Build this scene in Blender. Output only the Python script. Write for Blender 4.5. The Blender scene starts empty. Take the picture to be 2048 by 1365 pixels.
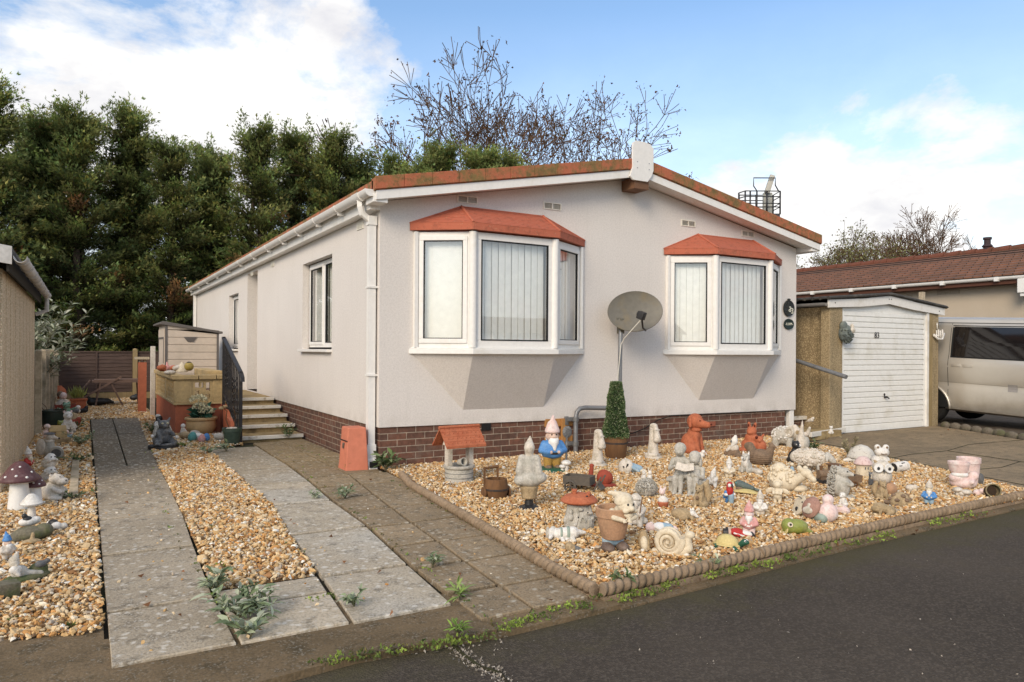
import bpy, bmesh, math, random
import numpy as np
from mathutils import Vector, Matrix, Euler, noise as mnoise
R=math.radians; PI=math.pi
sc=bpy.context.scene
col=sc.collection
# ------------------------------------------------------------------ camera
F=1456.; CX=1024.; HY=700.5; ROLL=R(0.36); YAW=R(30.45); CAM=(-2.8209,-7.7022,1.32)
ca,sa=math.cos(YAW),math.sin(YAW); cr,sr=math.cos(ROLL),math.sin(ROLL)
def ray(px,py):
    u=px-CX; v=py-HY
    x=(u*cr+v*sr)/F; y=(-u*sr+v*cr)/F
    return Vector((x*ca+sa,-x*sa+ca,-y))
def at(px,py,z=0.):
    "point of the horizontal plane z that the photograph shows at this pixel"
    d=ray(px,py); t=(z-CAM[2])/d[2]
    return Vector((CAM[0]+d[0]*t,CAM[1]+d[1]*t,z))
def ppm(p):
    "photo pixels per metre at a point"
    return F/((p[0]-CAM[0])*sa+(p[1]-CAM[1])*ca)
cd=bpy.data.cameras.new('camera'); cam=bpy.data.objects.new('camera',cd); col.objects.link(cam)
Rv=Vector((ca,-sa,0)); Fv=Vector((sa,ca,0)); Uv=Vector((0,0,1))
X=Rv*cr+Uv*sr; Y=-Rv*sr+Uv*cr; Z=-Fv
m=Matrix((X,Y,Z)).transposed().to_4x4(); m.translation=Vector(CAM); cam.matrix_world=m
cd.sensor_width=36; cd.lens=F/2048*36; cd.shift_y=(HY-682.5)/2048; cd.clip_end=3000; cd.clip_start=.05
sc.camera=cam
# ------------------------------------------------------------------ materials
MATS={}
def nm(name):
    m=bpy.data.materials.new(name); m.use_nodes=True
    nt=m.node_tree; b=nt.nodes['Principled BSDF']
    return m,nt,b
class N:
    "tiny node-graph helper"
    def __init__(s,nt): s.nt=nt
    def n(s,t,**k):
        o=s.nt.nodes.new(t)
        for a,v in k.items():
            if a=='inp':
                for i,x in v.items():
                    if isinstance(x,bpy.types.NodeSocket): s.nt.links.new(x,o.inputs[i])
                    else: o.inputs[i].default_value=x
            else: setattr(o,a,v)
        return o
    def link(s,a,b): s.nt.links.new(a,b)
    def noise(s,vec,scale,detail=4,rough=.6,dist=0):
        return s.n('ShaderNodeTexNoise',inp={'Vector':vec,'Scale':scale,'Detail':detail,'Roughness':rough,'Distortion':dist}).outputs[0]
    def ramp(s,f,stops,interp='LINEAR'):
        r=s.n('ShaderNodeValToRGB',inp={0:f}); e=r.color_ramp; e.interpolation=interp
        while len(e.elements)<len(stops): e.elements.new(.5)
        for el,(p,c) in zip(e.elements,stops):
            el.position=p; el.color=(c,c,c,1) if isinstance(c,(int,float)) else (*c[:3],1)
        return r.outputs[0]
    def mix(s,f,a,b,mode='MIX'):
        o=s.n('ShaderNodeMix',data_type='RGBA',blend_type=mode)
        for i,x in ((0,f),(6,a),(7,b)):
            if isinstance(x,bpy.types.NodeSocket): s.nt.links.new(x,o.inputs[i])
            elif i==0: o.inputs[0].default_value=x
            else: o.inputs[i].default_value=(*x[:3],1)
        return o.outputs[2]
    def math(s,op,a,b=0.,c=0.,clamp=False):
        o=s.n('ShaderNodeMath',operation=op,use_clamp=clamp)
        for i,x in enumerate((a,b,c)):
            if isinstance(x,bpy.types.NodeSocket): s.nt.links.new(x,o.inputs[i])
            else: o.inputs[i].default_value=x
        return o.outputs[0]
    def bump(s,h,strength,dist=.01):
        return s.n('ShaderNodeBump',inp={'Height':h,'Strength':strength,'Distance':dist}).outputs[0]
def tex(nt,which='Object'):
    return nt.nodes.new('ShaderNodeTexCoord').outputs[which]
def geo(nt): return nt.nodes.new('ShaderNodeNewGeometry')
def M(name,c,rough=.8,var=.2,scale=6.,c2=None,amt2=.5,bump=.0,bscale=60.,metal=0.,spec=.3,grime_shade=None,ao_amt=.75):
    "general weathered surface: base colour, blotches of c2, fine variation, AO-like shade painted into the hollows, random dirt patches"
    if name in MATS: return MATS[name]
    m,nt,b=nm(name); g=N(nt); v=tex(nt)
    n1=g.noise(v,scale,5,.65); n2=g.noise(v,scale*7,3,.6)
    lo=tuple(x*(1-var) for x in c); hi=tuple(min(1,x*(1+var*.6)) for x in c)
    k=g.mix(g.ramp(n2,[(.3,0),(.7,1)]),lo,hi)
    if c2: k=g.mix(g.ramp(n1,[(.62-amt2*.3,0),(.78-amt2*.2,1)]),k,c2)
    if grime_shade:
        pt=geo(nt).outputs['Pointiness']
        k=g.mix(g.math('MULTIPLY',g.ramp(pt,[(.42,1),(.5,0)]),ao_amt),k,grime_shade)  # crevices darkened in the base colour, imitating occlusion shade
    if grime_shade:
        n3=g.noise(v,scale*2.3,6,.72,.4)
        k=g.mix(g.math('MULTIPLY',g.ramp(n3,[(.50,0),(.70,1)]),.42),k,tuple(x*.8 for x in grime_shade))
    g.link(k,b.inputs['Base Color'])
    b.inputs['Roughness'].default_value=rough; b.inputs['Metallic'].default_value=metal
    b.inputs['Specular IOR Level'].default_value=spec
    if bump: g.link(g.bump(g.noise(v,bscale,3,.6),bump),b.inputs['Normal'])
    MATS[name]=m; return m
# ------------------------------------------------------------------ meshes
def rotm(rot): return Euler([R(a) for a in rot]).to_matrix().to_4x4()
class MB:
    def __init__(s): s.bm=bmesh.new()
    def box(s,c,d,rot=(0,0,0),bev=0,taper=1.):
        r=bmesh.ops.create_cube(s.bm,size=1.); vs=r['verts']
        for v in vs:
            k=taper if v.co.z>0 else 1.
            v.co=Vector((v.co.x*d[0]*k,v.co.y*d[1]*k,v.co.z*d[2]))
        if bev:
            es=list({e for v in vs for e in v.link_edges})
            rb=bmesh.ops.bevel(s.bm,geom=es,offset=bev,segments=2,affect='EDGES',profile=.6)
            vs=list({v for f in rb['faces'] for v in f.verts}|{v for v in vs if v.is_valid})
        bmesh.ops.transform(s.bm,matrix=Matrix.Translation(c)@rotm(rot),verts=vs); return s
    def bx(s,x0,x1,y0,y1,z0,z1,bev=0):
        return s.box(((x0+x1)/2,(y0+y1)/2,(z0+z1)/2),(x1-x0,y1-y0,z1-z0),bev=bev)
    def ell(s,c,r,rot=(0,0,0),u=14,v=9):
        if isinstance(r,(int,float)): r=(r,r,r)
        mt=Matrix.Translation(c)@rotm(rot)@Matrix.Diagonal((*r,1)); bm=s.bm; nv=bm.verts.new
        top=nv(mt@Vector((0,0,1))); bot=nv(mt@Vector((0,0,-1))); rg=[]
        for i in range(1,v):
            a=PI*i/v; rg.append([nv(mt@Vector((math.sin(a)*math.cos(2*PI*k/u),math.sin(a)*math.sin(2*PI*k/u),math.cos(a)))) for k in range(u)])
        nf=bm.faces.new
        for k in range(u):
            nf((top,rg[0][k],rg[0][(k+1)%u])); nf((bot,rg[-1][(k+1)%u],rg[-1][k]))
        for A,B in zip(rg,rg[1:]):
            for k in range(u): nf((A[k],B[k],B[(k+1)%u],A[(k+1)%u]))
        return s
    def cone(s,p0,p1,r0,r1,seg=14,caps=True):
        p0,p1=Vector(p0),Vector(p1); d=p1-p0
        q=d.to_track_quat('Z','Y').to_matrix(); bm=s.bm; a_=[q@Vector((math.cos(2*PI*k/seg),math.sin(2*PI*k/seg),0)) for k in range(seg)]
        A=[bm.verts.new(p0+v*max(r0,1e-5)) for v in a_]; B=[bm.verts.new(p1+v*max(r1,1e-5)) for v in a_]
        for k in range(seg): bm.faces.new((A[k],A[(k+1)%seg],B[(k+1)%seg],B[k]))
        if caps: bm.faces.new(list(reversed(A))); bm.faces.new(B)
        return s
    def cap(s,p0,p1,r0,r1,seg=12):
        s.cone(p0,p1,r0,r1,seg,False); s.ell(p0,r0,u=seg,v=8); s.ell(p1,r1,u=seg,v=8); return s
    def tube(s,pts,r,seg=8,caps=True,closed=False):
        pts=[Vector(p) for p in pts]; n=len(pts)
        rs=r if isinstance(r,(list,tuple)) else [r]*n
        rings=[]; up=None
        for i,p in enumerate(pts):
            a=pts[i-1] if i>0 or closed else pts[i]; b=pts[(i+1)%n] if i<n-1 or closed else pts[i]
            t=(b-a).normalized()
            if up is None: up=t.orthogonal().normalized()
            up=(up-t*up.dot(t)); up=up.normalized() if up.length>1e-6 else t.orthogonal().normalized()
            w=t.cross(up)
            rings.append([s.bm.verts.new(p+(up*math.cos(2*PI*k/seg)+w*math.sin(2*PI*k/seg))*rs[i]) for k in range(seg)])
        for i in range(n if closed else n-1):
            A,B=rings[i],rings[(i+1)%n]
            for k in range(seg): s.bm.faces.new((A[k],A[(k+1)%seg],B[(k+1)%seg],B[k]))
        if caps and not closed:
            s.bm.faces.new(list(reversed(rings[0]))); s.bm.faces.new(rings[-1])
        return s
    def lathe(s,prof,c=(0,0,0),rot=(0,0,0),seg=24,sx=1.,sy=1.):
        mt=Matrix.Translation(c)@rotm(rot); rings=[]
        for (r,z) in prof:
            rings.append([s.bm.verts.new(mt@Vector((max(r,1e-4)*sx*math.cos(2*PI*k/seg),max(r,1e-4)*sy*math.sin(2*PI*k/seg),z))) for k in range(seg)])
        for A,B in zip(rings,rings[1:]):
            for k in range(seg): s.bm.faces.new((A[k],A[(k+1)%seg],B[(k+1)%seg],B[k]))
        s.bm.faces.new(list(reversed(rings[0]))); s.bm.faces.new(rings[-1]); return s
    def poly(s,pts):
        s.bm.faces.new([s.bm.verts.new(p) for p in pts]); return s
    def ext(s,pts,vec):
        vec=Vector(vec); A=[s.bm.verts.new(p) for p in pts]; B=[s.bm.verts.new(Vector(p)+vec) for p in pts]
        s.bm.faces.new(list(reversed(A))); s.bm.faces.new(B); n=len(A)
        for i in range(n): s.bm.faces.new((A[i],A[(i+1)%n],B[(i+1)%n],B[i]))
        return s
    def build(s,name,mat,parent=None,smooth=True,ang=38,vox=None,bevel=None,sm=0,dec=None,disp=None,norm=True):
        if norm: bmesh.ops.recalc_face_normals(s.bm,faces=s.bm.faces)
        me=bpy.data.meshes.new(name); 
        uvl=s.bm.loops.layers.uv.new('UV')
        for f in s.bm.faces:
            n=f.normal; ax=max(range(3),key=lambda i:abs(n[i]))
            for l in f.loops:
                c=l.vert.co; l[uvl].uv=(c.y,c.z) if ax==0 else ((c.x,c.z) if ax==1 else (c.x,c.y))
        s.bm.to_mesh(me); s.bm.free()
        if smooth:
            me.polygons.foreach_set('use_smooth',[True]*len(me.polygons))
            if ang<180: me.set_sharp_from_angle(angle=R(ang))
        o=bpy.data.objects.new(name,me); col.objects.link(o); me.materials.append(mat)
        if parent: o.parent=parent
        if vox:
            md=o.modifiers.new('blend','REMESH'); md.mode='VOXEL'; md.voxel_size=vox; md.use_smooth_shade=True
            md=o.modifiers.new('soften','SMOOTH'); md.factor=.5; md.iterations=2+sm
        if bevel:
            md=o.modifiers.new('bevel','BEVEL'); md.width=bevel; md.segments=2; md.limit_method='ANGLE'; md.angle_limit=R(40)
        return o
def T(name,label,cat,loc=(0,0,0),rz=0.,group=None):
    o=bpy.data.objects.new(name,None); o.empty_display_size=.1; col.objects.link(o)
    o.location=loc; o.rotation_euler=(0,0,rz); return tag(o,label,cat,group)
def tag(o,label,cat,group=None,kind=None):
    if label: o['label']=label
    if cat: o['category']=cat
    if group: o['group']=group
    if kind: o['kind']=kind
    return o
def struct(o,label=None): o['kind']='structure'; 
def copy_thing(src,loc,rz,label,group=None,scale=None):
    c=src.copy(); col.objects.link(c); c.location=loc; c.rotation_euler=(0,0,rz); c['label']=label
    if group: c['group']=group
    if scale: c.scale=scale
    for ch in src.children:
        d=ch.copy(); col.objects.link(d); d.parent=c
        for gch in ch.children:
            e=gch.copy(); col.objects.link(e); e.parent=d
    return c
def npmesh(name,V,Fc,mat,cols=None,parent=None,smooth=False):
    "mesh from numpy vertices and same-sided faces, with a colour per vertex"
    me=bpy.data.meshes.new(name); nv=len(V); nf,k=Fc.shape
    me.vertices.add(nv); me.vertices.foreach_set('co',np.asarray(V,np.float32).ravel())
    me.loops.add(nf*k); me.loops.foreach_set('vertex_index',Fc.astype(np.int32).ravel())
    me.polygons.add(nf); me.polygons.foreach_set('loop_start',np.arange(0,nf*k,k,dtype=np.int32))
    me.polygons.foreach_set('use_smooth',np.full(nf,smooth))
    me.update(calc_edges=True)
    if cols is not None:
        a=me.color_attributes.new('tint','FLOAT_COLOR','POINT')
        c=np.ones((nv,4),np.float32); c[:,:3]=cols; a.data.foreach_set('color',c.ravel())
    me.materials.append(mat)
    o=bpy.data.objects.new(name,me); col.objects.link(o)
    if parent: o.parent=parent
    return o
def mat_tint(name,rough=.8,trans=0.,spec=.3,bump=0,mult=1.):
    if name in MATS: return MATS[name]
    m,nt,b=nm(name); g=N(nt)
    a=g.n('ShaderNodeVertexColor',layer_name='tint').outputs[0]
    k=g.mix(g.noise(tex(nt),35,3),a,(0,0,0),'MULTIPLY') if 0 else a
    g.link(k,b.inputs['Base Color']); b.inputs['Roughness'].default_value=rough; b.inputs['Specular IOR Level'].default_value=spec
    if bump: g.link(g.bump(g.noise(tex(nt),90,3),bump),b.inputs['Normal'])
    if trans:
        t=g.n('ShaderNodeBsdfTranslucent',inp={'Color':k}); mx=g.n('ShaderNodeMixShader',inp={0:trans,1:b.outputs[0],2:t.outputs[0]})
        g.link(mx.outputs[0],nt.nodes['Material Output'].inputs[0])
    MATS[name]=m; return m
# ------------------------------------------------------------------ sky and light
W=bpy.data.worlds.new('World'); sc.world=W; W.use_nodes=True
nt=W.node_tree; nt.nodes.clear(); g=N(nt)
SUN_EL=R(30); SUN_AZ=R(234)      # compass bearing the light comes from (0 = +Y, clockwise)
sky=g.n('ShaderNodeTexSky',sky_type='NISHITA'); sky.sun_disc=False; sky.sun_elevation=SUN_EL; sky.sun_rotation=SUN_AZ
sky.air_density=1.0; sky.dust_density=.6; sky.ozone_density=1.6
d=tex(nt,'Generated')
st=g.n('ShaderNodeMapping',inp={'Vector':d,'Scale':(1,1,1.9)}).outputs[0]
n1=g.noise(st,3.1,9,.62,.25); n2=g.noise(st,9.,6,.6,.2)
cov=g.math('ADD',g.math('ADD',g.math('MULTIPLY',n1,1.25),g.math('MULTIPLY',n2,.35)),-.30)
nrm=g.n('ShaderNodeVectorMath',operation='NORMALIZE',inp={0:d}).outputs[0]
def blob(px,py,inner,outer,amt):
    global cov
    v=ray(px,py).normalized()
    dt=g.n('ShaderNodeVectorMath',operation='DOT_PRODUCT',inp={0:nrm,1:v}).outputs['Value']
    mr=g.n('ShaderNodeMapRange',interpolation_type='SMOOTHSTEP',inp={0:dt,1:math.cos(R(outer)),2:math.cos(R(inner)),3:0.,4:amt}).outputs[0]
    cov=g.math('ADD',cov,mr)
for b in [(150,200,4,17,.13),(430,100,3,14,.14),(660,200,2,12,.08),(800,330,2,10,.08),(60,-10,2,9,-.16),(330,-40,1,7,-.08),
          (1150,90,6,20,-.24),(800,-10,2,12,-.12),(1560,120,4,14,-.16),(1980,90,3,12,-.16),(1400,-200,8,25,-.15),
          (1800,125,1,5.5,.22),(1500,330,3,12,.07),(1700,300,3,12,.19),(1960,400,3,10,.17),(1600,400,3,10,.07),(1300,320,3,10,.10),(880,120,1,6,.10),(720,90,1,6,.08)]:
    blob(*b)
mask=g.ramp(cov,[(.44,0),(.53,.55),(.63,1)])
shade=g.ramp(g.noise(st,5.5,6,.6,.1),[(.3,(.43,.43,.465)),(.5,(.585,.58,.575)),(.68,(.77,.755,.73))])
hz=g.n('ShaderNodeSeparateXYZ',inp={0:nrm}).outputs[2]
mask=g.math('MAXIMUM',mask,g.ramp(hz,[(.0,.88),(.14,.50),(.28,.22),(.42,0.)]))
bg1=g.n('ShaderNodeBackground',inp={0:g.mix(1.,sky.outputs[0],(1.42,1.50,1.52),'MULTIPLY'),1:.15})
bg2=g.n('ShaderNodeBackground',inp={0:shade,1:1.78})
mx=g.n('ShaderNodeMixShader',inp={0:mask,1:bg1.outputs[0],2:bg2.outputs[0]})
out=g.n('ShaderNodeOutputWorld'); g.link(mx.outputs[0],out.inputs[0])
L=bpy.data.lights.new('sun','SUN'); L.energy=2.6; L.angle=R(26); L.color=(1,.84,.64)
so=bpy.data.objects.new('sun',L); col.objects.link(so); so.location=(-10,-15,20)
dv=Vector((math.sin(SUN_AZ)*math.cos(SUN_EL),math.cos(SUN_AZ)*math.cos(SUN_EL),math.sin(SUN_EL)))
so.rotation_euler=dv.to_track_quat('Z','Y').to_euler()
sc.view_settings.view_transform='Standard'; sc.view_settings.look='None'; sc.view_settings.exposure=0
sc.render.film_transparent=False
try: sc.cycles.use_denoising=True
except Exception: pass
sc.cycles.max_bounces=6; sc.cycles.diffuse_bounces=3; sc.cycles.glossy_bounces=3; sc.cycles.transmission_bounces=4; sc.cycles.transparent_max_bounces=8
# ------------------------------------------------------------------ special surface materials
def mat_stucco(name,c,c2):
    m,nt,b=nm(name); g=N(nt); v=tex(nt)
    big=g.noise(v,.7,5,.6); fine=g.noise(v,110,2,.5)
    k=g.mix(g.ramp(big,[(.35,0),(.7,1)]),c,c2)
    k=g.mix(g.ramp(g.noise(v,42,3,.7),[(.38,.16),(.58,0)]),k,(.36,.32,.28))
    st=g.n('ShaderNodeMapping',inp={'Vector':v,'Scale':(6,6,.5)}).outputs[0]
    k=g.mix(g.math('MULTIPLY',g.ramp(g.noise(st,1.6,4,.7),[(.52,0),(.75,1)]),.08),k,(.30,.27,.22))
    k=g.mix(g.ramp(fine,[(.35,.16),(.6,0)]),k,(.25,.22,.2))
    zz=g.n('ShaderNodeSeparateXYZ',inp={0:v}).outputs[2]
    k=g.mix(g.math('MULTIPLY',g.ramp(zz,[(.0,0),(.42,1),(.60,0),(1,0)]),g.ramp(g.noise(v,4,4),[(.4,0),(.7,.35)])),k,(.25,.22,.16))
    g.link(k,b.inputs['Base Color']); b.inputs['Roughness'].default_value=.95; b.inputs['Specular IOR Level'].default_value=.15
    g.link(g.bump(g.noise(v,140,3,.65),.55,.006),b.inputs['Normal']); return m
def mat_brick(name):
    m,nt,b=nm(name); g=N(nt); uv=tex(nt,'UV'); v=tex(nt)
    br=g.n('ShaderNodeTexBrick',inp={'Vector':uv,'Color1':(.165,.075,.048,1),'Color2':(.105,.056,.040,1),'Mortar':(.36,.29,.22,1),'Scale':1.,'Mortar Size':.005,'Mortar Smooth':.2,'Bias':-.1,'Brick Width':.225,'Row Height':.075})
    br.offset=.5
    n=g.noise(v,18,5,.65)
    k=g.mix(.55,br.outputs[0],g.ramp(n,[(.3,(.35,.3,.28)),(.55,(1,1,1)),(.75,(1.6,1.25,1.1))]),'MULTIPLY')
    k=g.mix(g.math('MULTIPLY',g.ramp(g.noise(v,3.5,5,.7),[(.55,0),(.72,1)]),.5),k,(.19,.16,.13))
    g.link(k,b.inputs['Base Color']); b.inputs['Roughness'].default_value=.9
    h=g.math('ADD',g.math('MULTIPLY',br.outputs[1],-1.),g.math('MULTIPLY',n,.25))
    g.link(g.bump(h,.6,.012),b.inputs['Normal']); return m
def mat_slab(name,c,c2,lich=(.62,.56,.46),amt=.5,big=(.05,.045,.03),pale=None,paleamt=0.,far=None):
    "concrete flags: worn aggregate, dark algae, white lichen spots"
    m,nt,b=nm(name); g=N(nt); v=tex(nt)
    isl=geo(nt).outputs['Random Per Island']
    vo=g.n('ShaderNodeVectorMath',operation='ADD',inp={0:v,1:g.n('ShaderNodeCombineXYZ',inp={0:g.math('MULTIPLY',isl,37.),1:g.math('MULTIPLY',isl,19.)}).outputs[0]}).outputs[0]
    n1=g.noise(vo,1.6,5,.65); n2=g.noise(vo,9,5,.7); n3=g.noise(vo,70,3,.6)
    k=g.mix(g.ramp(n1,[(.32,0),(.66,1)]),c,c2)
    k=g.mix(g.math('MULTIPLY',g.ramp(isl,[(0,0),(1,1)]),.55),k,tuple(x*.6 for x in c))
    if pale: k=g.mix(g.math('MULTIPLY',g.ramp(g.noise(vo,.9,3,.5),[(.5,0),(.6,1)]),paleamt),k,pale)
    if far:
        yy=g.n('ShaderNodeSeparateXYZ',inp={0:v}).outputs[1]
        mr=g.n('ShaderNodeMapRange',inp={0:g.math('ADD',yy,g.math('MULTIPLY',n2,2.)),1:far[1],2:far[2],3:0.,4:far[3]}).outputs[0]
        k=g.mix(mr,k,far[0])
    k=g.mix(g.math('MULTIPLY',g.ramp(n2,[(.5,0),(.68,1)]),.65),k,big)
    k=g.mix(g.ramp(n3,[(.3,.45),(.55,0)]),k,(.04,.035,.025))
    wob=g.n('ShaderNodeTexNoise',inp={'Vector':vo,'Scale':22.,'Detail':3.}).outputs[1]
    vw=g.n('ShaderNodeVectorMath',operation='MULTIPLY_ADD',inp={0:wob,1:(.055,.055,.055),2:vo}).outputs[0]
    vd=g.n('ShaderNodeTexVoronoi',inp={'Vector':vw,'Scale':19.,'Randomness':1.}); 
    rnd=g.n('ShaderNodeSeparateColor',inp={0:vd.outputs['Color']}).outputs[0]
    spot=g.math('MULTIPLY',g.ramp(g.math('ADD',vd.outputs['Distance'],g.math('MULTIPLY',n3,.25)),[(.30,1),(.50,0)]),g.ramp(g.math('ADD',rnd,g.math('MULTIPLY',n2,.8)),[(1.25-amt,0),(1.3-amt,1)]))
    k=g.mix(g.math('MULTIPLY',spot,.62),k,lich)
    vs=g.n('ShaderNodeTexVoronoi',inp={'Vector':vw,'Scale':62.,'Randomness':1.})
    sp2=g.math('MULTIPLY',g.ramp(vs.outputs['Distance'],[(.2,1),(.42,0)]),g.ramp(n2,[(.40,0),(.62,.75*amt+.2)]))
    k=g.mix(sp2,k,tuple(x*.85 for x in lich))
    g.link(k,b.inputs['Base Color']); b.inputs['Roughness'].default_value=.92; b.inputs['Specular IOR Level'].default_value=.2
    g.link(g.bump(g.math('ADD',n3,g.math('MULTIPLY',n2,.6)),.5,.008),b.inputs['Normal']); return m
def mat_asphalt():
    m,nt,b=nm('asphalt'); g=N(nt); v=tex(nt)
    n1=g.noise(v,.55,5,.6); n2=g.noise(v,4,6,.7); n3=g.noise(v,160,2,.6)
    k=g.mix(g.ramp(n1,[(.35,0),(.7,1)]),(.056,.046,.037),(.086,.070,.055))
    vd=g.n('ShaderNodeTexVoronoi',inp={'Vector':v,'Scale':95.})
    rnd=g.n('ShaderNodeSeparateColor',inp={0:vd.outputs['Color']}).outputs[0]
    k=g.mix(g.math('MULTIPLY',g.ramp(rnd,[(.45,0),(1.,1)]),.75),k,(.125,.102,.08))
    k=g.mix(g.math('MULTIPLY',g.ramp(n2,[(.52,0),(.72,1)]),.45),k,(.095,.076,.054))
    yy=g.n('ShaderNodeSeparateXYZ',inp={0:v}).outputs[1]
    k=g.mix(g.math('MULTIPLY',g.ramp(g.math('ADD',yy,g.math('MULTIPLY',n2,1.0)),[(0.,0),(.0,0)]) ,0.),k,(0,0,0))
    mr=g.n('ShaderNodeMapRange',inp={0:g.math('ADD',yy,g.math('MULTIPLY',n2,1.1)),1:-4.45,2:-3.9,3:0.,4:1.}).outputs[0]
    k=g.mix(g.math('MULTIPLY',mr,.75,clamp=True),k,(.085,.075,.035))
    g.link(k,b.inputs['Base Color']); b.inputs['Roughness'].default_value=.95; b.inputs['Specular IOR Level'].default_value=.1
    g.link(g.bump(g.math('ADD',vd.outputs['Distance'],n3),.8,.006),b.inputs['Normal']); return m
def mat_pebble(name,c,dark,scale=90.,stain=(.10,.06,.03)):
    m,nt,b=nm(name); g=N(nt); v=tex(nt)
    vd=g.n('ShaderNodeTexVoronoi',inp={'Vector':v,'Scale':scale})
    rnd=g.n('ShaderNodeSeparateColor',inp={0:vd.outputs['Color']}).outputs[0]
    k=g.mix(g.ramp(rnd,[(0,0),(.55,.55),(1,1)]),dark,c)
    k=g.mix(g.ramp(vd.outputs['Distance'],[(.25,0),(.62,.6)]),k,tuple(x*.45 for x in dark))
    st=g.n('ShaderNodeMapping',inp={'Vector':v,'Scale':(2.5,2.5,.35)}).outputs[0]
    k=g.mix(g.math('MULTIPLY',g.ramp(g.noise(st,2.,5,.7),[(.48,0),(.72,1)]),.6),k,stain)
    g.link(k,b.inputs['Base Color']); b.inputs['Roughness'].default_value=.95
    g.link(g.bump(vd.outputs['Distance'],-.8,.012),b.inputs['Normal']); return m
def mat_mossy(name,c,moss=(.10,.085,.03),dark=(.05,.035,.02),edge=.5):
    "painted or tiled trim with moss and soot settled on it"
    m,nt,b=nm(name); g=N(nt); v=tex(nt)
    n1=g.noise(v,3.2,6,.72,.3); n2=g.noise(v,16,5,.7)
    k=g.mix(g.ramp(g.math('ADD',g.math('MULTIPLY',n1,.7),g.math('MULTIPLY',n2,.3)),[(.58-edge*.14,0),(.66-edge*.08,1)]),c,moss)
    k=g.mix(g.math('MULTIPLY',g.ramp(n2,[(.5,0),(.7,1)]),.7),k,dark)
    k=g.mix(g.ramp(g.noise(v,60,3),[(.62,0),(.7,.5)]),k,(.4,.36,.22))
    g.link(k,b.inputs['Base Color']); b.inputs['Roughness'].default_value=.9
    g.link(g.bump(n2,.4,.01),b.inputs['Normal']); return m
def mat_wood(name,c,c2,axis=(1,12,12),rough=.8):
    m,nt,b=nm(name); g=N(nt); v=g.n('ShaderNodeMapping',inp={'Vector':tex(nt),'Scale':axis}).outputs[0]
    n1=g.noise(v,2.5,6,.7,.4); n2=g.noise(tex(nt),3,4)
    k=g.mix(g.ramp(n1,[(.3,0),(.7,1)]),c,c2); k=g.mix(g.math('MULTIPLY',g.ramp(n2,[(.45,0),(.75,1)]),.4),k,tuple(x*.5 for x in c))
    g.link(k,b.inputs['Base Color']); b.inputs['Roughness'].default_value=rough; g.link(g.bump(n1,.35,.006),b.inputs['Normal']); return m
def mat_glass():
    m,nt,b=nm('window_glass'); g=N(nt)
    lw=g.n('ShaderNodeLayerWeight',inp={0:.5}).outputs['Facing']
    f=g.math('ADD',g.math('MULTIPLY',g.math('POWER',lw,3.),.75),.16,clamp=True)
    t=g.n('ShaderNodeBsdfTransparent',inp={0:(.97,.98,.97,1)}); gl=g.n('ShaderNodeBsdfGlossy',inp={0:(.95,.97,1,1),1:.015})
    mx=g.n('ShaderNodeMixShader',inp={0:f,1:t.outputs[0],2:gl.outputs[0]}); g.link(mx.outputs[0],nt.nodes['Material Output'].inputs[0]); return m
STUCCO=mat_stucco('house_render',(.74,.69,.64),(.79,.74,.69)); BRICK=mat_brick('brown_brick'); GLASS=mat_glass()
WHITE=M('white_upvc',(.80,.775,.73),.45,.05,3,(.70,.66,.58),.2,spec=.4)
REDROOF=mat_mossy('red_ribbed_roof',(.46,.128,.07),(.36,.10,.055),(.24,.075,.042),.0)
REDTRIM=mat_mossy('mossy_red_edge',(.42,.125,.06),(.20,.135,.045),(.11,.065,.03),1.0)
BLIND=M('blind_fabric',(.88,.87,.82),.8,.06,2)
DARK=M('dark_gap',(.012,.012,.012),.7,.1)
# ------------------------------------------------------------------ ground
GROUND=M('bare_earth',(.085,.06,.035),1.,.4,1.2,(.06,.065,.025),.5,bump=.6,bscale=20)
o=MB().poly([(-400,-400,-.09),(400,-400,-.09),(400,400,-.09),(-400,400,-.09)]).build('ground',GROUND,smooth=False); struct(o)
ASPH=mat_asphalt()
o=MB().poly([(-120,-13,-.055),(120,-13,-.055),(120,-4.2,-.055),(-120,-4.2,-.055)]).build('road',ASPH,smooth=False); struct(o)
VERGE=mat_slab('mossy_concrete',(.25,.175,.10),(.12,.085,.045),(.52,.48,.40),.19,(.035,.03,.016))
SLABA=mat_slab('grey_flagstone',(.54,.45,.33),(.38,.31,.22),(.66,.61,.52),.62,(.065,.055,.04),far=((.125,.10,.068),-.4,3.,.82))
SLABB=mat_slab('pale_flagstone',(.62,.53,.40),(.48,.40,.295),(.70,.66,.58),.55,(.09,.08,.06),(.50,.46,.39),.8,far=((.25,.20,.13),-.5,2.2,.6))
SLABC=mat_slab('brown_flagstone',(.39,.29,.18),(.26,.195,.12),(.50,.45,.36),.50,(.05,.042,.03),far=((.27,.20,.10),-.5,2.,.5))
random.seed(5)
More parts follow.
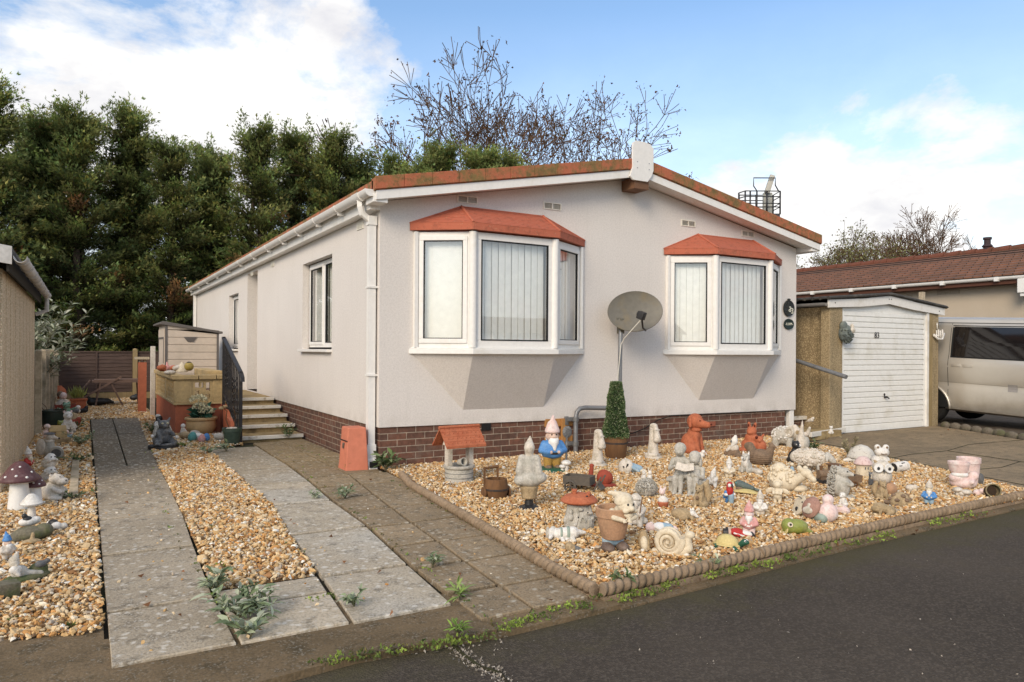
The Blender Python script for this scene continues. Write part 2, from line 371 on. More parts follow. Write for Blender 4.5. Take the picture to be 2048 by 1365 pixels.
def quadslab(mb,a,b,c,d,gap=.0105,th=.05,z=0.):
    "one flag with a dropped, slightly tilted top; corners a-b-c-d counter-clockwise"
    ctr=(Vector(a)+Vector(b)+Vector(c)+Vector(d))/4
    P=[]
    for p in (a,b,c,d):
        p=Vector(p); dd=(ctr-p); P.append(p+Vector((math.copysign(gap,dd.x),math.copysign(gap*1.9,dd.y),0)))
    tz=[z+random.uniform(-.004,.004) for _ in range(4)]
    top=[Vector((p.x,p.y,tz[i])) for i,p in enumerate(P)]
    bev=[Vector((p.x,p.y,tz[i])) + (Vector((ctr.x,ctr.y,0))-Vector((p.x,p.y,0))).normalized()*.006 for i,p in enumerate(P)]
    bm=mb.bm
    lo=[bm.verts.new((p.x,p.y,z-th)) for p in P]; mid=[bm.verts.new((p.x,p.y,p.z-.005)) for p in top]; hi=[bm.verts.new(p) for p in bev]
    bm.faces.new(hi)
    for i in range(4):
        j=(i+1)%4; bm.faces.new((lo[i],lo[j],mid[j],mid[i])); bm.faces.new((mid[i],mid[j],hi[j],hi[i]))
def strip(mb,Lp,Rp,ys,z=0.):
    "flags between a left and a right edge line, cut at the joints ys"
    def xa(line,y):
        for (x0,y0),(x1,y1) in zip(line,line[1:]):
            if y0<=y<=y1: return x0+(x1-x0)*(y-y0)/(y1-y0)
        return line[-1][0] if y>line[-1][1] else line[0][0]
    for y0,y1 in zip(ys,ys[1:]):
        quadslab(mb,(xa(Lp,y0),y0,0),(xa(Rp,y0),y0,0),(xa(Rp,y1),y1,0),(xa(Lp,y1),y1,0),z=z)
mb=MB(); LA=[(-2.725,-4.28),(-2.715,8)]; RA=[(-2.215,-4.28),(-2.215,-3.4),(-2.13,-1.4),(-2.1,.4),(-2.0,5),(-1.92,8)]
strip(mb,LA,RA,[-4.28,-3.57,-2.42,-1.30,.32,1.5])
strip(mb,LA,[(-2.395,1.5),(-2.355,8)],[1.5,2.6,3.75,4.9,6.,7.7]); strip(mb,[(-2.400,1.5),(-2.360,8)],RA,[1.5,2.6,3.75,4.9,6.,7.7])
o=mb.build('path',SLABA,smooth=False); struct(o)
mb=MB(); LB=[(-1.70,-4.32),(-1.62,-3.4),(-1.55,-2.45),(-1.45,-1.4),(-1.42,2.6)]; RB=[(-1.16,-4.28),(-1.09,-3.5),(-.99,-2.46),(-.95,-1.4),(-.83,.2),(-.80,2.6)]
strip(mb,LB,RB,[-4.30,-3.52,-2.46,-1.41,-.40,.6,1.6,2.5])
strip(mb,[(-2.215,-4.3),(-2.2,-3)],[(-1.70,-4.3),(-1.6,-3)],[-4.29,-3.78,-3.46])
o=mb.build('path',SLABB,smooth=False); struct(o)
mb=MB(); LC=[(-1.14,-4.57),(-1.085,-3.5),(-.98,-2.46),(-.94,-1.4),(-.82,.2),(-.79,3.)]; MC=[(-.835,-4.56),(-.76,-3.6),(-.71,-3.1),(-.60,-1.9),(-.41,-.2),(-.40,3.)]; RC=[(-.47,-4.56),(-.345,-3.64),(-.29,-3.1),(-.20,-2.4),(-.10,-1.5),(0.0,-.5),(0.,3.)]
strip(mb,LC,MC,[-4.57,-4.14,-3.62,-3.10,-2.52,-1.95,-1.35,-.8,-.25,.35,.9,1.5,2.1,2.9]); strip(mb,MC,RC,[-4.56,-4.16,-3.64,-3.12,-2.52,-1.95,-1.4,-.85,-.25])
strip(mb,MC,[(-.03,-.3),(-.03,3.)],[-.25,.35,.7,1.1,1.5,1.9,2.3,2.7,3.05])
o=mb.build('path',SLABC,smooth=False); struct(o)
# concrete edging strip between drive and road, and the bed under the flags
o=MB().ext([(-6.5,-4.25,-.012),(-6.5,-4.75,-.02),(-2.3,-4.68,-.02),(-1.8,-4.62,-.02),(-1.12,-4.68,-.012),(-1.1,-4.2,-.012),(-1.2,-3.9,-.012),(-2.735,-3.9,-.012),(-2.735,-3.74,-.006),(-6.5,-3.36,-.006)],(0,0,-.06)).build('kerb',VERGE,smooth=False); struct(o)
SOIL=M('joint_soil',(.028,.022,.012),1.,.3,4,(.035,.040,.012),.6,bump=.5,bscale=40)
o=MB().poly([(-3.47,-3.9,-.03),(7.4,-4.5,-.031),(7.4,14,-.03),(-3.47,14,-.03)]).build('soil',SOIL,smooth=False); struct(o)
mb=MB(); mb.ext([(-1.15,-4.56,-.012),(-1.15,-4.69,-.03),(-.35,-4.66,-.03),(-.35,-4.5,-.012)],(0,0,-.05))
mb.ext([(-.36,-4.5,-.03),(-.36,-4.68,-.045),(.4,-4.63,-.045),(1.4,-4.55,-.045),(2.6,-4.5,-.045),(4.3,-4.46,-.045),(9.5,-4.43,-.045),(9.5,-4.30,-.03),(4.5,-4.36,-.03),(1.4,-4.42,-.03)],(0,0,-.04))
o=mb.build('kerb',VERGE,smooth=False); struct(o)
# garage drive
DRIVE=mat_slab('drive_concrete',(.36,.265,.16),(.21,.16,.10),(.42,.37,.29),.16,(.045,.04,.03))
mb=MB(); mb.ext([(4.95,-4.32,0),(9.0,-4.32,0),(9.5,-2.1,0),(10.0,-1.2,0),(10.42,-.25,0),(7.5,-.25,0),(6.9,-.62,0),(6.3,-.75,0),(5.95,-1.7,0),(5.60,-2.9,0)],(0,0,-.06))
o=mb.build('drive',DRIVE,smooth=False); struct(o)
mb=MB()
for pts in ([(5.72,-2.3),(6.4,-2.2),(7.2,-2.25),(8.2,-2.0),(9.5,-2.1)],[(7.2,-2.25),(7.0,-3.2),(7.3,-4.3)],[(5.45,-3.2),(6.3,-3.35),(7.0,-3.2)],[(6.35,-.8),(6.2,-1.6),(5.85,-2.4),(5.5,-3.3),(5.2,-4.3)]):
    mb.tube([(x+random.uniform(-.02,.02),y+random.uniform(-.02,.02),.0) for x,y in pts],.006,5)
o=mb.build('drive_crack',SOIL,smooth=False); struct(o); o.name='drive'
o=MB().ext([(10.5,-6,-.004),(30,-6,-.004),(30,16,-.004),(10.5,16,-.004)],(0,0,-.05)).build('ground',M('van_yard',(.13,.10,.075),.95,.3,1.5,(.07,.055,.04),.5,bump=.4),smooth=False); struct(o)
# ------------------------------------------------------------------ gravel: loose flint chippings
def inside(P,poly):
    x,y=P[:,0],P[:,1]; r=np.zeros(len(P),bool); n=len(poly)
    for i in range(n):
        x0,y0=poly[i]; x1,y1=poly[(i+1)%n]
        c=((y0>y)!=(y1>y))&(x<(x1-x0)*(y-y0)/(y1-y0+1e-12)+x0); r^=c
    return r
GRAV=mat_tint('flint_gravel',.92,spec=.12,bump=.25)
def gravel(name,label,polys,seed):
    rg=np.random.default_rng(seed)
    bm=bmesh.new(); bmesh.ops.create_icosphere(bm,subdivisions=1,radius=1.); bm.verts.ensure_lookup_table()
    bv=np.array([v.co[:] for v in bm.verts]); bf=np.array([[v.index for v in f.verts] for f in bm.faces]); bm.free()
    P=[];S=[]
    for poly,dens,size,z0,mound in polys:
        a=np.array(poly); lo,hi=a.min(0),a.max(0); n=int((hi-lo).prod()*dens)
        p=rg.uniform(lo,hi,(n,2)); p=p[inside(p,poly)]
        z=z0+rg.uniform(-.012,.010,len(p))
        P.append(np.c_[p,z]); S.append(size*np.exp(rg.normal(0,.32,len(p))))
    P=np.concatenate(P); S=np.concatenate(S); n=len(P)
    V=np.repeat(bv[None],n,0)*rg.uniform(.62,1.25,(n,12,1))
    V*=(np.c_[rg.uniform(.8,1.35,n),rg.uniform(.6,1.,n),rg.uniform(.35,.7,n)]*S[:,None])[:,None]
    def rot(V,a,i,j):
        c,s=np.cos(a)[:,None],np.sin(a)[:,None]; A=V[:,:,i]*c-V[:,:,j]*s; B=V[:,:,i]*s+V[:,:,j]*c; V[:,:,i],V[:,:,j]=A,B
    rot(V,rg.normal(0,.5,n),0,2); rot(V,rg.normal(0,.5,n),1,2); rot(V,rg.uniform(0,6.28,n),0,1)
    V+=P[:,None]
    pal=np.array([(.60,.39,.18),(.54,.28,.10),(.70,.55,.35),(.77,.68,.53),(.84,.78,.68),(.36,.19,.085),(.44,.36,.27),(.66,.48,.27),(.22,.14,.08),(.72,.61,.45)])
    c=pal[rg.choice(len(pal),n,p=[.28,.14,.18,.06,.035,.08,.05,.135,.025,.015])]*rg.uniform(.75,1.15,(n,1))
    Cc=np.repeat(c[:,None],12,1)*rg.uniform(.85,1.12,(n,12,1))
    Fc=(bf[None]+np.arange(n)[:,None,None]*12).reshape(-1,3)
    o=npmesh(name,V.reshape(-1,3),Fc,GRAV,np.clip(Cc.reshape(-1,3),0,.9)); tag(o,label,'gravel',kind='stuff'); return o
BED=[(.02,-.12),(-.02,-.6),(-.10,-1.2),(-.20,-2.2),(-.30,-3.2),(-.40,-4.1),(-.42,-4.52),(.4,-4.50),(1.4,-4.44),(2.6,-4.38),(4.5,-4.38),(4.95,-4.3),(5.55,-2.95),(5.9,-1.75),(6.25,-.72),(6.85,-.30),(6.85,.0),(.02,.0)]
GB=M('gravel_bed_fines',(.30,.17,.07),1.,.5,40,(.50,.36,.2),.5,bump=.8,bscale=90)
o=MB().poly([(x,y,-.004) for x,y in BED]).build('gravel_base',GB,smooth=False); struct(o); o.name='gravel_ground'
STA=[(-3.46,-3.55),(-3.1,-3.78),(-2.735,-3.84),(-2.725,8),(-2.0,7.75),(-1.62,7.7),(-1.62,13.85),(-3.4,13.85),(-3.46,5)]
STB=[(-2.19,-3.44),(-1.66,-3.44),(-1.57,-2.4),(-1.46,-1.4),(-1.44,2.55),(-.9,2.9),(-1.0,4.5),(-1.6,4.6),(-1.62,7.8),(-1.93,7.8),(-2.01,5),(-2.11,.4),(-2.14,-1.4)]
for p in (STA,STB):
    o=MB().poly([(x,y,-.012) for x,y in p]).build('gravel_ground',GB,smooth=False); struct(o)
gravel('gravel','orange and cream flint gravel filling the ornament bed in front of the house',[(BED,3300,.0124,.012,0)],3)
def cut(poly,y0,y1):
    return poly,y0,y1
NA=[(-3.46,-3.5),(-3.1,-3.74),(-2.735,-3.82),(-2.725,1.5),(-3.46,1.5)]; FA=[(-3.46,1.5),(-2.745,1.5),(-2.74,7.8),(-1.64,7.75),(-1.64,13.8),(-3.4,13.8)]
NB=[p for p in STB if p[1]<2.5]; NB=[(-2.205,-3.45),(-1.64,-3.45),(-1.555,-2.4),(-1.445,-1.4),(-1.425,2.),(-2.08,2.),(-2.10,.4),(-2.13,-1.4)]; FB=[(-2.08,2.),(-1.44,2.),(-1.44,2.55),(-.9,2.9),(-1.0,4.5),(-1.6,4.6),(-1.62,7.8),(-1.93,7.8),(-2.01,5)]
gravel('gravel','orange flint gravel strips on both sides of the left path',[(NA,3300,.0130,.006,0),([(-3.4,-4.2),(-1.3,-4.3),(-1.2,-3.),(-2.0,1.),(-2.7,1.)],16,.009,.010,0),([(-1.1,-4.4),(-.5,-4.4),(-.1,-1.),(-.8,-1.)],9,.008,.012,0),(NB,3300,.0130,.006,0),(FA,1300,.018,.0,0),(FB,1500,.017,.0,0)],4)
# ------------------------------------------------------------------ edging of the bed
ROPE=M('rope_edging_stone',(.30,.215,.14),.9,.25,5,(.20,.14,.085),.5,bump=.5,bscale=70,grime_shade=(.09,.07,.04))
def edging(name,pts,label,rope,zt):
    root=T(name,label,'edging',(*pts[0],0))
    for (x0,y0),(x1,y1) in zip(pts,pts[1:]):
        a=Vector((x0,y0,0)); b=Vector((x1,y1,0)); L=(b-a).length; d=(b-a)/L; n=max(1,round(L/.60))
        for i in range(n):
            p=a+d*(L*i/n+.006); q=a+d*(L*(i+1)/n-.006); mb=MB()
            k=max(2,int((q-p).length/.035)); tw=24
            if rope:
                # twisted bead along the top
                seg=14; nn=k*6; rings=[]; side=Vector((-d.y,d.x,0)); ln=(q-p).length
                for j in range(nn+1):
                    c=p+(q-p)*(j/nn)+Vector((0,0,zt-.030))
                    rings.append([mb.bm.verts.new(c+(side*math.cos(t)+Vector((0,0,1))*math.sin(t))*(.0215+.0165*abs(math.sin(t*.5+ j/nn*ln*56))**.8))for t in [2*PI*s/seg for s in range(seg)]])
                for A,B in zip(rings,rings[1:]):
                    for s in range(seg): mb.bm.faces.new((A[s],A[(s+1)%seg],B[(s+1)%seg],B[s]))
                mb.bm.faces.new(rings[0]); mb.bm.faces.new(rings[-1])
            else: mb.tube([p+Vector((0,0,zt-.04)),p.lerp(q,.5)+Vector((0,0,zt-.038)),q+Vector((0,0,zt-.04))],.04,12)
            m=(p+q)/2
            mb.box((m.x,m.y,(zt-.07)/2-.03),((q-p).length,.045,zt+.0),(0,0,math.degrees(math.atan2(d.y,d.x))),.004)
            e=mb.build('edging_stone',ROPE,None,ang=60); e.data.transform(Matrix.Translation(-Vector((*pts[0],0)))); e.parent=root
    return root
edging('edging',[(.02,-.62),(-.12,-1.2),(-.22,-2.2),(-.32,-3.2),(-.42,-4.1),(-.44,-4.56)],'round topped stone edging between brown flagstones and gravel bed',True,.06)
edging('edging',[(-.42,-4.575),(.4,-4.535),(1.4,-4.465),(2.6,-4.405),(4.95,-4.34),(5.6,-4.33)],'rope twist stone edging along the roadside of the gravel bed',True,.062)
# ------------------------------------------------------------------ the park home
HW,HD=6.95,15.4
def wall_grid(mb,axis,pos,us,zs,holes,depth,zfun=None,inward=1):
    "flat wall cut into cells; holes=[(u0,u1,z0,z1)] left open and given reveals of the depth"
    def P(u,z,d=0): return (pos+d*inward,u,z) if axis=='x' else (u,pos+d*inward,z)
    U=sorted(set(us+[h[0] for h in holes]+[h[1] for h in holes])); Zs=sorted(set(zs+[h[2] for h in holes]+[h[3] for h in holes]))
    for u0,u1 in zip(U,U[1:]):
        for z0,z1 in zip(Zs,Zs[1:]):
            cu,cz=(u0+u1)/2,(z0+z1)/2
            if any(h[0]<cu<h[1] and h[2]<cz<h[3] for h in holes): continue
            mb.poly([P(u0,z0),P(u1,z0),P(u1,z1),P(u0,z1)])
    for (u0,u1,z0,z1) in holes:
        for a,b in (((u0,z0),(u0,z1)),((u1,z1),(u1,z0)),((u0,z1),(u1,z1)),((u1,z0),(u0,z0))):
            mb.poly([P(*a),P(*b),P(*b,depth),P(*a,depth)])
house=T('park_home','pale grey rendered park home with two red roofed bay windows and brown brick skirt','bungalow',(0,0,0))
mb=MB()
# front gable, with openings behind the bays left closed
mb.poly([(0,0,.45),(HW,0,.40),(HW,0,2.96),(3.52,0,3.64),(0,0,2.96)])
mb.poly([(0,0,.45),(HW,0,.40),(HW,.02,.40),(0,.02,.45)])
side_holes=[(1.80,3.30,1.31,2.58),(8.57,9.75,1.30,2.50),(6.60,7.58,.50,2.80)]
wall_grid(mb,'x',0.,[0,HD],[.45,2.96],side_holes[:2],.10)
mb2=mb
# door recess is deep: redo those cells by hand
bm=mb.bm
for f in [f for f in bm.faces if all(abs(v.co.x)<1e-5 for v in f.verts)]:
    c=f.calc_center_median()
    ys=[v.co.y for v in f.verts]; zs=[v.co.z for v in f.verts]
    if min(ys)<6.6-1e-4 and max(ys)>7.58+1e-4 and abs(f.normal.x)>.5 or False: pass
bmesh.ops.delete(bm,geom=[f for f in bm.faces if all(abs(v.co.x)<1e-5 for v in f.verts)],context='FACES')
wall_grid(mb,'x',0.,[0,HD],[.45,2.96],side_holes[:2],.0001)
bmesh.ops.delete(bm,geom=[f for f in bm.faces if all(abs(v.co.x)<2e-4 for v in f.verts)],context='FACES')
def cells(holes):
    U=sorted({0,HD}|{h[i] for h in holes for i in (0,1)}); Zs=sorted({.45,2.96}|{h[i] for h in holes for i in (2,3)})
    for u0,u1 in zip(U,U[1:]):
        for z0,z1 in zip(Zs,Zs[1:]):
            cu,cz=(u0+u1)/2,(z0+z1)/2
            if any(h[0]<cu<h[1] and h[2]<cz<h[3] for h in holes): continue
            mb.poly([(0,u0,z0),(0,u1,z0),(0,u1,z1),(0,u0,z1)])
cells(side_holes)
y0,y1,z0,z1=side_holes[2]
for a,b in (((y0,z0),(y0,z1)),((y1,z1),(y1,z0)),((y0,z1),(y1,z1))):
    mb.poly([(0,*a),(0,*b),(.62,*b),(.62,*a)])
mb.poly([(.62,y0,z0),(.62,y1,z0),(.62,y1,z1),(.62,y0,z1)])
mb.poly([(HW,0,.4),(HW,HD,.4),(HW,HD,2.96),(HW,0,2.96)]); mb.poly([(0,HD,.45),(HW,HD,.45),(HW,HD,2.96),(3.52,HD,3.64),(0,HD,2.96)])
bmesh.ops.remove_doubles(bm,verts=bm.verts,dist=1e-5)
mb.build('wall',STUCCO,house,smooth=False)
mb=MB(); mb.bx(.02,6.72,.02,.14,-.05,.46); mb.bx(.02,.14,.14,HD-.02,-.05,.47); mb.build('brick_skirt',BRICK,house,smooth=False)
mb=MB(); mb.bx(6.84,6.94,.02,.10,-.05,.395); mb.build('corner_post',WHITE,house,bevel=.004)
mb=MB(); mb.bx(1.3,1.42,.005,.03,.36,.45); mb.bx(1.30,1.42,.004,.022,.35,.36); mb.build('air_brick',DARK,house)
mb=MB()
for x in (4.95,): mb.bx(x,x+.24,.005,.03,.22,.29)
mb.build('air_brick',M('terracotta_vent',(.30,.10,.06),.9,.2,20),house)
# roof slabs with a real tile profile on the far side of the edge band
RX0,RX1,RC=-.16,7.20,3.52
def roofz(x): return 3.15+(3.86-3.15)*(1-abs(x-RC)/(RC-RX0))
mb=MB()
prof=[]
for xa,xb in ((RX0,RC),(RC,RX1)):
    mb.ext([(xa,-.21,roofz(xa)-.02),(xb,-.21,roofz(xb)-.02),(xb,-.21,roofz(xb)-.14),(xa,-.21,roofz(xa)-.14)],(0,HD+.5,0))
mb.build('roof',REDTRIM,house,smooth=False)
mb=MB()
for s,(xa,xb) in enumerate(((RX0+.0,RC),(RC,RX1))):
    mb.ext([(xa,-.27,roofz(xa)+.0),(xb,-.27,roofz(xb)+.0),(xb,-.27,roofz(xb)-.135),(xa,-.27,roofz(xa)-.135)],(0,.10,0))
    # the shallow row of tile butts on top
    n=11
    for i in range(n):
        x0=xa+(xb-xa)*i/n; x1=xa+(xb-xa)*(i+1)/n-.004
        z0,z1=roofz(x0),roofz(x1)
        mb.ext([(x0,-.285,z0+.012),(x1,-.285,z1+.012),(x1,-.285,z1-.125),(x0,-.285,z0-.125)],(0,.012,0))
mb.build('roof_edge_tile',REDTRIM,house,smooth=False,bevel=.004)
mb=MB()
for xa,xb in ((RX0+.02,RC),(RC,RX1-.02)):
    mb.ext([(xa,-.262,roofz(xa)-.137),(xb,-.262,roofz(xb)-.137),(xb,-.262,roofz(xb)-.235),(xa,-.262,roofz(xa)-.235)],(0,.022,0))
    mb.ext([(xa,-.24,roofz(xa)-.20),(xb,-.24,roofz(xb)-.20),(xb,-.24,roofz(xb)-.215),(xa,-.24,roofz(xa)-.215)],(0,.26,0))
mb.bx(-.16,.0,-.24,.02,2.90,2.985)
mb.bx(7.0,7.18,-.24,.2,2.90,2.985)
mb.build('bargeboard',WHITE,house,smooth=False,bevel=.003)
mb=MB(); mb.bx(-.10,-.005,-.02,HD+.2,2.86,2.90); mb.bx(-.12,-.10,-.02,HD+.2,2.86,3.02); mb.build('fascia',WHITE,house,smooth=False)
mb=MB(); mb.ext([(3.30,-.30,3.60),(3.35,-.30,3.555),(3.60,-.30,3.555),(3.67,-.30,3.64),(3.70,-.30,3.72),(3.70,-.30,4.01),(3.64,-.30,4.06),(3.56,-.30,4.075),(3.40,-.30,4.075),(3.345,-.30,4.04),(3.34,-.30,3.72)],(0,.028,0)); pl=mb.build('ridge_plaque',WHITE,house,smooth=False,bevel=.004)
mb=MB()
for x,z in ((3.42,3.80),(3.42,3.72),(3.62,3.80),(3.62,3.72)): mb.cone((x,-.300,z),(x,-.305,z),.007,.007,8)
mb.build('screw',M('zinc',(.35,.35,.36),.5,.1,metal=.6),pl)
mb=MB(); mb.bx(3.40,3.64,-.272,.0,3.46,3.60); mb.build('ridge_beam',mat_wood('stained_beam',(.20,.10,.05),(.12,.06,.03)),house)
# gutter along the long side
mb=MB(); gp=[]
for k in range(9):
    t=PI+PI*k/8; gp.append((-.19+.062*math.cos(t),.0,3.03+.07*math.sin(t)))
outer=[(x,z) for x,_,z in gp]; inner=[(x*1.0+( -.19-x)*.12,z+.006) for x,z in reversed(outer)]
for ya,yb in ((-.22,15.7),):
    pts=[(x,ya,z) for x,z in outer]+[(x,ya,z) for x,z in inner]; mb.ext(pts,(0,yb-ya,0))
gut=mb.build('gutter',WHITE,house,ang=30)
for y in [.9,1.85,2.8,3.75,4.8,6.0,7.3,8.7,10.2,11.8,13.4,15.]:
    mb=MB(); pts=[(-.19+1.1*(x+.19),y,3.03+1.1*(z-3.03)) for x,z in outer]+[(x,y,z+.004) for x,z in inner]; mb.ext(pts,(0,.03,0)); mb.bx(-.20,-.11,y,y+.03,2.925,2.955); mb.build('gutter_bracket',WHITE,gut,ang=30)
mb=MB(); pts=[(-.19+1.15*(x+.19),.02,3.03+1.2*(z-3.03)) for x,z in outer]; mb.ext(pts,(0,.2,0)); mb.build('outlet',WHITE,gut,ang=30)
mb=MB(); pts=[(-.19+1.08*(x+.19),-.23,3.03+1.08*(z-3.03)) for x,z in outer]; mb.ext(pts,(0,.02,0)); mb.build('end_cap',WHITE,gut,ang=30)
mb=MB()
def dp(y,full=True):
    mb.cone((-.19,y,2.97),(-.19,y,2.88),.045,.038,4); mb.tube([(-.19,y,2.90),(-.17,y,2.82),(-.06,y,2.74)],.04,8)
    mb.bx(-.10,-.022,y-.04,y+.04,.10,2.78)
    mb.bx(-.115,-.012,y-.052,y+.052,.10,.26); mb.bx(-.112,-.014,y-.05,y+.05,2.70,2.80)
    for z in (1.02,2.0): mb.bx(-.112,-.0,y-.055,y+.055,z,z+.022)
    # shoe
    mb.ext([(-.112,y+.05,.11),(-.112,y-.05,.11),(-.125,y-.14,.0),(-.125,y-.10,-.01),(-.112,y+.05,.04)],(.10,0,0))
dp(.10); mb.build('downpipe',WHITE,house,ang=25)
mb=MB(); mb.bx(-.117,-.033,-.047,-.036,.018,.085); mb.build('pipe_mouth',DARK,house.children[-1])
mb=MB(); mb.bx(-.10,-.022,15.1,15.18,.1,2.95); mb.build('downpipe',WHITE,house)
# wall vents
VENT=M('vent_plastic',(.80,.76,.66),.6,.1)
for x0,z in ((.945,3.095),(2.15,3.145),(4.48,3.145),(5.70,3.10)):
    mb=MB(); w=.27
    mb.bx(x0,x0+w,-.012,.0,z-.045,z-.033); mb.bx(x0,x0+w,-.012,.0,z+.033,z+.045); mb.bx(x0,x0+.014,-.012,0,z-.033,z+.033); mb.bx(x0+w-.014,x0+w,-.012,0,z-.033,z+.033); mb.bx(x0+w/2-.008,x0+w/2+.008,-.011,0,z-.033,z+.033)
    v=mb.build('vent',VENT,house,smooth=False)
    mb=MB()
    for k in range(5): mb.box((x0+w/2,-.004,z-.026+k*.013),(w-.03,.008,.003),(35,0,0))
    mb.build('louvre',M('vent_slat',(.40,.37,.29),.7,.1),v,smooth=False)
for y in (.55,5.2,7.0): 
    mb=MB(); mb.bx(-.012,0,y,y+.22,2.74,2.82); 
    for k in range(4): mb.bx(-.018,-.012,y+.02,y+.20,2.755+k*.016,2.76+k*.016)
    mb.build('vent',VENT,house,smooth=False)
# windows ------------------------------------------------------------
def pane_set(p0,p1,z0,z1,par,fw=.075,sash=True,slats=.089,gap=.0008,cover=(0,1),light=None,inset=.02,slat_rot=8):
    "one glazed light between two plan points: frame, glass, black gasket and blind as meshes under the window"
    a=Vector((*p0,0)); b=Vector((*p1,0)); d=(b-a); L=d.length; d/=L; n=Vector((d.y,-d.x,0))   # n points outside
    ang=math.degrees(math.atan2(d.y,d.x))
    def B(mb,u0,u1,za,zb,o0,o1,bev=0):
        c=a+d*((u0+u1)/2)+n*((o0+o1)/2); mb.box((c.x,c.y,(za+zb)/2),(u1-u0,abs(o1-o0),zb-za),(0,0,ang),bev)
    mb=MB()
    for (u0,u1,za,zb) in ((0,L,z0,z0+fw),(0,L,z1-fw,z1),(0,fw,z0+fw,z1-fw),(L-fw,L,z0+fw,z1-fw)): B(mb,u0,u1,za,zb,-.05,.0)
    fr=mb.build('frame',WHITE,par,smooth=False,bevel=.006)
    f2=fw*(.62 if sash else .30)
    if sash:
        mb=MB(); q=fw*.55
        for (u0,u1,za,zb) in ((q,L-q,z0+q,z0+q+f2),(q,L-q,z1-q-f2,z1-q),(q,q+f2,z0+q+f2,z1-q-f2),(L-q-f2,L-q,z0+q+f2,z1-q-f2)): B(mb,u0,u1,za,zb,-.03,.014)
        mb.build('sash',WHITE,fr,smooth=False,bevel=.005); i=q+f2
    else: i=fw
    mb=MB(); k=.010
    for (u0,u1,za,zb) in ((i-.004,L-i+.004,z0+i-.004,z0+i+k),(i-.004,L-i+.004,z1-i-k,z1-i+.004),(i-.004,i+k,z0+i+k,z1-i-k),(L-i-k,L-i+.004,z0+i+k,z1-i-k)): B(mb,u0,u1,za,zb,-.025,.0045)
    mb.build('gasket',DARK,fr,smooth=False)
    mb=MB(); c=[a+d*i-n*.008,a+d*(L-i)-n*.008]
    mb.poly([(c[0].x,c[0].y,z0+i),(c[1].x,c[1].y,z0+i),(c[1].x,c[1].y,z1-i),(c[0].x,c[0].y,z1-i)]); mb.build('pane',GLASS,fr,smooth=False)
    mb=MB(); u=i+ (L-2*i)*cover[0]; u1=i+(L-2*i)*cover[1]
    while u<u1-.01:
        w=min(slats-gap,u1-u); c=a+d*(u+w/2)-n*(.085+random.uniform(-.003,.003)); mb.box((c.x,c.y,(z0+z1)/2),(w,.003,z1-z0-.06),(0,0,ang+slat_rot+random.uniform(-2,2))); u+=slats
    if cover[1]>cover[0]: mb.build('blind',BLIND,fr,smooth=False)
    return fr
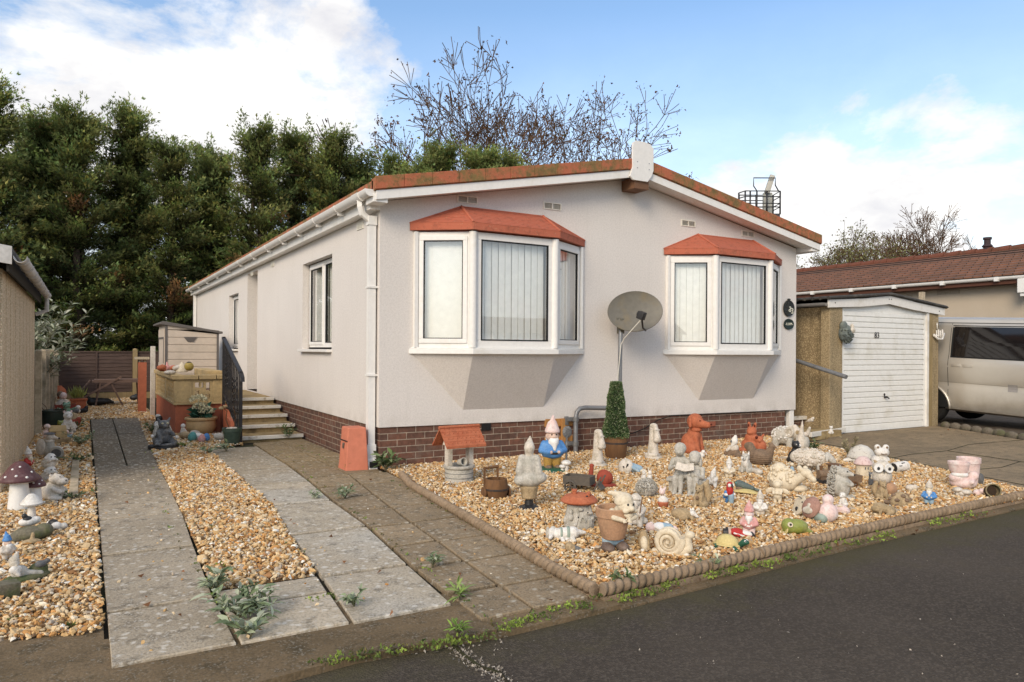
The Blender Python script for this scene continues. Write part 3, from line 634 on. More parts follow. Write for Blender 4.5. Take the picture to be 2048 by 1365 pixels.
def bay(x0,label=None):
    W=bpy.data.objects.new('bay_window',None); col.objects.link(W); W.parent=house; W.location=(0,0,0)
    pr=.40; xs=[x0,x0+.56,x0+1.67,x0+2.34]; P=[(xs[0],0),(xs[1],-pr),(xs[2],-pr),(xs[3],0)]
    z0,z1=1.345,2.655
    lights=[]
    pane_args=[(P[0],P[1],True),(P[1],P[2],False),(P[2],P[3],True)]
    for a,b,s in pane_args:
        A=Vector(a);B=Vector(b);d=(B-A).normalized()
        pane_set(tuple(A+d*.02),tuple(B-d*.02),z0,z1,W,.085,s)
    for p in P[1:3]:
        mb=MB(); mb.cone((p[0],p[1]+.012,z0),(p[0],p[1]+.012,z1),.05,.05,8); mb.build('mullion',WHITE,W,ang=50)
    for p,s in ((P[0],1),(P[3],-1)):
        mb=MB(); mb.bx(min(p[0],p[0]+s*.04),max(p[0],p[0]+s*.04),-.05,0,z0,z1); mb.build('mullion',WHITE,W,smooth=False)
    def off(o,z,y1=0):
        return [(P[0][0]-o,y1,z),(P[0][0]-o*1.0,-.012,z),(P[1][0]-o*.45,P[1][1]-o,z),(P[2][0]+o*.45,P[2][1]-o,z),(P[3][0]+o,-.012,z),(P[3][0]+o,y1,z)]
    mb=MB(); mb.ext(off(.05,z0-.075),(0,0,.06)); mb.ext(off(.025,z0-.015),(0,0,.016)); mb.build('sill',WHITE,W,smooth=False,bevel=.006)
    # sloped apron below
    b0,b1=x0+.64,x0+1.77
    top=[(P[0][0]+.0,0,z0-.076),(P[1][0],P[1][1],z0-.076),(P[2][0],P[2][1],z0-.076),(P[3][0],0,z0-.076)]
    mb=MB(); B0,B1=(b0,0,.61),(b1,0,.605)
    mb.poly([top[0],B0,top[1]]); mb.poly([top[1],B0,B1,top[2]]); mb.poly([top[2],B1,top[3]]); mb.build('apron',STUCCO,W,smooth=False)
    # hipped ribbed roof
    ez=z1+.015; e=[(P[0][0]-.05,0),(P[0][0]-.05,-.012),(P[1][0]-.03,-pr-.06),(P[2][0]+.03,-pr-.06),(P[3][0]+.05,-.012),(P[3][0]+.05,0)]
    r0,r1=(x0+.60,0,z1+.345),(x0+1.74,0,z1+.345)
    mb=MB(); hi=ez+.075
    def ridged(a,b,ra,rb,n=10):
        # lapped courses from eave a-b up to ra-rb
        a,b,ra,rb=map(Vector,(a,b,ra,rb)); prev=None; nrm=((b-a).cross((ra+rb)/2-a)).normalized()
        if nrm.z<0: nrm=-nrm
        for k in range(n):
            t0,t1=k/n,(k+1)/n; q=[a.lerp(ra,t0)+nrm*.0055,b.lerp(rb,t0)+nrm*.0055,b.lerp(rb,t1)+nrm*.002,a.lerp(ra,t1)+nrm*.002]
            mb.poly(q); 
            if k: mb.poly([a.lerp(ra,t0)+nrm*.002,b.lerp(rb,t0)+nrm*.002,q[1],q[0]])
    ridged((*e[1],hi),(*e[2],hi),r0,r0); ridged((*e[2],hi),(*e[3],hi),r0,r1); ridged((*e[3],hi),(*e[4],hi),r1,r1)
    for i in range(1,4):
        a,b=e[i],e[i+1]; mb.poly([(*a,ez),(*b,ez),(*b,hi+.01),(*a,hi+.01)])
    mb.poly([(*q,ez) for q in e])
    for s,(a,r) in enumerate(((e[2],r0),(e[3],r1),(e[1],r0),(e[4],r1))): mb.tube([(*a,hi+.004),(r[0],r[1]-.01,r[2]+.004)],.018 if s<2 else .012,6)
    mb.tube([(r0[0],-.008,r0[2]),(r1[0],-.008,r1[2])],.012,6)
    mb.build('roof',REDROOF,W,smooth=False)
    return W
bay(.40); bay(4.20)
def side_window(y0,y1,z0,z1,split,label,covers):
    W=bpy.data.objects.new('side_window',None); col.objects.link(W); W.parent=house
    x=.10; ys=[y1]+([split] if split else [])+[y0]
    for i,(a,b) in enumerate(zip(ys,ys[1:])): pane_set((x,a),(x,b),z0+.03,z1,W,.07,i==0,.10,.006,covers[i],slat_rot=35)
    mb=MB(); mb.ext([(-.07,y0-.03,z0-.035),(-.07,y1+.05,z0-.035),(.09,y1+.05,z0-.035),(.09,y0-.03,z0-.035)],(0,0,.04)); mb.build('sill',WHITE,W,smooth=False,bevel=.005)
    return W
side_window(1.82,3.28,1.31,2.57,2.50,'',[(0,.32),(0,1.)]); side_window(8.59,9.73,1.30,2.49,None,'',[(0,1)])
mb=MB(); mb.bx(.56,.615,6.66,7.52,.52,2.6); mb.build('door',WHITE,house)
# ------------------------------------------------------------------ left neighbour's garage (pebble-dashed panels)
PEB=mat_pebble('pebbledash_cream',(.90,.76,.55),(.62,.46,.28),62.,(.48,.32,.17))
CORR=M('corrugated_sheet',(.06,.055,.05),.9,.3,6,(.12,.11,.09),.4,bump=.3)
OLDW=M('weathered_white_board',(.55,.53,.50),.8,.15,4,(.35,.32,.27),.4)
gz=T('garage','cream pebbledash panel garage with old white gutter, at the left edge',"garage",(-3.47,.2,0))
def W2(o,root):   # world-coordinate mesh handed to a root that is not at the origin
    o.data.transform(root.matrix_basis.inverted() if root.rotation_euler.z or 1 else Matrix()); o.parent=root; return o
bpy.context.view_layer.update()
mb=MB(); mb.bx(-6.3,-3.48,.2,5.25,-.05,2.0)
ys=[.2,.62,1.1,1.72,2.32,2.9,3.5,4.1,4.7,5.25]
for a,b in zip(ys,ys[1:]): mb.bx(-3.49,-3.455,a+.02,b-.02,-.04,2.02)
mb.bx(-6.3,-3.48,.19,.24,1.95,2.3)
W2(mb.build('wall',PEB,None,smooth=False),gz)
mb=MB(); n=60
for k in range(46):
    y=-.05+k*.118; mb.tube([(-6.3,y,2.62),(-3.36,y,2.14)],.035,6)
mb.ext([(-6.3,-.1,2.63),(-3.36,-.1,2.15),(-3.36,-.1,2.12),(-6.3,-.1,2.60)],(0,5.45,0)); W2(mb.build('roof',CORR,None,smooth=False),gz)
mb=MB(); mb.ext([(-6.3,-.13,2.66),(-3.36,-.13,2.185),(-3.36,-.13,2.03),(-6.3,-.13,2.50)],(0,.03,0)); W2(mb.build('fascia_board',OLDW,None,smooth=False),gz)
mb=MB(); mb.bx(-3.40,-3.38,-.1,5.3,1.97,2.12)
W2(mb.build('soffit_board',M('dark_soffit',(.03,.026,.02),.9,.3),None,smooth=False),gz)
mb=MB()
gp=[(-3.30+.05*math.cos(PI+PI*k/8),2.10+.055*math.sin(PI+PI*k/8)) for k in range(9)]
mb.ext([(x,-.15,z) for x,z in gp]+[(x,-.15,z+.006) for x,z in reversed(gp)],(0,5.5,0))
for y in (.0,.7,1.4,2.1,2.8,3.5,4.2,4.9):
    g2=[(-3.30+1.18*(x+3.30),2.10+1.18*(z-2.10)) for x,z in gp]; mb.ext([(x,y,z) for x,z in g2]+[(x,y,z+.004) for x,z in reversed(gp)],(0,.05,0))
mb.tube([(-3.30,5.1,2.06),(-3.30,5.1,1.86),(-3.44,5.1,1.80)],.03,8)
W2(mb.build('gutter',OLDW,None,ang=35),gz)
# ------------------------------------------------------------------ fences
CPOST=M('concrete_post',(.50,.41,.29),.95,.2,3,(.22,.19,.12),.5,bump=.4,bscale=90)
FENCE=mat_wood('dark_fence_wood',(.060,.034,.026),(.095,.058,.042),(1.2,8,14))
POSTW=mat_wood('pale_post_wood',(.34,.25,.12),(.24,.17,.08),(14,14,1))
fb=T('fence','dark brown lapped timber fence across the back of the garden','fence',(-3.36,13.9,0))
x=-3.36
def lapfence(x0,x1,y,root):
    mb=MB(); 
    for k in range(11):
        z=.16+k*.094; nseg=8
        for s in range(nseg):
            a=x0+(x1-x0)*s/nseg; b=x0+(x1-x0)*(s+1)/nseg; w0=.012*math.sin(s*1.7+k*2.1); w1=.012*math.sin((s+1)*1.7+k*2.1)
            mb.ext([(a,y-.012,z+w0),(b,y-.012,z+w1),(b,y+.004,z+.115),(a,y+.004,z+.115)],(0,.008,0))
    W2(mb.build('panel',FENCE,None,smooth=False),root)
    mb=MB(); mb.bx(x0,x1,y-.03,y+.03,1.19,1.225); mb.bx((x0+x1)/2-.02,(x0+x1)/2+.02,y-.03,y-.013,.14,1.19); W2(mb.build('rail',FENCE,None,smooth=False),root)
    mb=MB(); mb.bx(x0,x1,y-.02,y+.02,-.02,.15); W2(mb.build('gravel_board',POSTW,None,smooth=False),root)
lapfence(-3.36,-1.72,13.9,fb); lapfence(-1.60,.3,13.9,fb); lapfence(.42,2.3,13.9,fb)
for xx in (-1.66,.36): 
    mb=MB(); mb.bx(xx-.055,xx+.055,13.84,13.95,-.02,1.27); mb.ell((xx,13.895,1.27),(.055,.055,.03)); W2(mb.build('post',POSTW,None),fb)
fs=T('fence','side fence of pale concrete posts seen edge on beside the cream garage','fence',(-3.4,5.45,0))
for i,y in enumerate((5.48,6.9,8.4,9.9,11.4,12.9,13.8)):
    mb=MB(); w=.045
    mb.bx(-3.46,-3.46+2*w,y-.05,y+.05,-.02,1.25); mb.box((-3.46+w,y,1.265),(2*w,.1,.03),taper=.7)
    W2(mb.build('post',CPOST,None,bevel=.006),fs)
for a,b in zip((5.48,6.9,8.4,9.9,11.4,12.9),(6.9,8.4,9.9,11.4,12.9,13.8)):
    mb=MB(); mb.bx(-3.56,-3.52,a+.05,b-.05,.18,1.2)
    for k in range(9): mb.bx(-3.52,-3.505,a+.05,b-.05,.2+k*.11,.29+k*.11)
    W2(mb.build('panel',FENCE,None,smooth=False),fs)
    mb=MB(); mb.bx(-3.56,-3.50,a+.05,b-.05,-.02,.17); W2(mb.build('gravel_board',CPOST,None,smooth=False),fs)
# ------------------------------------------------------------------ raised patio, steps, railing
ORANGE=M('terracotta_masonry_paint',(.47,.145,.075),.85,.15,2,(.38,.115,.06),.4,bump=.15,bscale=60)
YEL=M('reconstituted_stone',(.52,.38,.19),.9,.15,3,(.40,.30,.16),.5,bump=.3,bscale=80,grime_shade=(.15,.11,.05))
SCAP=M('step_concrete',(.40,.29,.14),.9,.2,5,(.17,.12,.06),.5,bump=.3)
WPAINT=M('white_step_paint',(.74,.70,.62),.7,.1,8,(.35,.28,.18),.28)
pt=T('patio_wall','raised patio wall, terracotta painted below, pierced sand coloured blocks above','patio wall',(-1.6,4.58,0))
mb=MB(); mb.bx(-1.6,-.90,4.60,8.0,-.05,.455); W2(mb.build('base',ORANGE,None,smooth=False),pt)
mb=MB(); mb.bx(-.90,-.02,5.1,8.0,-.05,.475); W2(mb.build('floor',SCAP,None,smooth=False),pt)
mb=MB(); mb.bx(-1.58,-.92,4.62,7.98,.455,.47); W2(mb.build('floor',SCAP,None,smooth=False),pt)
mb=MB(); mb.bx(-1.63,-.88,4.565,4.70,.44,.475); mb.bx(-1.63,-1.50,4.70,8.0,.44,.475); W2(mb.build('ledge',YEL,None,smooth=False,bevel=.005),pt)
for (a,b) in ((-1.62,-1.37),(-1.06,-.885)):
    mb=MB(); mb.bx(a,b,4.58,4.69,.475,.83); W2(mb.build('pier',YEL,None,bevel=.006),pt)
for y in (5.9,7.85):
    mb=MB(); mb.bx(-1.62,-1.5,y,y+.15,.475,.83); W2(mb.build('pier',YEL,None,bevel=.006),pt)
mb=MB()   # pierced block facing the drive: pinwheel of bars
a,b,z0,z1=-1.37,-1.06,.475,.83
for (u0,u1,w0,w1) in ((a,b,z0,z0+.05),(a,b,z1-.05,z1),(a,a+.045,z0+.05,z1-.05),(b-.045,b,z0+.05,z1-.05),((a+b)/2-.05,(a+b)/2+.05,.60,.70),(a+.045,(a+b)/2-.05,.66,.70),((a+b)/2+.05,b-.045,.60,.64),((a+b)/2+.01,(a+b)/2+.05,.70,z1-.05),((a+b)/2-.05,(a+b)/2-.01,z0+.05,.60),(a+.11,a+.14,z1-.12,z1-.05),(b-.14,b-.11,z0+.05,z0+.12)): mb.bx(u0,u1,4.59,4.68,w0,w1)
W2(mb.build('pierced_block',YEL,None,smooth=False),pt)
for (ya,yb) in ((4.70,5.9),(6.05,7.85)):
    mb=MB(); n=max(3,int((yb-ya)/.22))
    mb.bx(-1.60,-1.53,ya,yb,.475,.52); mb.bx(-1.60,-1.53,ya,yb,.79,.83)
    for k in range(n+1):
        y=ya+(yb-ya-.05)*k/n; mb.bx(-1.60,-1.53,y,y+.05,.52,.79)
    for k in range(n):
        y=ya+(yb-ya)*(k+.5)/n
        mb.bx(-1.598,-1.535,y-.05,y+.05,.565,.60); mb.bx(-1.598,-1.535,y-.05,y+.05,.64,.675); mb.bx(-1.598,-1.535,y-.05,y+.05,.715,.75)
    W2(mb.build('pierced_block',YEL,None,smooth=False),pt)
mb=MB()
for (a,b,c,d) in ((-1.65,-1.28,4.55,4.72),(-1.27,-1.02,4.55,4.72),(-1.01,-.87,4.55,4.72)): mb.bx(a,b,c,d,.83,.90)
for k in range(8): mb.bx(-1.65,-1.48,4.73+k*.41,5.13+k*.41,.83,.90)
W2(mb.build('coping',YEL,None,smooth=False,bevel=.008),pt)
mb=MB(); mb.bx(-1.12,-.90,4.75,6.4,.83,.96); W2(mb.build('step_block',YEL,None,smooth=False,bevel=.01),pt)
st=T('entrance_steps','five concrete steps with white painted nosings up to the side door','steps',(-.45,3.1,0))
NY=[3.12,3.62,4.10,4.55,5.05]; NZ=[.065,.175,.285,.39,.49]
mb=MB()
for i,(y,z) in enumerate(zip(NY,NZ)):
    ye=NY[i+1]+.03 if i<4 else 7.6
    mb.bx(-.86,-.03,y+.035,ye if i<4 else 5.12,-.05 if i==0 else NZ[i-1]-.03,z-.008)
    mb.bx(-.86,-.03,y+.05,ye,z-.045,z-.004)
W2(mb.build('tread',SCAP,None,smooth=False),st)
for i,(y,z) in enumerate(zip(NY,NZ)):
    mb=MB(); mb.bx(-.88,-.02,y,y+.05,z-.05,z); W2(mb.build('nosing',WPAINT,None,smooth=False,bevel=.004),st)
mb=MB(); mb.ext([(-.95,3.2,-.05),(-.95,4.58,-.05),(-.95,4.58,.44),(-.95,4.4,.44),(-.95,4.1,.36),(-.95,4.05,.28),(-.95,3.7,.24),(-.95,3.65,.15),(-.95,3.3,.10)],(.06,0,0)); W2(mb.build('side_wall',ORANGE,None,smooth=False),st)
IRON=M('black_iron_paint',(.018,.016,.018),.45,.3,20,(.05,.045,.04),.3,spec=.5)
rl=T('handrail','black wrought iron handrail with scrolled bars beside the entrance steps','railing',(-.93,2.95,0))
def rz(y): return 1.49+( .99-1.49)*(4.40-y)/(4.40-2.95)
for y,top in ((2.95,1.0),(4.40,1.50)):
    mb=MB(); mb.bx(-.955,-.915,y-.02,y+.02,-.02,top); W2(mb.build('post',IRON,None,smooth=False),rl)
mb=MB(); mb.ext([(-.965,4.43,rz(4.43)),(-.965,2.93,rz(2.93)),(-.965,2.84,rz(2.84)-.03),(-.965,2.82,rz(2.82)-.09),(-.965,2.85,rz(2.85)-.085),(-.965,2.93,rz(2.93)-.035),(-.965,4.43,rz(4.43)-.035)],(.06,0,0)); W2(mb.build('top_rail',IRON,None,smooth=False,bevel=.006),rl)
mb=MB(); mb.ext([(-.95,4.4,rz(4.4)-.86),(-.95,2.95,rz(2.95)-.86),(-.95,2.95,rz(2.95)-.89),(-.95,4.4,rz(4.4)-.89)],(.03,0,0)); mb.bx(-.948,-.922,3.0,4.38,.40,.425); W2(mb.build('bottom_rail',IRON,None,smooth=False),rl)
for k in range(1,12):
    y=2.95+1.45*k/12; mb=MB(); mb.bx(-.943,-.927,y-.008,y+.008,rz(y)-.87,rz(y)-.02)
    W2(mb.build('baluster',IRON,None,smooth=False),rl)
for y in (3.43,4.03):
    mb=MB()
    for s in (0,1):
        mb.tube([(-.935+.035*math.cos(t*1.0+s*PI),y+.04*math.sin(t*1.0+s*PI),rz(y)-.62+.36*t/12.5) for t in [i*.5 for i in range(26)]],.008,5)
    W2(mb.build('scroll',IRON,None),rl)
# ------------------------------------------------------------------ plastic shed on the patio
SHED=M('beige_shed_plastic',(.58,.49,.40),.6,.06,2,(.48,.41,.33),.4); SHG=M('grey_shed_trim',(.13,.115,.105),.6,.1)
sh=T('shed','beige plastic pent roof garden shed with dark grey trim behind the patio wall','shed',(-1.4,9.0,0))
x0,x1,y0,y1=-1.37,-.33,9.0,10.6
mb=MB()
for k in range(9):
    z=.46+k*.155; zt=min(z+.15,1.72); 
    def top(x): return 1.80+(1.63-1.80)*(x-x0)/(x1-x0)
    if k<8: mb.bx(x0+.03,x1-.03,y0,y0+.03,z,z+.147)
    else: mb.ext([(x0+.03,y0,z),(x1-.03,y0,z),(x1-.03,y0,top(x1)),(x0+.03,y0,top(x0))],(0,.03,0))
mb.bx(x0+.01,x1-.01,y0+.02,y1,.45,1.62); mb.bx(x0+.012,x0+.03,y0+.05,y1,.45,1.80)
W2(mb.build('wall',SHED,None,smooth=False,bevel=.006),sh)
for xx in (x0,x1-.035):
    mb=MB(); mb.bx(xx,xx+.045,y0-.012,y0+.05,.45,1.70 if xx>-1 else 1.82); W2(mb.build('corner_trim',SHG,None,smooth=False,bevel=.004),sh)
mb=MB(); mb.ext([(x0-.10,y0-.05,1.845),(x0-.04,y0-.05,1.875),(x1+.08,y0-.05,1.675),(x1+.08,y0-.05,1.63),(x0-.10,y0-.05,1.81)],(0,1.75,0)); W2(mb.build('roof',SHG,None,smooth=False,bevel=.005),sh)
mb=MB(); mb.ext([(-1.02,y0-.015,1.555),(-.94,y0-.015,1.45),(-.82,y0-.015,1.45),(-.76,y0-.015,1.555)],(0,.012,0)); 
for k in range(3): mb.bx(-.97+k*.01,-.81-k*.01,y0-.02,y0-.014,1.53-k*.03,1.538-k*.03)
W2(mb.build('vent',SHG,None,smooth=False),sh)
mb=MB(); mb.bx(x0-.006,x0+.012,y0+.15,y1-.12,.5,1.72); dr=W2(mb.build('door',SHED,None,smooth=False,bevel=.004),sh)
mb=MB(); mb.bx(x0-.016,x0-.006,y0+.2,y0+.26,1.0,1.55); mb.bx(x0-.016,x0-.006,y1-.3,y1-.24,1.0,1.55); mb.bx(x0-.016,x0-.006,y0+.27,y1-.31,1.51,1.55); h=mb.build('handle',SHG,None,smooth=False); h.data.transform(sh.matrix_basis.inverted()); h.parent=dr
# white batten and terracotta pillar at the back of the patio
mb=MB(); mb.bx(-1.70,-1.62,8.05,8.20,-.05,1.35); o=mb.build('white_post',M('whitewashed_block',(.62,.56,.48),.9,.15,5,(.4,.36,.3),.4),None,smooth=False,bevel=.006); tag(o,'whitewashed upright post at the corner of the shed patio','post')
mb=MB(); mb.bx(-1.86,-1.71,9.0,9.15,-.05,1.02); pl2=mb.build('pillar',ORANGE,None,smooth=False); tag(pl2,'terracotta painted pillar with pale flat cap near the back fence','pillar')
mb=MB(); mb.bx(-1.93,-1.66,8.96,9.22,1.08,1.13); 
for dx in (-1.83,-1.74): mb.cone((dx,9.07,1.02),(dx,9.07,1.08),.025,.025,8)
mb.build('cap',CPOST,pl2,smooth=False)
# ------------------------------------------------------------------ terracotta painted meter cupboard at the corner
mx=T('meter_box','terracotta painted tapering meter cupboard beside the white downpipe','meter box',(-.23,.22,0))
mb=MB()
A=[(-.375,.0),(-.13,-.05),(-.12,.26),(-.375,.28)]; B=[(-.335,.04),(-.14,.01),(-.14,.25),(-.335,.27)]
bm=mb.bm; lo=[bm.verts.new((x,y,-.02)) for x,y in A]; mi=[bm.verts.new((x,y,.06)) for x,y in [(-.365,.01),(-.13,-.04),(-.12,.26),(-.365,.27)]]; hi=[bm.verts.new((x,y,.46)) for x,y in B]
bm.faces.new(hi)
for a_,b_ in ((lo,mi),(mi,hi)):
    for i in range(4): bm.faces.new((a_[i],a_[(i+1)%4],b_[(i+1)%4],b_[i]))
W2(mb.build('casing',M('salmon_masonry_paint',(.56,.19,.115),.85,.12,2,(.48,.16,.095),.4,bump=.12,bscale=60),None,smooth=False,bevel=.012),mx)
mb=MB(); mb.box((-.352,.15,.315),(.012,.25,.008)); W2(mb.build('door_gap',DARK,None,smooth=False),mx)
mb=MB(); mb.box((-.358,.13,.26),(.02,.03,.06),(12,0,0),.005); W2(mb.build('handle',M('zinc_dull',(.2,.17,.14),.6,.3,metal=.5),None),mx)
# ------------------------------------------------------------------ right-hand concrete garage
PEB2=mat_pebble('pebbledash_brown',(.64,.50,.29),(.29,.205,.11),62.,(.11,.08,.035))
PEBP=mat_pebble('pebbledash_pillar',(.58,.45,.26),(.30,.22,.12),95.,(.10,.08,.045))
DOORW=M('white_garage_door',(.80,.785,.74),.5,.05,2,(.66,.63,.55),.3,spec=.4)
FASW=M('white_fascia_paint',(.74,.71,.66),.6,.06,3,(.55,.5,.42),.3)
ga=T('garage','brown pebbledash garage with white slatted up and over door beside the house','garage',(7.47,-.22,0))
mb=MB(); mb.bx(7.63,7.74,-.20,6.5,-.05,2.06)
for k in range(5): mb.bx(7.60,7.63,.0+k*1.3,1.26+k*1.3,-.05,2.05)
mb.bx(10.40,10.50,-.20,6.5,-.05,2.06); mb.bx(7.74,10.4,6.4,6.5,-.05,2.2); W2(mb.build('wall',PEB2,None,smooth=False),ga)
for (a,b) in ((7.47,7.80),(10.36,10.56)):
    mb=MB(); mb.bx(a,b,-.23,-.06,-.05,2.05); W2(mb.build('pillar',PEBP,None,smooth=False,bevel=.012),ga)
mb=MB(); mb.bx(10.18,10.24,-.24,-.15,-.01,2.05); mb.bx(7.80,7.83,-.215,-.15,-.01,2.03); W2(mb.build('door_post',FASW,None,smooth=False),ga)
mb=MB(); mb.bx(10.24,10.36,-.235,-.15,-.01,2.05); W2(mb.build('timber_jamb',POSTW,None,smooth=False),ga)
mb=MB(); dx0,dx1=7.83,10.18; n=22; z=.0; pts=[]
for k in range(n):
    a=.02+1.98*k/n; b=.02+1.98*(k+1)/n; pts+=[(a,-.185),(a+.014,-.207),(b-.012,-.207),(b,-.185)]
prof=[(-.19+.03,.02)]+[(y,z) for z,y in pts]+[(-.16,2.0)]
mb.ext([(dx0,y,z) for y,z in prof],(dx1-dx0,0,0)); dr=W2(mb.build('garage_door',DOORW,None,smooth=False),ga)
mb=MB(); mb.bx(dx0,dx0+.03,-.212,-.208,.02,2.0); mb.bx(dx1-.06,dx1,-.212,-.208,.02,1.93); mb.bx(dx0,dx1,-.214,-.19,.0,.03); h=mb.build('door_edge',DOORW,None,smooth=False); h.data.transform(ga.matrix_basis.inverted()); h.parent=dr
mb=MB(); mb.cone((8.97,-.21,.555),(8.97,-.25,.555),.02,.014,10); mb.box((8.985,-.26,.55),(.085,.018,.022),(0,25,0),.006); mb.cone((8.96,-.214,.60),(8.96,-.218,.60),.022,.022,10); h=mb.build('handle',IRON,None); h.data.transform(ga.matrix_basis.inverted()); h.parent=dr
def text(s,size,loc,rot,mat,parent,name='lettering',depth=.002,font=None,align='CENTER'):
    c=bpy.data.curves.new(name,'FONT'); c.body=s; c.size=size; c.extrude=depth; c.align_x=align; c.align_y='CENTER'
    o=bpy.data.objects.new(name,c); col.objects.link(o)
    me=bpy.data.meshes.new_from_object(o.evaluated_get(bpy.context.evaluated_depsgraph_get())); bpy.data.objects.remove(o)
    o=bpy.data.objects.new(name,me); col.objects.link(o); me.materials.clear(); me.materials.append(mat)
    mt=Matrix.Translation(loc)@rotm(rot); me.transform(mt)
    if parent: o.parent=parent
    return o
INK=M('black_ink',(.03,.025,.03),.6,.1)
h=text('83',.14,(8.735,-.2185,1.605),(90,0,0),INK,None,'number'); h.data.transform(ga.matrix_basis.inverted()); h.parent=dr
mb=MB(); gx=lambda x: 2.04+.125*(1-abs(x-9.02)/1.6)
mb.ext([(7.80,-.19,2.0),(10.24,-.19,2.0),(10.24,-.19,2.04),(9.02,-.19,2.15),(7.80,-.19,2.04)],(0,.03,0)); W2(mb.build('gable_panel',DOORW,None,smooth=False),ga)
mb=MB()
L=[(7.40,2.03),(8.3,2.075),(9.02,2.145),(9.7,2.07),(10.68,2.0)]; U=[(7.40,2.155),(8.3,2.21),(9.02,2.285),(9.25,2.28),(9.8,2.20),(10.68,2.125)]
mb.ext([(x,-.27,z) for x,z in L]+[(x,-.27,z) for x,z in reversed(U)],(0,.03,0)); fo=W2(mb.build('fascia_board',FASW,None,smooth=False),ga)
mb=MB()
for x,z in ((7.55,2.11),(8.99,2.225),(9.05,2.225),(10.5,2.07)): 
    mb=MB(); mb.cone((x,-.27,z),(x,-.274,z),.011,.011,8); h=mb.build('bolt',IRON,None); h.data.transform(ga.matrix_basis.inverted()); h.parent=fo
mb=MB()
for xa,za,xb,zb in ((7.36,2.17,9.02,2.30),(9.02,2.30,10.72,2.135)):
    n=13
    mb.ext([(xa,-.32,za),(xb,-.32,zb),(xb,-.32,zb+.012),(xa,-.32,za+.012)],(0,6.9,0))
    for k in range(46): 
        y=-.28+k*.147; mb.tube([(xa,y,za+.012),(xb,y,zb+.012)],.03,6)
W2(mb.build('roof',CORR,None,smooth=False),ga)
mb=MB(); gp=[(7.36+.045*math.cos(PI+PI*k/8),2.10+.05*math.sin(PI+PI*k/8)) for k in range(9)]
mb.ext([(x,-.25,z) for x,z in gp]+[(x,-.25,z+.005) for x,z in reversed(gp)],(0,6.6,0)); W2(mb.build('gutter',M('grey_gutter',(.22,.21,.20),.6,.2),None,ang=35),ga)
mb=MB(); mb.bx(10.62,10.70,.1,.18,1.9,2.45); o=mb.build('post',CPOST,None,bevel=.004); tag(o,'short grey post end standing behind the right end of the garage roof','post')
# low concrete steps between house and garage
sp=T('side_steps','two low concrete steps with white painted edges between house and garage','steps',(7.2,-.3,0))
mb=MB(); mb.bx(6.75,7.46,-.46,.30,-.05,.095); W2(mb.build('tread',SCAP,None,smooth=False),sp)
mb=MB(); mb.ext([(6.66,-.52,.03),(7.80,-.30,.03),(7.80,-.30,.10),(6.66,-.52,.10)],(0,.05,0)); W2(mb.build('nosing',WPAINT,None,smooth=False,bevel=.004),sp)
mb=MB(); mb.bx(6.97,7.58,.32,1.6,-.05,.21); W2(mb.build('riser',BRICK,None,smooth=False),sp)
mb=MB(); mb.bx(6.95,7.60,.28,.36,.19,.25); W2(mb.build('nosing',WPAINT,None,smooth=False,bevel=.004),sp)
mb=MB(); mb.bx(6.97,7.58,.36,1.6,.21,.24); W2(mb.build('tread',SCAP,None,smooth=False),sp)
GALV=M('galvanised_tube',(.22,.225,.235),.45,.15,9,(.14,.14,.145),.4,metal=.35,spec=.5)
mb=MB(); mb.tube([(7.2,-.72,.94),(7.2,.2,1.18),(7.2,1.6,1.55)],.033,12); hr=mb.build('handrail',GALV,None,ang=80); tag(hr,'sloping grey tube handrail between house corner and brown garage','handrail')
mb=MB(); mb.tube([(7.2,1.55,1.53),(7.2,1.6,.2)],.03,10); mb.build('post',GALV,hr,ang=80)
# flood light on the back corner
fl=T('floodlight','small black security lamp on the side wall by the house number','lamp',(7.0,.4,2.0))
mb=MB(); mb.bx(6.95,7.02,.36,.44,1.80,1.92,.01); mb.cap((7.0,.36,1.84),(7.08,.28,1.84),.035,.03); W2(mb.build('sensor',IRON,None),fl)
mb=MB(); mb.ell((7.08,.28,1.97),(.065,.065,.065)); mb.cap((7.0,.4,1.90),(7.06,.32,1.95),.02,.02); W2(mb.build('lamp_head',M('grey_lamp_glass',(.30,.30,.31),.3,.1),None),fl)
# ------------------------------------------------------------------ number plaques
BLK=M('black_cast_plaque',(.014,.016,.016),.5,.3,20,spec=.5,bump=.3,bscale=40); GRNP=M('green_slate_plaque',(.016,.030,.028),.5,.2)
CRM=M('cream_lettering',(.72,.70,.58),.6,.05)
pq=T('house_number_plaque','black oval house plaque with flowers and the number 83 on the front wall','plaque',(6.75,-.01,2.005))
mb=MB(); mb.lathe([(.135,0),(.150,.008),(.145,.022),(.13,.018)],(0,0,0),(90,0,0),32,.85,.86); mb.build('plate',BLK,pq)
mb=MB(); rg=random.Random(3)
for k in range(16): mb.ell((-.085+.09*rg.random(),-.022,-.09+.19*rg.random()),(.014,.006,.012))
mb.ell((.0,-.012,.137),(.04,.01,.018)); mb.build('flower_relief',M('plaque_relief',(.045,.045,.038),.6,.4,40),pq)
for s,x,z in (('8',.015,-.02),('3',.070,-.045)): text(s,.125,(x,-.021,z),(90,0,0),CRM,pq,'number',.003)
pq2=T('house_name_plaque','small round green house name plaque under the number oval','plaque',(6.755,-.01,1.755))
mb=MB(); mb.lathe([(.115,0),(.128,.006),(.122,.018),(.11,.014)],(0,0,0),(90,0,0),32,.92,.66); mb.build('plate',GRNP,pq2)
tx=text('-LUPI-',.052,(0,0,0),(90,0,0),CRM,pq2,'lettering',.002); tx.data.transform(Matrix.Translation((0,-.018,0))@Matrix.Diagonal((1.35,1,1.1,1)))
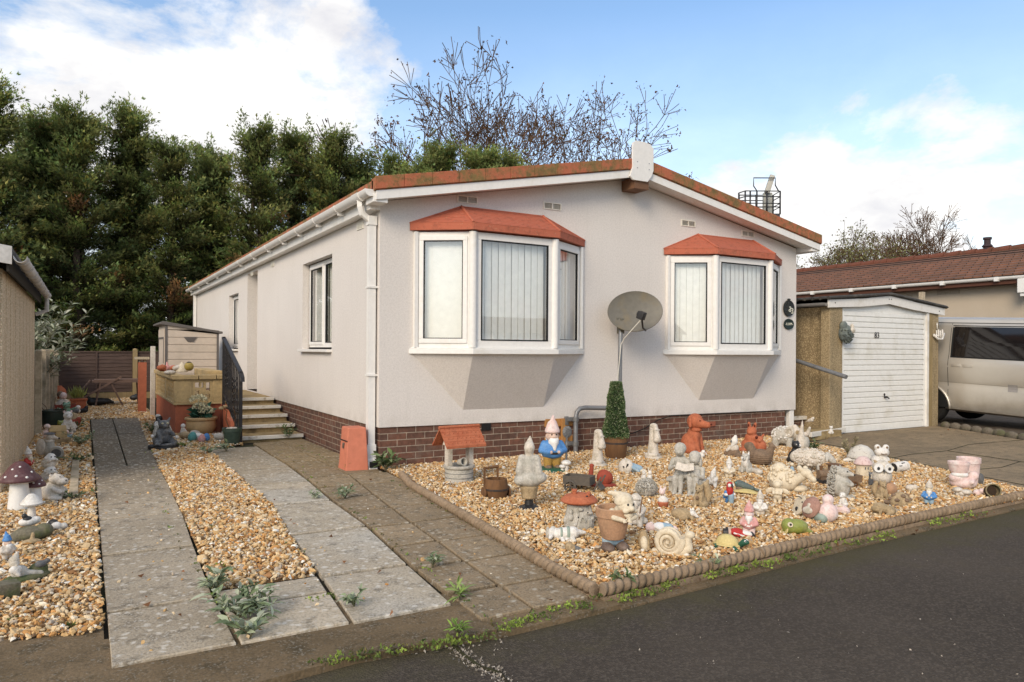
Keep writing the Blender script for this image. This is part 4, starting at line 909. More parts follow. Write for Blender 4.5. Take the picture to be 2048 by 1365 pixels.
# ------------------------------------------------------------------ satellite dish on its pole
DISH=M('dish_grey_enamel',(.165,.15,.12),.55,.12,2.5,(.21,.165,.095),.45,spec=.4)
sd=T('satellite_dish','oval grey satellite dish on a tall grey tube in front of the house','satellite dish',(3.15,-.30,0))
DC=Vector((.18,-.08,1.83)); mt=Matrix.Translation(DC)@Euler((R(74),0,R(-24)),'XYZ').to_matrix().to_4x4()@Matrix.Rotation(R(9),4,'Z')
mb=MB(); bm=mb.bm; rings=[]; seg=40
for (r,d_) in [(0,.055),(.25,.05),(.5,.038),(.75,.020),(.93,.0),(1.,-.012),(1.02,-.006),(.93,.008),(.5,.048),(.0,.068)]:
    rings.append([bm.verts.new(mt@Vector((max(r,.001)*.365*math.cos(2*PI*k/seg),max(r,.001)*.272*math.sin(2*PI*k/seg),-d_))) for k in range(seg)])
for A_,B_ in zip(rings,rings[1:]):
    for k in range(seg): bm.faces.new((A_[k],A_[(k+1)%seg],B_[(k+1)%seg],B_[k]))
mb.build('reflector',DISH,sd,ang=50)
mb=MB(); mb.tube([(0,0,-.02),(.0,.0,1.0),(.005,0,1.50),(.03,.02,1.60)],.028,12); mb.build('pole',GALV,sd,ang=80)
LN=mt@Vector((-.06,-.17,.36)); LB=mt@Vector((.06,-.27,.0))
mb=MB(); mb.tube([LB+Vector((.04,.02,0)),LB.lerp(LN,.5)+Vector((.0,0,-.06)),LN],.012,8); mb.build('feed_arm',M('dark_bracket',(.05,.045,.04),.6,.3),sd,ang=80)
mb=MB(); mb.box(LN,(.085,.09,.10),(20,0,20),.012); mb.cone(LN,LN+(DC-LN)*.25,.05,.045,16); mb.build('receiver',M('black_plastic',(.035,.033,.033),.5,.2),sd)
mb=MB(); mb.box((.10,.02,1.72),(.30,.03,.05),bev=.008); mb.box((.03,.03,1.64),(.06,.09,.20),bev=.01); mb.build('bracket',M('bracket_olive',(.14,.13,.10),.6,.2),sd)
mb=MB(); mb.tube([LN+Vector((-.02,-.02,-.05)),(.02,-.06,1.48),(-.02,-.045,1.40),(-.055,-.03,1.0),(-.05,-.03,.5)],.007,6); mb.build('cable',M('white_cable',(.6,.57,.5),.6,.1),sd,ang=180)
pp=T('pipe_post','bent grey tube clamped to timber blocks on the brick skirt behind the blue coated gnome','pipe',(2.60,-.08,0))
mb=MB(); mb.tube([(2.60,-.10,-.02),(2.60,-.10,.46),(2.615,-.10,.53),(2.66,-.105,.575),(2.74,-.11,.585),(3.14,-.28,.575)],.030,12); W2(mb.build('pipe',GALV,None,ang=80),pp)
for z in (.44,.13):
    mb=MB(); mb.cone((2.60,-.10,z-.025),(2.60,-.10,z+.025),.042,.042,12); mb.box((2.56,-.05,z),(.12,.06,.05),bev=.006); mb.box((2.50,-.035,z-.02),(.05,.03,.11),bev=.004); W2(mb.build('clamp',M('zinc_clamp',(.20,.20,.20),.5,.3,20,metal=.4),None),pp)
TIM=mat_wood('orange_timber',(.44,.22,.065),(.34,.155,.045),(3,12,3))
for args in ((2.20,2.62,-.006,.02,.35,.45),(2.20,2.62,-.006,.02,.12,.22)):
    mb=MB(); mb.bx(*args); o=W2(mb.build('timber_block',TIM,None,smooth=False,bevel=.004),pp)
mb=MB(); mb.bx(2.43,2.53,-.04,-.008,.05,.445); W2(mb.build('timber_block',TIM,None,smooth=False,bevel=.004),pp)
cb=MB(); cb.tube([(3.35,-.02,.21),(3.6,-.02,.20),(3.8,-.02,.25),(4.05,-.02,.36),(4.3,-.02,.41),(5.0,-.02,.405),(6.5,-.02,.40)],.008,6); o=cb.build('wall_cable',DARK,None,ang=180); tag(o,'dark cable looped along the top of the brick skirt','cable')
# tap beside the barrel
mb=MB(); mb.cone((3.36,.02,.20),(3.36,-.09,.20),.018,.018,10); mb.cone((3.36,-.06,.20),(3.36,-.06,.26),.012,.012,8); mb.box((3.36,-.06,.265),(.07,.015,.012)); mb.cone((3.36,-.085,.205),(3.36,-.085,.15),.016,.018,10)
o=mb.build('garden_tap',M('red_tap',(.25,.07,.06),.5,.2),None); tag(o,'small reddish garden tap on the brick skirt right of the barrel','tap')
# ------------------------------------------------------------------ silver van on the drive behind
VAN=None
def mat_paint():
    m,nt,b=nm('champagne_car_paint'); g=N(nt); v=tex(nt)
    k=g.mix(g.ramp(g.noise(v,1.2,5,.6),[(.4,0),(.7,1)]),(.56,.52,.455),(.50,.455,.39))
    zz=g.n('ShaderNodeSeparateXYZ',inp={0:v}).outputs[2]
    k=g.mix(g.math('MULTIPLY',g.ramp(zz,[(.30,1),(.75,0)]),g.ramp(g.noise(v,5,5,.7),[(.3,.1),(.7,.5)])),k,(.22,.17,.11))
    g.link(k,b.inputs['Base Color']); b.inputs['Metallic'].default_value=.45; b.inputs['Roughness'].default_value=.33; b.inputs['Coat Weight'].default_value=.4
    g.link(g.bump(g.noise(v,3,3),.03,.02),b.inputs['Normal']); return m
VAN=mat_paint(); TINT=M('tinted_glass',(.012,.010,.010),.06,.1,spec=.6); TYRE=M('tyre_rubber',(.018,.017,.016),.85,.2)
van=T('van','silver beige van with dark tinted window and roof bars parked right of the garage','van',(11.6,-1.2,0))
PITCH=R(2.4)
def V(x,y,z): return (x,y,z+(y+.3)*math.sin(PITCH)+.0)
# cross-section of the body side (x offset from the side plane, z): rolled along y
sec=[(.14,.26),(.05,.30),(.02,.36),(.0,.50),(.0,.70),(.012,.725),(.012,.78),(.0,.80),(-.012,.98),(-.02,1.08),(.0,1.20),(.02,1.235),(.06,1.50),(.115,1.80),(.16,1.89),(.24,1.955),(.34,1.975)]
xs=10.80; half=.92
def ringpts(y,sc=1.,zs=1.,front=0.):
    L_=[(xs+ (half-(half-o)*sc),z*zs if z<.3 else .26+(z-.26)*zs) for o,z in sec]
    Rr=[(2*(xs+half)-x,z) for x,z in reversed(L_)]
    return [V(x,y,z) for x,z in L_+Rr]
stations=[(-3.95,.72,.30),(-3.85,.86,.42),(-3.55,.95,.50),(-3.0,.985,.56),(-2.35,.99,.97),(-2.2,1.,1.),(-1.0,1.,1.),(.3,1.,1.),(1.0,.99,1.),(1.15,.96,.985)]
mb=MB(); bm=mb.bm; rings=[[bm.verts.new(p) for p in ringpts(y,s,z)] for y,s,z in stations]
n=len(rings[0])
for A_,B_ in zip(rings,rings[1:]):
    for k in range(n): bm.faces.new((A_[k],A_[(k+1)%n],B_[(k+1)%n],B_[k]))
bm.faces.new(rings[0]); bm.faces.new(rings[-1]); body=W2(mb.build('body',VAN,None,ang=28),van)
mb=MB(); d=.004
def sidepanel(mb,y0,y1,z0,z1,off=.004,n=10,slant=0.):
    "sheet that follows the body side just proud of it"
    def xo(z):
        for (o0,z0_),(o1,z1_) in zip(sec,sec[1:]):
            if z0_<=z<=z1_: return o0+(o1-o0)*(z-z0_)/(z1_-z0_)
        return sec[0][0]
    P=[]
    for i in range(n+1):
        z=z0+(z1-z0)*i/n; t=i/n; P.append((V(xs+xo(z)-off,y0+slant*t,z),V(xs+xo(z)-off,y1-slant*0*t,z)))
    for (a,b),(c,d_) in zip(P,P[1:]): mb.poly([a,b,d_,c])
sidepanel(mb,-1.56,-.33,1.26,1.80,.006,10,.0); w=W2(mb.build('window',TINT,None,ang=60),van)
mb=MB(); sidepanel(mb,-1.60,-.295,1.235,1.825,.003); sidepanel(mb,-2.62,-1.66,1.235,1.80,.003); sidepanel(mb,.1,.95,1.25,1.8,.003); W2(mb.build('window_seal',DARK,None,ang=60),van)
mb=MB(); sidepanel(mb,-2.55,-1.70,1.27,1.78,.006); W2(mb.build('window',TINT,None,ang=60),van)
mb=MB(); 
for y in (-1.615,-.27,-2.66): sidepanel(mb,y-.004,y+.004,.34,1.86,.003,16)
W2(mb.build('door_gap',DARK,None,ang=60),van)
mb=MB(); mb.box(V(10.83,-1.25,1.0),(.05,.02,.0001)); bm=mb.bm; bm.clear()
mb.tube([V(10.782,-1.0,1.885),V(10.97,-1.0,1.90)],.0001,4); bm.clear()
sidepanel(mb,-.95+.0,1.1,1.865,1.875,.006,2); sidepanel(mb,-1.7,-.95,1.865,1.875,.006,2); W2(mb.build('gutter_seam',DARK,None,ang=60),van)
mb=MB(); sidepanel(mb,-1.42,-1.27,.70,.82,.005,3); W2(mb.build('fuel_flap',M('flap_grey',(.27,.25,.235),.5,.1),None),van)
mb=MB(); 
for k in range(2): mb.box(V(10.775,-.62+k*.2,1.10),(.012,.16,.05),(0,0,0),.004) 
W2(mb.build('side_rub',VAN,None),van)
mb=MB(); mb.box(V(10.835,-1.75,1.08),(.05,.16,.04),bev=.01); W2(mb.build('handle',VAN,None),van)
def wheel(x,y,side):
    mb=MB(); z=.33; mb.lathe([(.20,-.09),(.31,-.10),(.33,-.06),(.33,.06),(.31,.10),(.20,.09)],(x,y,z+(y+.3)*math.sin(PITCH)),(0,90,0),32); t=W2(mb.build('tyre',TYRE,None,ang=40),van)
    mb=MB(); mb.lathe([(.0,-.03),(.05,-.04),(.19,-.02),(.205,-.07),(.205,.07),(.0,.05)],(x-.05*side,y,z+(y+.3)*math.sin(PITCH)),(0,90 if side>0 else -90,0),24); h=mb.build('rim',M('alloy',(.30,.30,.30),.4,.1,metal=.7),None); h.data.transform(van.matrix_basis.inverted()); h.parent=t
for y in (-3.0,.12):
    wheel(10.92,y,1); wheel(12.32,y,-1)
mb=MB()
for y in (-3.0,.12):
    a=[V(10.795,y+.41*math.cos(t),.32+.41*math.sin(t)) for t in [PI*k/16 for k in range(17)]]
    mb.poly([Vector(p)+Vector((-.012,0,0)) for p in a])
W2(mb.build('wheel_arch',DARK,None,smooth=False),van)
mb=MB()
for y in (-3.0,.12): mb.tube([V(10.79,y+.43*math.cos(t),.30+.43*math.sin(t)) for t in [PI*k/20 for k in range(21)]],.022,8)
W2(mb.build('arch_trim',VAN,None,ang=180),van)
for y in (-1.63,):
    mb=MB(); mb.box(V(10.98,y,2.05),(.10,.10,.16),bev=.02,taper=.6); mb.box(V(11.0,y,2.14),(.14,.12,.05),bev=.01); rb=W2(mb.build('roof_bar_foot',IRON,None),van)
    mb=MB(); mb.box(V(11.72,y,2.15),(1.7,.05,.035),bev=.008); W2(mb.build('roof_bar',IRON,None),van)
sides=T('edging','row of rounded stone edging blocks between garage drive and van','edging',(10.4,-.3,0))
ESTN=M('rounded_edging',(.15,.125,.095),.95,.25,6,(.10,.10,.05),.5,bump=.4)
a=Vector((10.52,-.30,0)); b=Vector((9.15,-3.1,0)); nst=12
for k in range(nst):
    p=a.lerp(b,(k+.5)/nst); mb=MB(); mb.ell((p.x,p.y,.015+random.uniform(0,.012)),(.125,.062,.075),(0,0,math.degrees(math.atan2((b-a).y,(b-a).x))+random.uniform(-5,5))); W2(mb.build('edging_stone',ESTN,None),sides)
# ------------------------------------------------------------------ bungalow behind on the right
def mat_pantile():
    m,nt,b=nm('brown_pantiles'); g=N(nt); v=tex(nt)
    br=g.n('ShaderNodeTexBrick',inp={'Vector':g.n('ShaderNodeMapping',inp={'Vector':v,'Rotation':(0,0,R(90))}).outputs[0],'Color1':(.235,.105,.06,1),'Color2':(.16,.078,.047,1),'Mortar':(.03,.015,.01,1),'Scale':1.,'Mortar Size':.012,'Brick Width':.22,'Row Height':.30})
    k=g.mix(g.math('MULTIPLY',g.ramp(g.noise(v,2,5,.7),[(.45,0),(.7,1)]),.6),br.outputs[0],(.075,.045,.025))
    g.link(k,b.inputs['Base Color']); b.inputs['Roughness'].default_value=.9; return m
PANT=mat_pantile(); NSTUC=mat_stucco('neighbour_render',(.52,.43,.32),(.58,.49,.38))
nb=T('neighbour_bungalow','cream bungalow with brown tiled roof and white gutter behind the garage and van','bungalow',(16,.6,0))
mb=MB(); mb.bx(16,22,.55,16,-.05,3.1); mb.ext([(16,.55,3.1),(22,.55,3.1),(19,.55,4.05)],(0,15.45,0)); W2(mb.build('wall',NSTUC,None,smooth=False),nb)
mb=MB(); nrow=11
for s in (-1,1):
    for k in range(nrow):
        t0,t1=k/nrow,(k+1)/nrow
        def pt(t,dz): return (19+s*3.35*(1-t),3.13+1.02*t+dz)
        (xa,za),(xb,zb)=pt(t0,.035),pt(t1,.005)
        # each course as a wavy strip
        m_=120
        ysn=[.35+15.8*i/m_ for i in range(m_+1)]
        rowA=[mb.bm.verts.new((xa,y,za+.022*math.sin(i*PI/1.0*.5*2))) for i,y in enumerate(ysn)]
        rowB=[mb.bm.verts.new((xb,y,zb+.022*math.sin(i*PI/1.0*.5*2))) for i,y in enumerate(ysn)]
        low=[mb.bm.verts.new((xa,y,za-.04)) for y in ysn]
        for i in range(m_):
            mb.bm.faces.new((rowA[i],rowA[i+1],rowB[i+1],rowB[i])); mb.bm.faces.new((low[i],low[i+1],rowA[i+1],rowA[i]))
W2(mb.build('roof',PANT,None,smooth=False),nb)
for k in range(36):
    pass
mb=MB()
for k in range(36): mb.tube([(19,.35+k*.44,4.17),(19,.35+k*.44+.43,4.155)],[.12,.105],10)
W2(mb.build('ridge_tiles',M('ridge_clay',(.17,.062,.038),.9,.2,4,(.1,.05,.03),.4),None),nb)
mb=MB(); gp=[(15.62+.06*math.cos(PI+PI*k/8),3.09+.07*math.sin(PI+PI*k/8)) for k in range(9)]
mb.ext([(x,.35,z) for x,z in gp]+[(x,.35,z+.006) for x,z in reversed(gp)],(0,15.8,0))
for k in range(12): mb.bx(15.545,15.70,1.2+k*1.25,1.29+k*1.25,3.0,3.10)
W2(mb.build('gutter',WHITE,None,ang=35),nb)
mb=MB(); mb.bx(15.66,15.70,.4,16.1,2.93,3.09); mb.bx(15.7,16.,.4,16.1,2.93,2.95); W2(mb.build('fascia',M('brown_fascia',(.11,.045,.028),.8,.2),None,smooth=False),nb)
mb=MB(); mb.bx(15.56,15.72,.62,.80,2.70,3.02); mb.bx(15.60,15.98,.66,.76,2.62,2.72); mb.bx(15.9,15.985,.66,.76,.1,2.7); W2(mb.build('downpipe',WHITE,None,bevel=.01),nb)
mb=MB(); mb.bx(15.985,16.,2.3,2.85,2.80,2.90); W2(mb.build('vent',M('vent_beige',(.40,.33,.25),.8,.2),None),nb)
BRW=mat_wood('brown_window_frame',(.28,.10,.03),(.2,.07,.02))
mb=MB(); mb.bx(15.96,16.0,4.6,6.3,1.2,2.78); wf=W2(mb.build('window',BRW,None,smooth=False),nb)
mb=MB(); mb.poly([(15.955,4.7,1.3),(15.955,6.2,1.3),(15.955,6.2,2.65),(15.955,4.7,2.65)]); h=mb.build('pane',TINT,None,smooth=False); h.data.transform(nb.matrix_basis.inverted()); h.parent=wf
mb=MB(); F_=3.15; mb.cone((19,F_,4.0),(19,F_,4.27),.10,.10,14); mb.cone((19,F_,4.27),(19,F_,4.31),.10,.14,14); mb.cone((19,F_,4.31),(19,F_,4.37),.14,.09,14); mb.cone((19,F_,4.37),(19,F_,4.50),.085,.085,14); mb.cone((19,F_,4.50),(19,F_,4.56),.11,.11,14)
W2(mb.build('flue',M('black_flue',(.05,.032,.035),.7,.2),None,ang=40),nb)
# ------------------------------------------------------------------ cherry picker basket beyond the roof
LX,LY=26.9,18.0
lb=T('lift_basket','dark railed aerial work platform on a mast showing above the right roof slope','lift platform',(LX,LY,0))
S_=lambda x,y,z:(LX+.84*x*ca+y*sa,LY-.84*x*sa+y*ca,z)
zb,zt=8.25,9.42
def seg(mb,a,b,r=.035): mb.tube([a,b],r,6)
mb=MB(); 
c=[S_(-1.05,-.5,0),S_(-1.25,.0,0),S_(-1.05,.5,0),S_(1.05,.5,0),S_(1.05,-.5,0)]
def lev(z): return [Vector((p[0],p[1],z)) for p in c]
for z in (zt,zt-.28,zt-.62,zt-.80): mb.tube(lev(z)+[lev(z)[0]],.026,6)
W2(mb.build('guard_rail',IRON,None,ang=180),lb)
for (x,y) in ((-1.05,-.5),(-.75,-.5),(-.35,-.5),(.25,-.5),(1.05,-.5),(1.05,.5),(-1.05,.5),(0,.5),(-1.25,0)):
    mb=MB(); seg(mb,S_(x,y,zb),S_(x,y,zt),.045); W2(mb.build('stanchion',IRON,None,ang=180),lb)
mb=MB(); mb.ext([Vector((p[0],p[1],zb-.12)) for p in c],(0,0,.16)); W2(mb.build('floor',M('lift_floor',(.05,.05,.055),.7,.2),None,smooth=False),lb)
mb=MB(); mb.tube([S_(-.35,-.5,zt),S_(-.55,-.5,zt+.25),S_(-.55,-.5,zt+.66),S_(.75,-.5,zt+.66),S_(.75,-.5,zt+.3),S_(.95,-.5,zt)],.03,6); W2(mb.build('canopy_frame',IRON,None,ang=180),lb)
mb=MB(); p0,p1=Vector(S_(.38,-.3,zt+.75)),Vector(S_(.62,-.3,zt+.05)); mb.box((p0+p1)/2,(.26,.16,.95),(0,18,-30),.03); pn=W2(mb.build('control_panel',M('pale_grey_paint',(.50,.48,.42),.6,.1),None),lb)
mb=MB(); mb.bx(0,.01,0,.01,0,.01); mb.bm.clear()
mb.box(S_(.45,-.1,(zb+zt)/2),(.45,.2,1.15),(0,0,-30),.03); W2(mb.build('cabinet',M('cabinet_grey',(.42,.42,.38),.6,.1),None),lb)
mb=MB(); mb.tube([S_(.3,.3,0),S_(.3,.3,zb-.1)],.22,10); W2(mb.build('mast',M('mast_grey',(.2,.2,.2),.6,.1),None,ang=180),lb)
# ------------------------------------------------------------------ homes across the road, which the bay windows mirror
def plain_home(x0,x1,y,wall,roofm,label,ridge=4.3):
    r=T('bungalow',label,'bungalow',((x0+x1)/2,y,0))
    mb=MB(); mb.bx(x0,x1,y-7,y,-.1,2.8); W2(mb.build('wall',wall,None,smooth=False),r)
    mb=MB(); mb.ext([(x0-.3,y+.35,2.72),(x0-.3,y-3.5,ridge),(x0-.3,y-7.35,2.72)],(x1-x0+.6,0,0)); W2(mb.build('roof',roofm,None,smooth=False),r)
    n=int((x1-x0)/3)
    for k in range(n):
        c=x0+(x1-x0)*(k+.5)/n
        mb=MB(); mb.bx(c-.75,c+.75,y,y+.03,1.0,2.3); w=W2(mb.build('window',WHITE,None,smooth=False),r)
        mb=MB(); mb.bx(c-.66,c-.03,y+.03,y+.04,1.08,2.22); mb.bx(c+.03,c+.66,y+.03,y+.04,1.08,2.22); h=mb.build('pane',TINT,None,smooth=False); h.data.transform(r.matrix_basis.inverted()); h.parent=w
GREYR=M('grey_roof_felt',(.14,.13,.115),.9,.2,2); SANDR=M('sand_roof',(.26,.22,.16),.9,.2,2)
plain_home(-34,-20,-40,NSTUC,GREYR,'cream bungalow with grey roof across the road, mirrored in the left bay',4.4)
plain_home(-14,-2,-47,STUCCO,SANDR,'pale bungalow with sandy roof across the road, mirrored between the other two',4.0)
plain_home(4,19,-42,NSTUC,GREYR,'long cream bungalow across the road, mirrored low in the wide panes',4.5)
plain_home(26,40,-45,STUCCO,SANDR,'pale bungalow across the road, mirrored in the right bay window',4.2)
# ------------------------------------------------------------------ trees
LEAF=mat_tint('conifer_foliage',.75,.28,.2)
BARK=M('conifer_bark',(.060,.042,.030),.95,.4,8,(.03,.022,.016),.5,bump=.6,bscale=30)
def spray_mesh(name,parent,P,D,S,C,mat,rg,blades=4,spread=.8,wid=.22):
    "fans of narrow leaf blades: base points P, directions D, lengths S, colours C"
    n=len(P); V=np.zeros((n,blades,3,3)); 
    D=D/np.linalg.norm(D,axis=1,keepdims=True)
    r=rg.normal(size=(n,3)); A=np.cross(D,r); A/=np.linalg.norm(A,axis=1,keepdims=True); B=np.cross(D,A)
    for k in range(blades):
        t=rg.uniform(-spread,spread,n); q=rg.uniform(-.35,.35,n)
        d=D*np.cos(t)[:,None]+A*np.sin(t)[:,None]+B*q[:,None]; L=S*rg.uniform(.55,1.1,n)
        sd=np.cross(d,B); sd/=np.linalg.norm(sd,axis=1,keepdims=True); w=(L*wid)[:,None]
        st=P+D*(S*rg.uniform(0,.35,n))[:,None]
        V[:,k,0]=st-sd*w; V[:,k,1]=st+d*L[:,None]; V[:,k,2]=st+sd*w+d*(L*.35)[:,None]
    Cc=np.repeat(np.repeat(C[:,None,None],blades,1),3,2)*rg.uniform(.8,1.2,(n,blades,1,1))
    V=V.reshape(-1,3); Fc=np.arange(len(V)).reshape(-1,3)
    return npmesh(name,V,Fc,mat,Cc.reshape(-1,3),parent)
def conifer(seed,h,label,group):
    rd=random.Random(seed); rg=np.random.default_rng(seed)
    root=T('conifer_tree',label,'conifer',(0,0,0),0,group)
    mb=MB(); lean=rd.uniform(-.3,.3); 
    nst=rd.choice((1,2,2)); trunks=[]
    for s in range(nst):
        ox=rd.uniform(-.25,.25)*(nst>1); top=h*rd.uniform(.80,.95)
        pts=[(ox+lean*t*t+.08*math.sin(5*t+s),.15*s+.1*math.sin(3*t+seed),top*t) for t in [i/10 for i in range(11)]]
        mb.tube(pts,[.15*(1-t)**.8+.015 for t in [i/10 for i in range(11)]],8); trunks.append(pts)
    P=[];D=[];S=[];C=[]
    nl=128
    for i in range(nl):
        f=(i+rd.random())/nl; f=.02+.98*f
        tr=rd.choice(trunks); k=min(9.99,f*10); p=Vector(tr[int(k)]).lerp(Vector(tr[min(10,int(k)+1)]),k%1)
        a=rd.uniform(0,2*PI); 
        Lm=(1.78-1.25*f**1.5)*rd.uniform(.5,1.2)
        if f<.12: Lm*=.9
        up=.15+.75*f+rd.uniform(-.15,.25)
        d=Vector((math.cos(a),math.sin(a),up)).normalized(); q=p+d*Lm+Vector((0,0,-.10*Lm))
        m=p.lerp(q,.5)+Vector((0,0,-.06*Lm)); 
        if f<.93: mb.tube([p,m,q],[.028*(1.2-f),.018,.007],5,False)
        # feathery plumes along the outer part of the limb
        nc=int(7+5*rd.random()); clump=rd.uniform(.65,1.3); brown=rd.random()<.05
        for c in range(nc):
            t=.22+.86*(c+rd.random())/nc; base=p.lerp(q,min(t,1.05)) if t<1 else p+(q-p)*t
            rad=.225*(1.15-abs(t-.65))
            m_=38
            off=rg.normal(0,.62,(m_,3))*np.array([rad,rad,rad*.7])+np.array(d)*rg.normal(0,rad*1.05,(m_,1)); pp=np.array(base)+off
            dd=np.array(d)*1.3+rg.normal(0,.45,(m_,3))+np.array([0,0,.10])+off*1.0
            ht=np.clip(.62+off[:,2]/rad*.55+.22*(t-.5),.18,1.5)  # shading painted into leaf colour: plume tops brighter, undersides darker
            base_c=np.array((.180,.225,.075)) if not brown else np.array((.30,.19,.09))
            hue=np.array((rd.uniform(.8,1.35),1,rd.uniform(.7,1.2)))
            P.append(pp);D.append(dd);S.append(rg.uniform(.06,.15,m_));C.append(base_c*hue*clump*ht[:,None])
    for tr in trunks:      # feathery leaders at the very top
        for j in range(7):
            p=Vector(tr[-1])+Vector((rd.gauss(0,.22),rd.gauss(0,.22),rd.uniform(-.9,-.1))); hh=rd.uniform(.5,1.15); m_=46
            t=rg.uniform(0,1,m_); rr=.20*(1-t)+.02; a=rg.uniform(0,6.28,m_)
            P.append(np.array(p)+np.c_[rr*np.cos(a),rr*np.sin(a),t*hh]); D.append(np.c_[np.cos(a)*.6,np.sin(a)*.6,np.full(m_,1.)]+rg.normal(0,.3,(m_,3))); S.append(rg.uniform(.08,.17,m_)); C.append(np.array((.18,.225,.075))*rg.uniform(.6,1.3,(m_,1)))
    mb.build('trunk',BARK,root,ang=60)
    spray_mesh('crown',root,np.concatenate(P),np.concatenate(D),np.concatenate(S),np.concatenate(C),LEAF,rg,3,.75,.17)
    return root
HG='tall conifers in a row behind the back fence'
protos=[conifer(11,9.2,'',HG),conifer(23,9.0,'',HG),conifer(37,9.4,'',HG)]
spots=[(-8.4,17.4,1.04),(-6.7,18.2,1.02),(-5.3,17.2,1.0),(-4.1,18.6,1.06),(-2.9,17.5,.95),(-1.7,18.9,1.03),(-.5,17.9,.90),(.9,18.6,.98),(2.2,18.0,1.0),(3.6,18.9,1.04),(5.0,18.1,1.03),(6.5,19.0,1.08),(8.0,18.4,1.05),(9.6,19.2,1.1),(11.2,18.6,1.08),(12.4,19.0,1.08)]
names=['far left conifer, mostly outside the frame','conifer at the left edge of the photo above the cream garage roof','broad dark conifer rising directly above the cream garage gutter','tallest conifer with ragged top left of the sky gap','conifer with reddish dead branches behind the grey leaved shrub','many stemmed conifer above the left end of the brown back fence','lower conifer with bare limbs showing above the back fence middle','conifer with dark twin trunks seen above the plastic shed','bushy conifer above the shed roof and far eaves of the home','conifer with rounded top over the far end of the white gutter','conifer above the middle of the white gutter line','conifer with pointed plume above the gutter of the home','short dense conifer above the front half of the gutter','conifer with paired tips just left of the red roof edge','conifer peeping over the lower red roof edge','last conifer of the row, beside the bare trees over the roof']
for i,((x,y,s),lb) in enumerate(zip(spots,names)):
    rz=i*1.9+.4
    if i<3: o=protos[i]; o.location=(x,y,-.1); o.rotation_euler=(0,0,rz); o.scale=(s,)*3; o['label']=lb
    else: copy_thing(protos[(i*2+i//3)%3],(x,y,-.1),rz,lb,HG,(s,)*3)
for k,(x,y,s,lb) in enumerate(((1.25,20.8,.98,'second row conifer filling the gap above the shed between the front conifers'),(-1.2,21.0,.97,'second row conifer behind the many stemmed front conifer'),(5.2,21.0,1.0,'second row conifer just above the middle of the white gutter'),(8.6,21.2,1.06,'second row conifer behind the pointed plume by the gutter'),(10.6,21.4,1.05,'second row conifer left of the bare trees over the red roof edge'),(-4.2,20.6,.97,'second row conifer behind the ones above the cream garage'))):
    copy_thing(protos[k%3],(x,y,-.1),k*2.3+1,lb,HG,(s,)*3)
# bare broadleaf trees ---------------------------------------------------------
TWIG=M('winter_bark',(.125,.066,.034),.95,.35,4,(.09,.09,.05),.4)
DRY=mat_tint('dry_leaves',.9,.1)
def bare(seed,loc,h,label,stems,lean=0.,leafy=.2,spread=1.,twig=.006,group=None,depth=5,green=None,r0=.16):
    rd=random.Random(seed); rg=np.random.default_rng(seed); root=T('bare_tree',label,'tree',loc,0,group)
    mb=MB(); tips=[]
    def grow(p,d,L,r,lev):
        n=3 if lev>1 else 2; pts=[p]; rs=[r]
        for i in range(n):
            d=(d+Vector((rd.gauss(0,.13),rd.gauss(0,.13),.07 if lev>0 else .0))).normalized(); p=p+d*L/n; pts.append(p); rs.append(max(twig,r*(1-.35*(i+1)/n)))
        mb.tube(pts,rs,6 if r>.05 else 4,False)
        if lev==0: tips.append((p,d)); return
        k=rd.choice((2,3,3)) if lev>2 else rd.choice((2,3,4))
        for j in range(k):
            a=rd.uniform(0,2*PI); tilt=rd.uniform(.25,.75)*spread
            o=d.orthogonal().normalized(); o.rotate(Matrix.Rotation(a,3,d)); nd=(d*math.cos(tilt)+o*math.sin(tilt)).normalized()
            grow(p if j else p,nd,L*rd.uniform(.58,.86),rs[-1]*rd.uniform(.55,.8),lev-1)
        # side shoots
        for j in range(2 if lev<4 else 1):
            q=pts[rd.randrange(1,len(pts))]; a=rd.uniform(0,2*PI); o=d.orthogonal().normalized(); o.rotate(Matrix.Rotation(a,3,d)); nd=(d*.5+o*.8).normalized(); grow(q,nd,L*.5,rs[-1]*.42,max(0,lev-2))
    for s in range(stems):
        a=2*PI*s/stems+rd.random(); sp=.10+.12*rd.random() if stems>1 else .03
        d=Vector((math.cos(a)*sp,math.sin(a)*sp,1))+Rv*lean; grow(Vector((math.cos(a)*.3*(stems>1),math.sin(a)*.3*(stems>1),-.1)),d.normalized(),h*.40,r0*rd.uniform(.8,1.1),depth)
    mb.build('trunk',TWIG,root,ang=180)
    if leafy>0 and tips:
        P=[];C=[]
        for p,d in tips:
            for j in range(rg.poisson(leafy*(2.6 if p.z>h*.5 else 1.))):
                P.append(np.array(p)+rg.normal(0,.12,3)); C.append(np.array(green if green and rd.random()<.8 else (.12,.062,.033))*rd.uniform(.6,1.3))
        if P: spray_mesh('leaves',root,np.array(P),rg.normal(size=(len(P),3))+np.array([0,0,-.5]),rg.uniform(.10,.2,len(P)),np.array(C),DRY,rg,2,.6,.32)
    return root
def base(px,Yd):
    d=ray(px,700); t=(Yd-CAM[1])/d[1]; return (CAM[0]+d[0]*t,Yd,-.1)
BG='leafless trees behind the home'
bare(5,base(960,22.5),10.8,'leafless tree leaning left above the conifer row, leftmost of the bare trees',2,-.36,.05,.85,.016,BG,4,r0=.18)
bare(8,base(1030,24),13.0,'tall leafless tree with two close trunks behind the red roof edge',2,-.05,.5,1.0,0.0155,BG,5,r0=.22)
bare(12,base(1085,24.5),12.9,'slim tall leafless tree in the middle of the bare group',1,-.02,.5,1.0,0.0155,BG,5,r0=.21)
bare(15,base(1130,24),12.2,'leafless tree hung with dead brown leaves above the roof slope',2,.05,1.3,1.0,0.0155,BG,5,r0=.21)
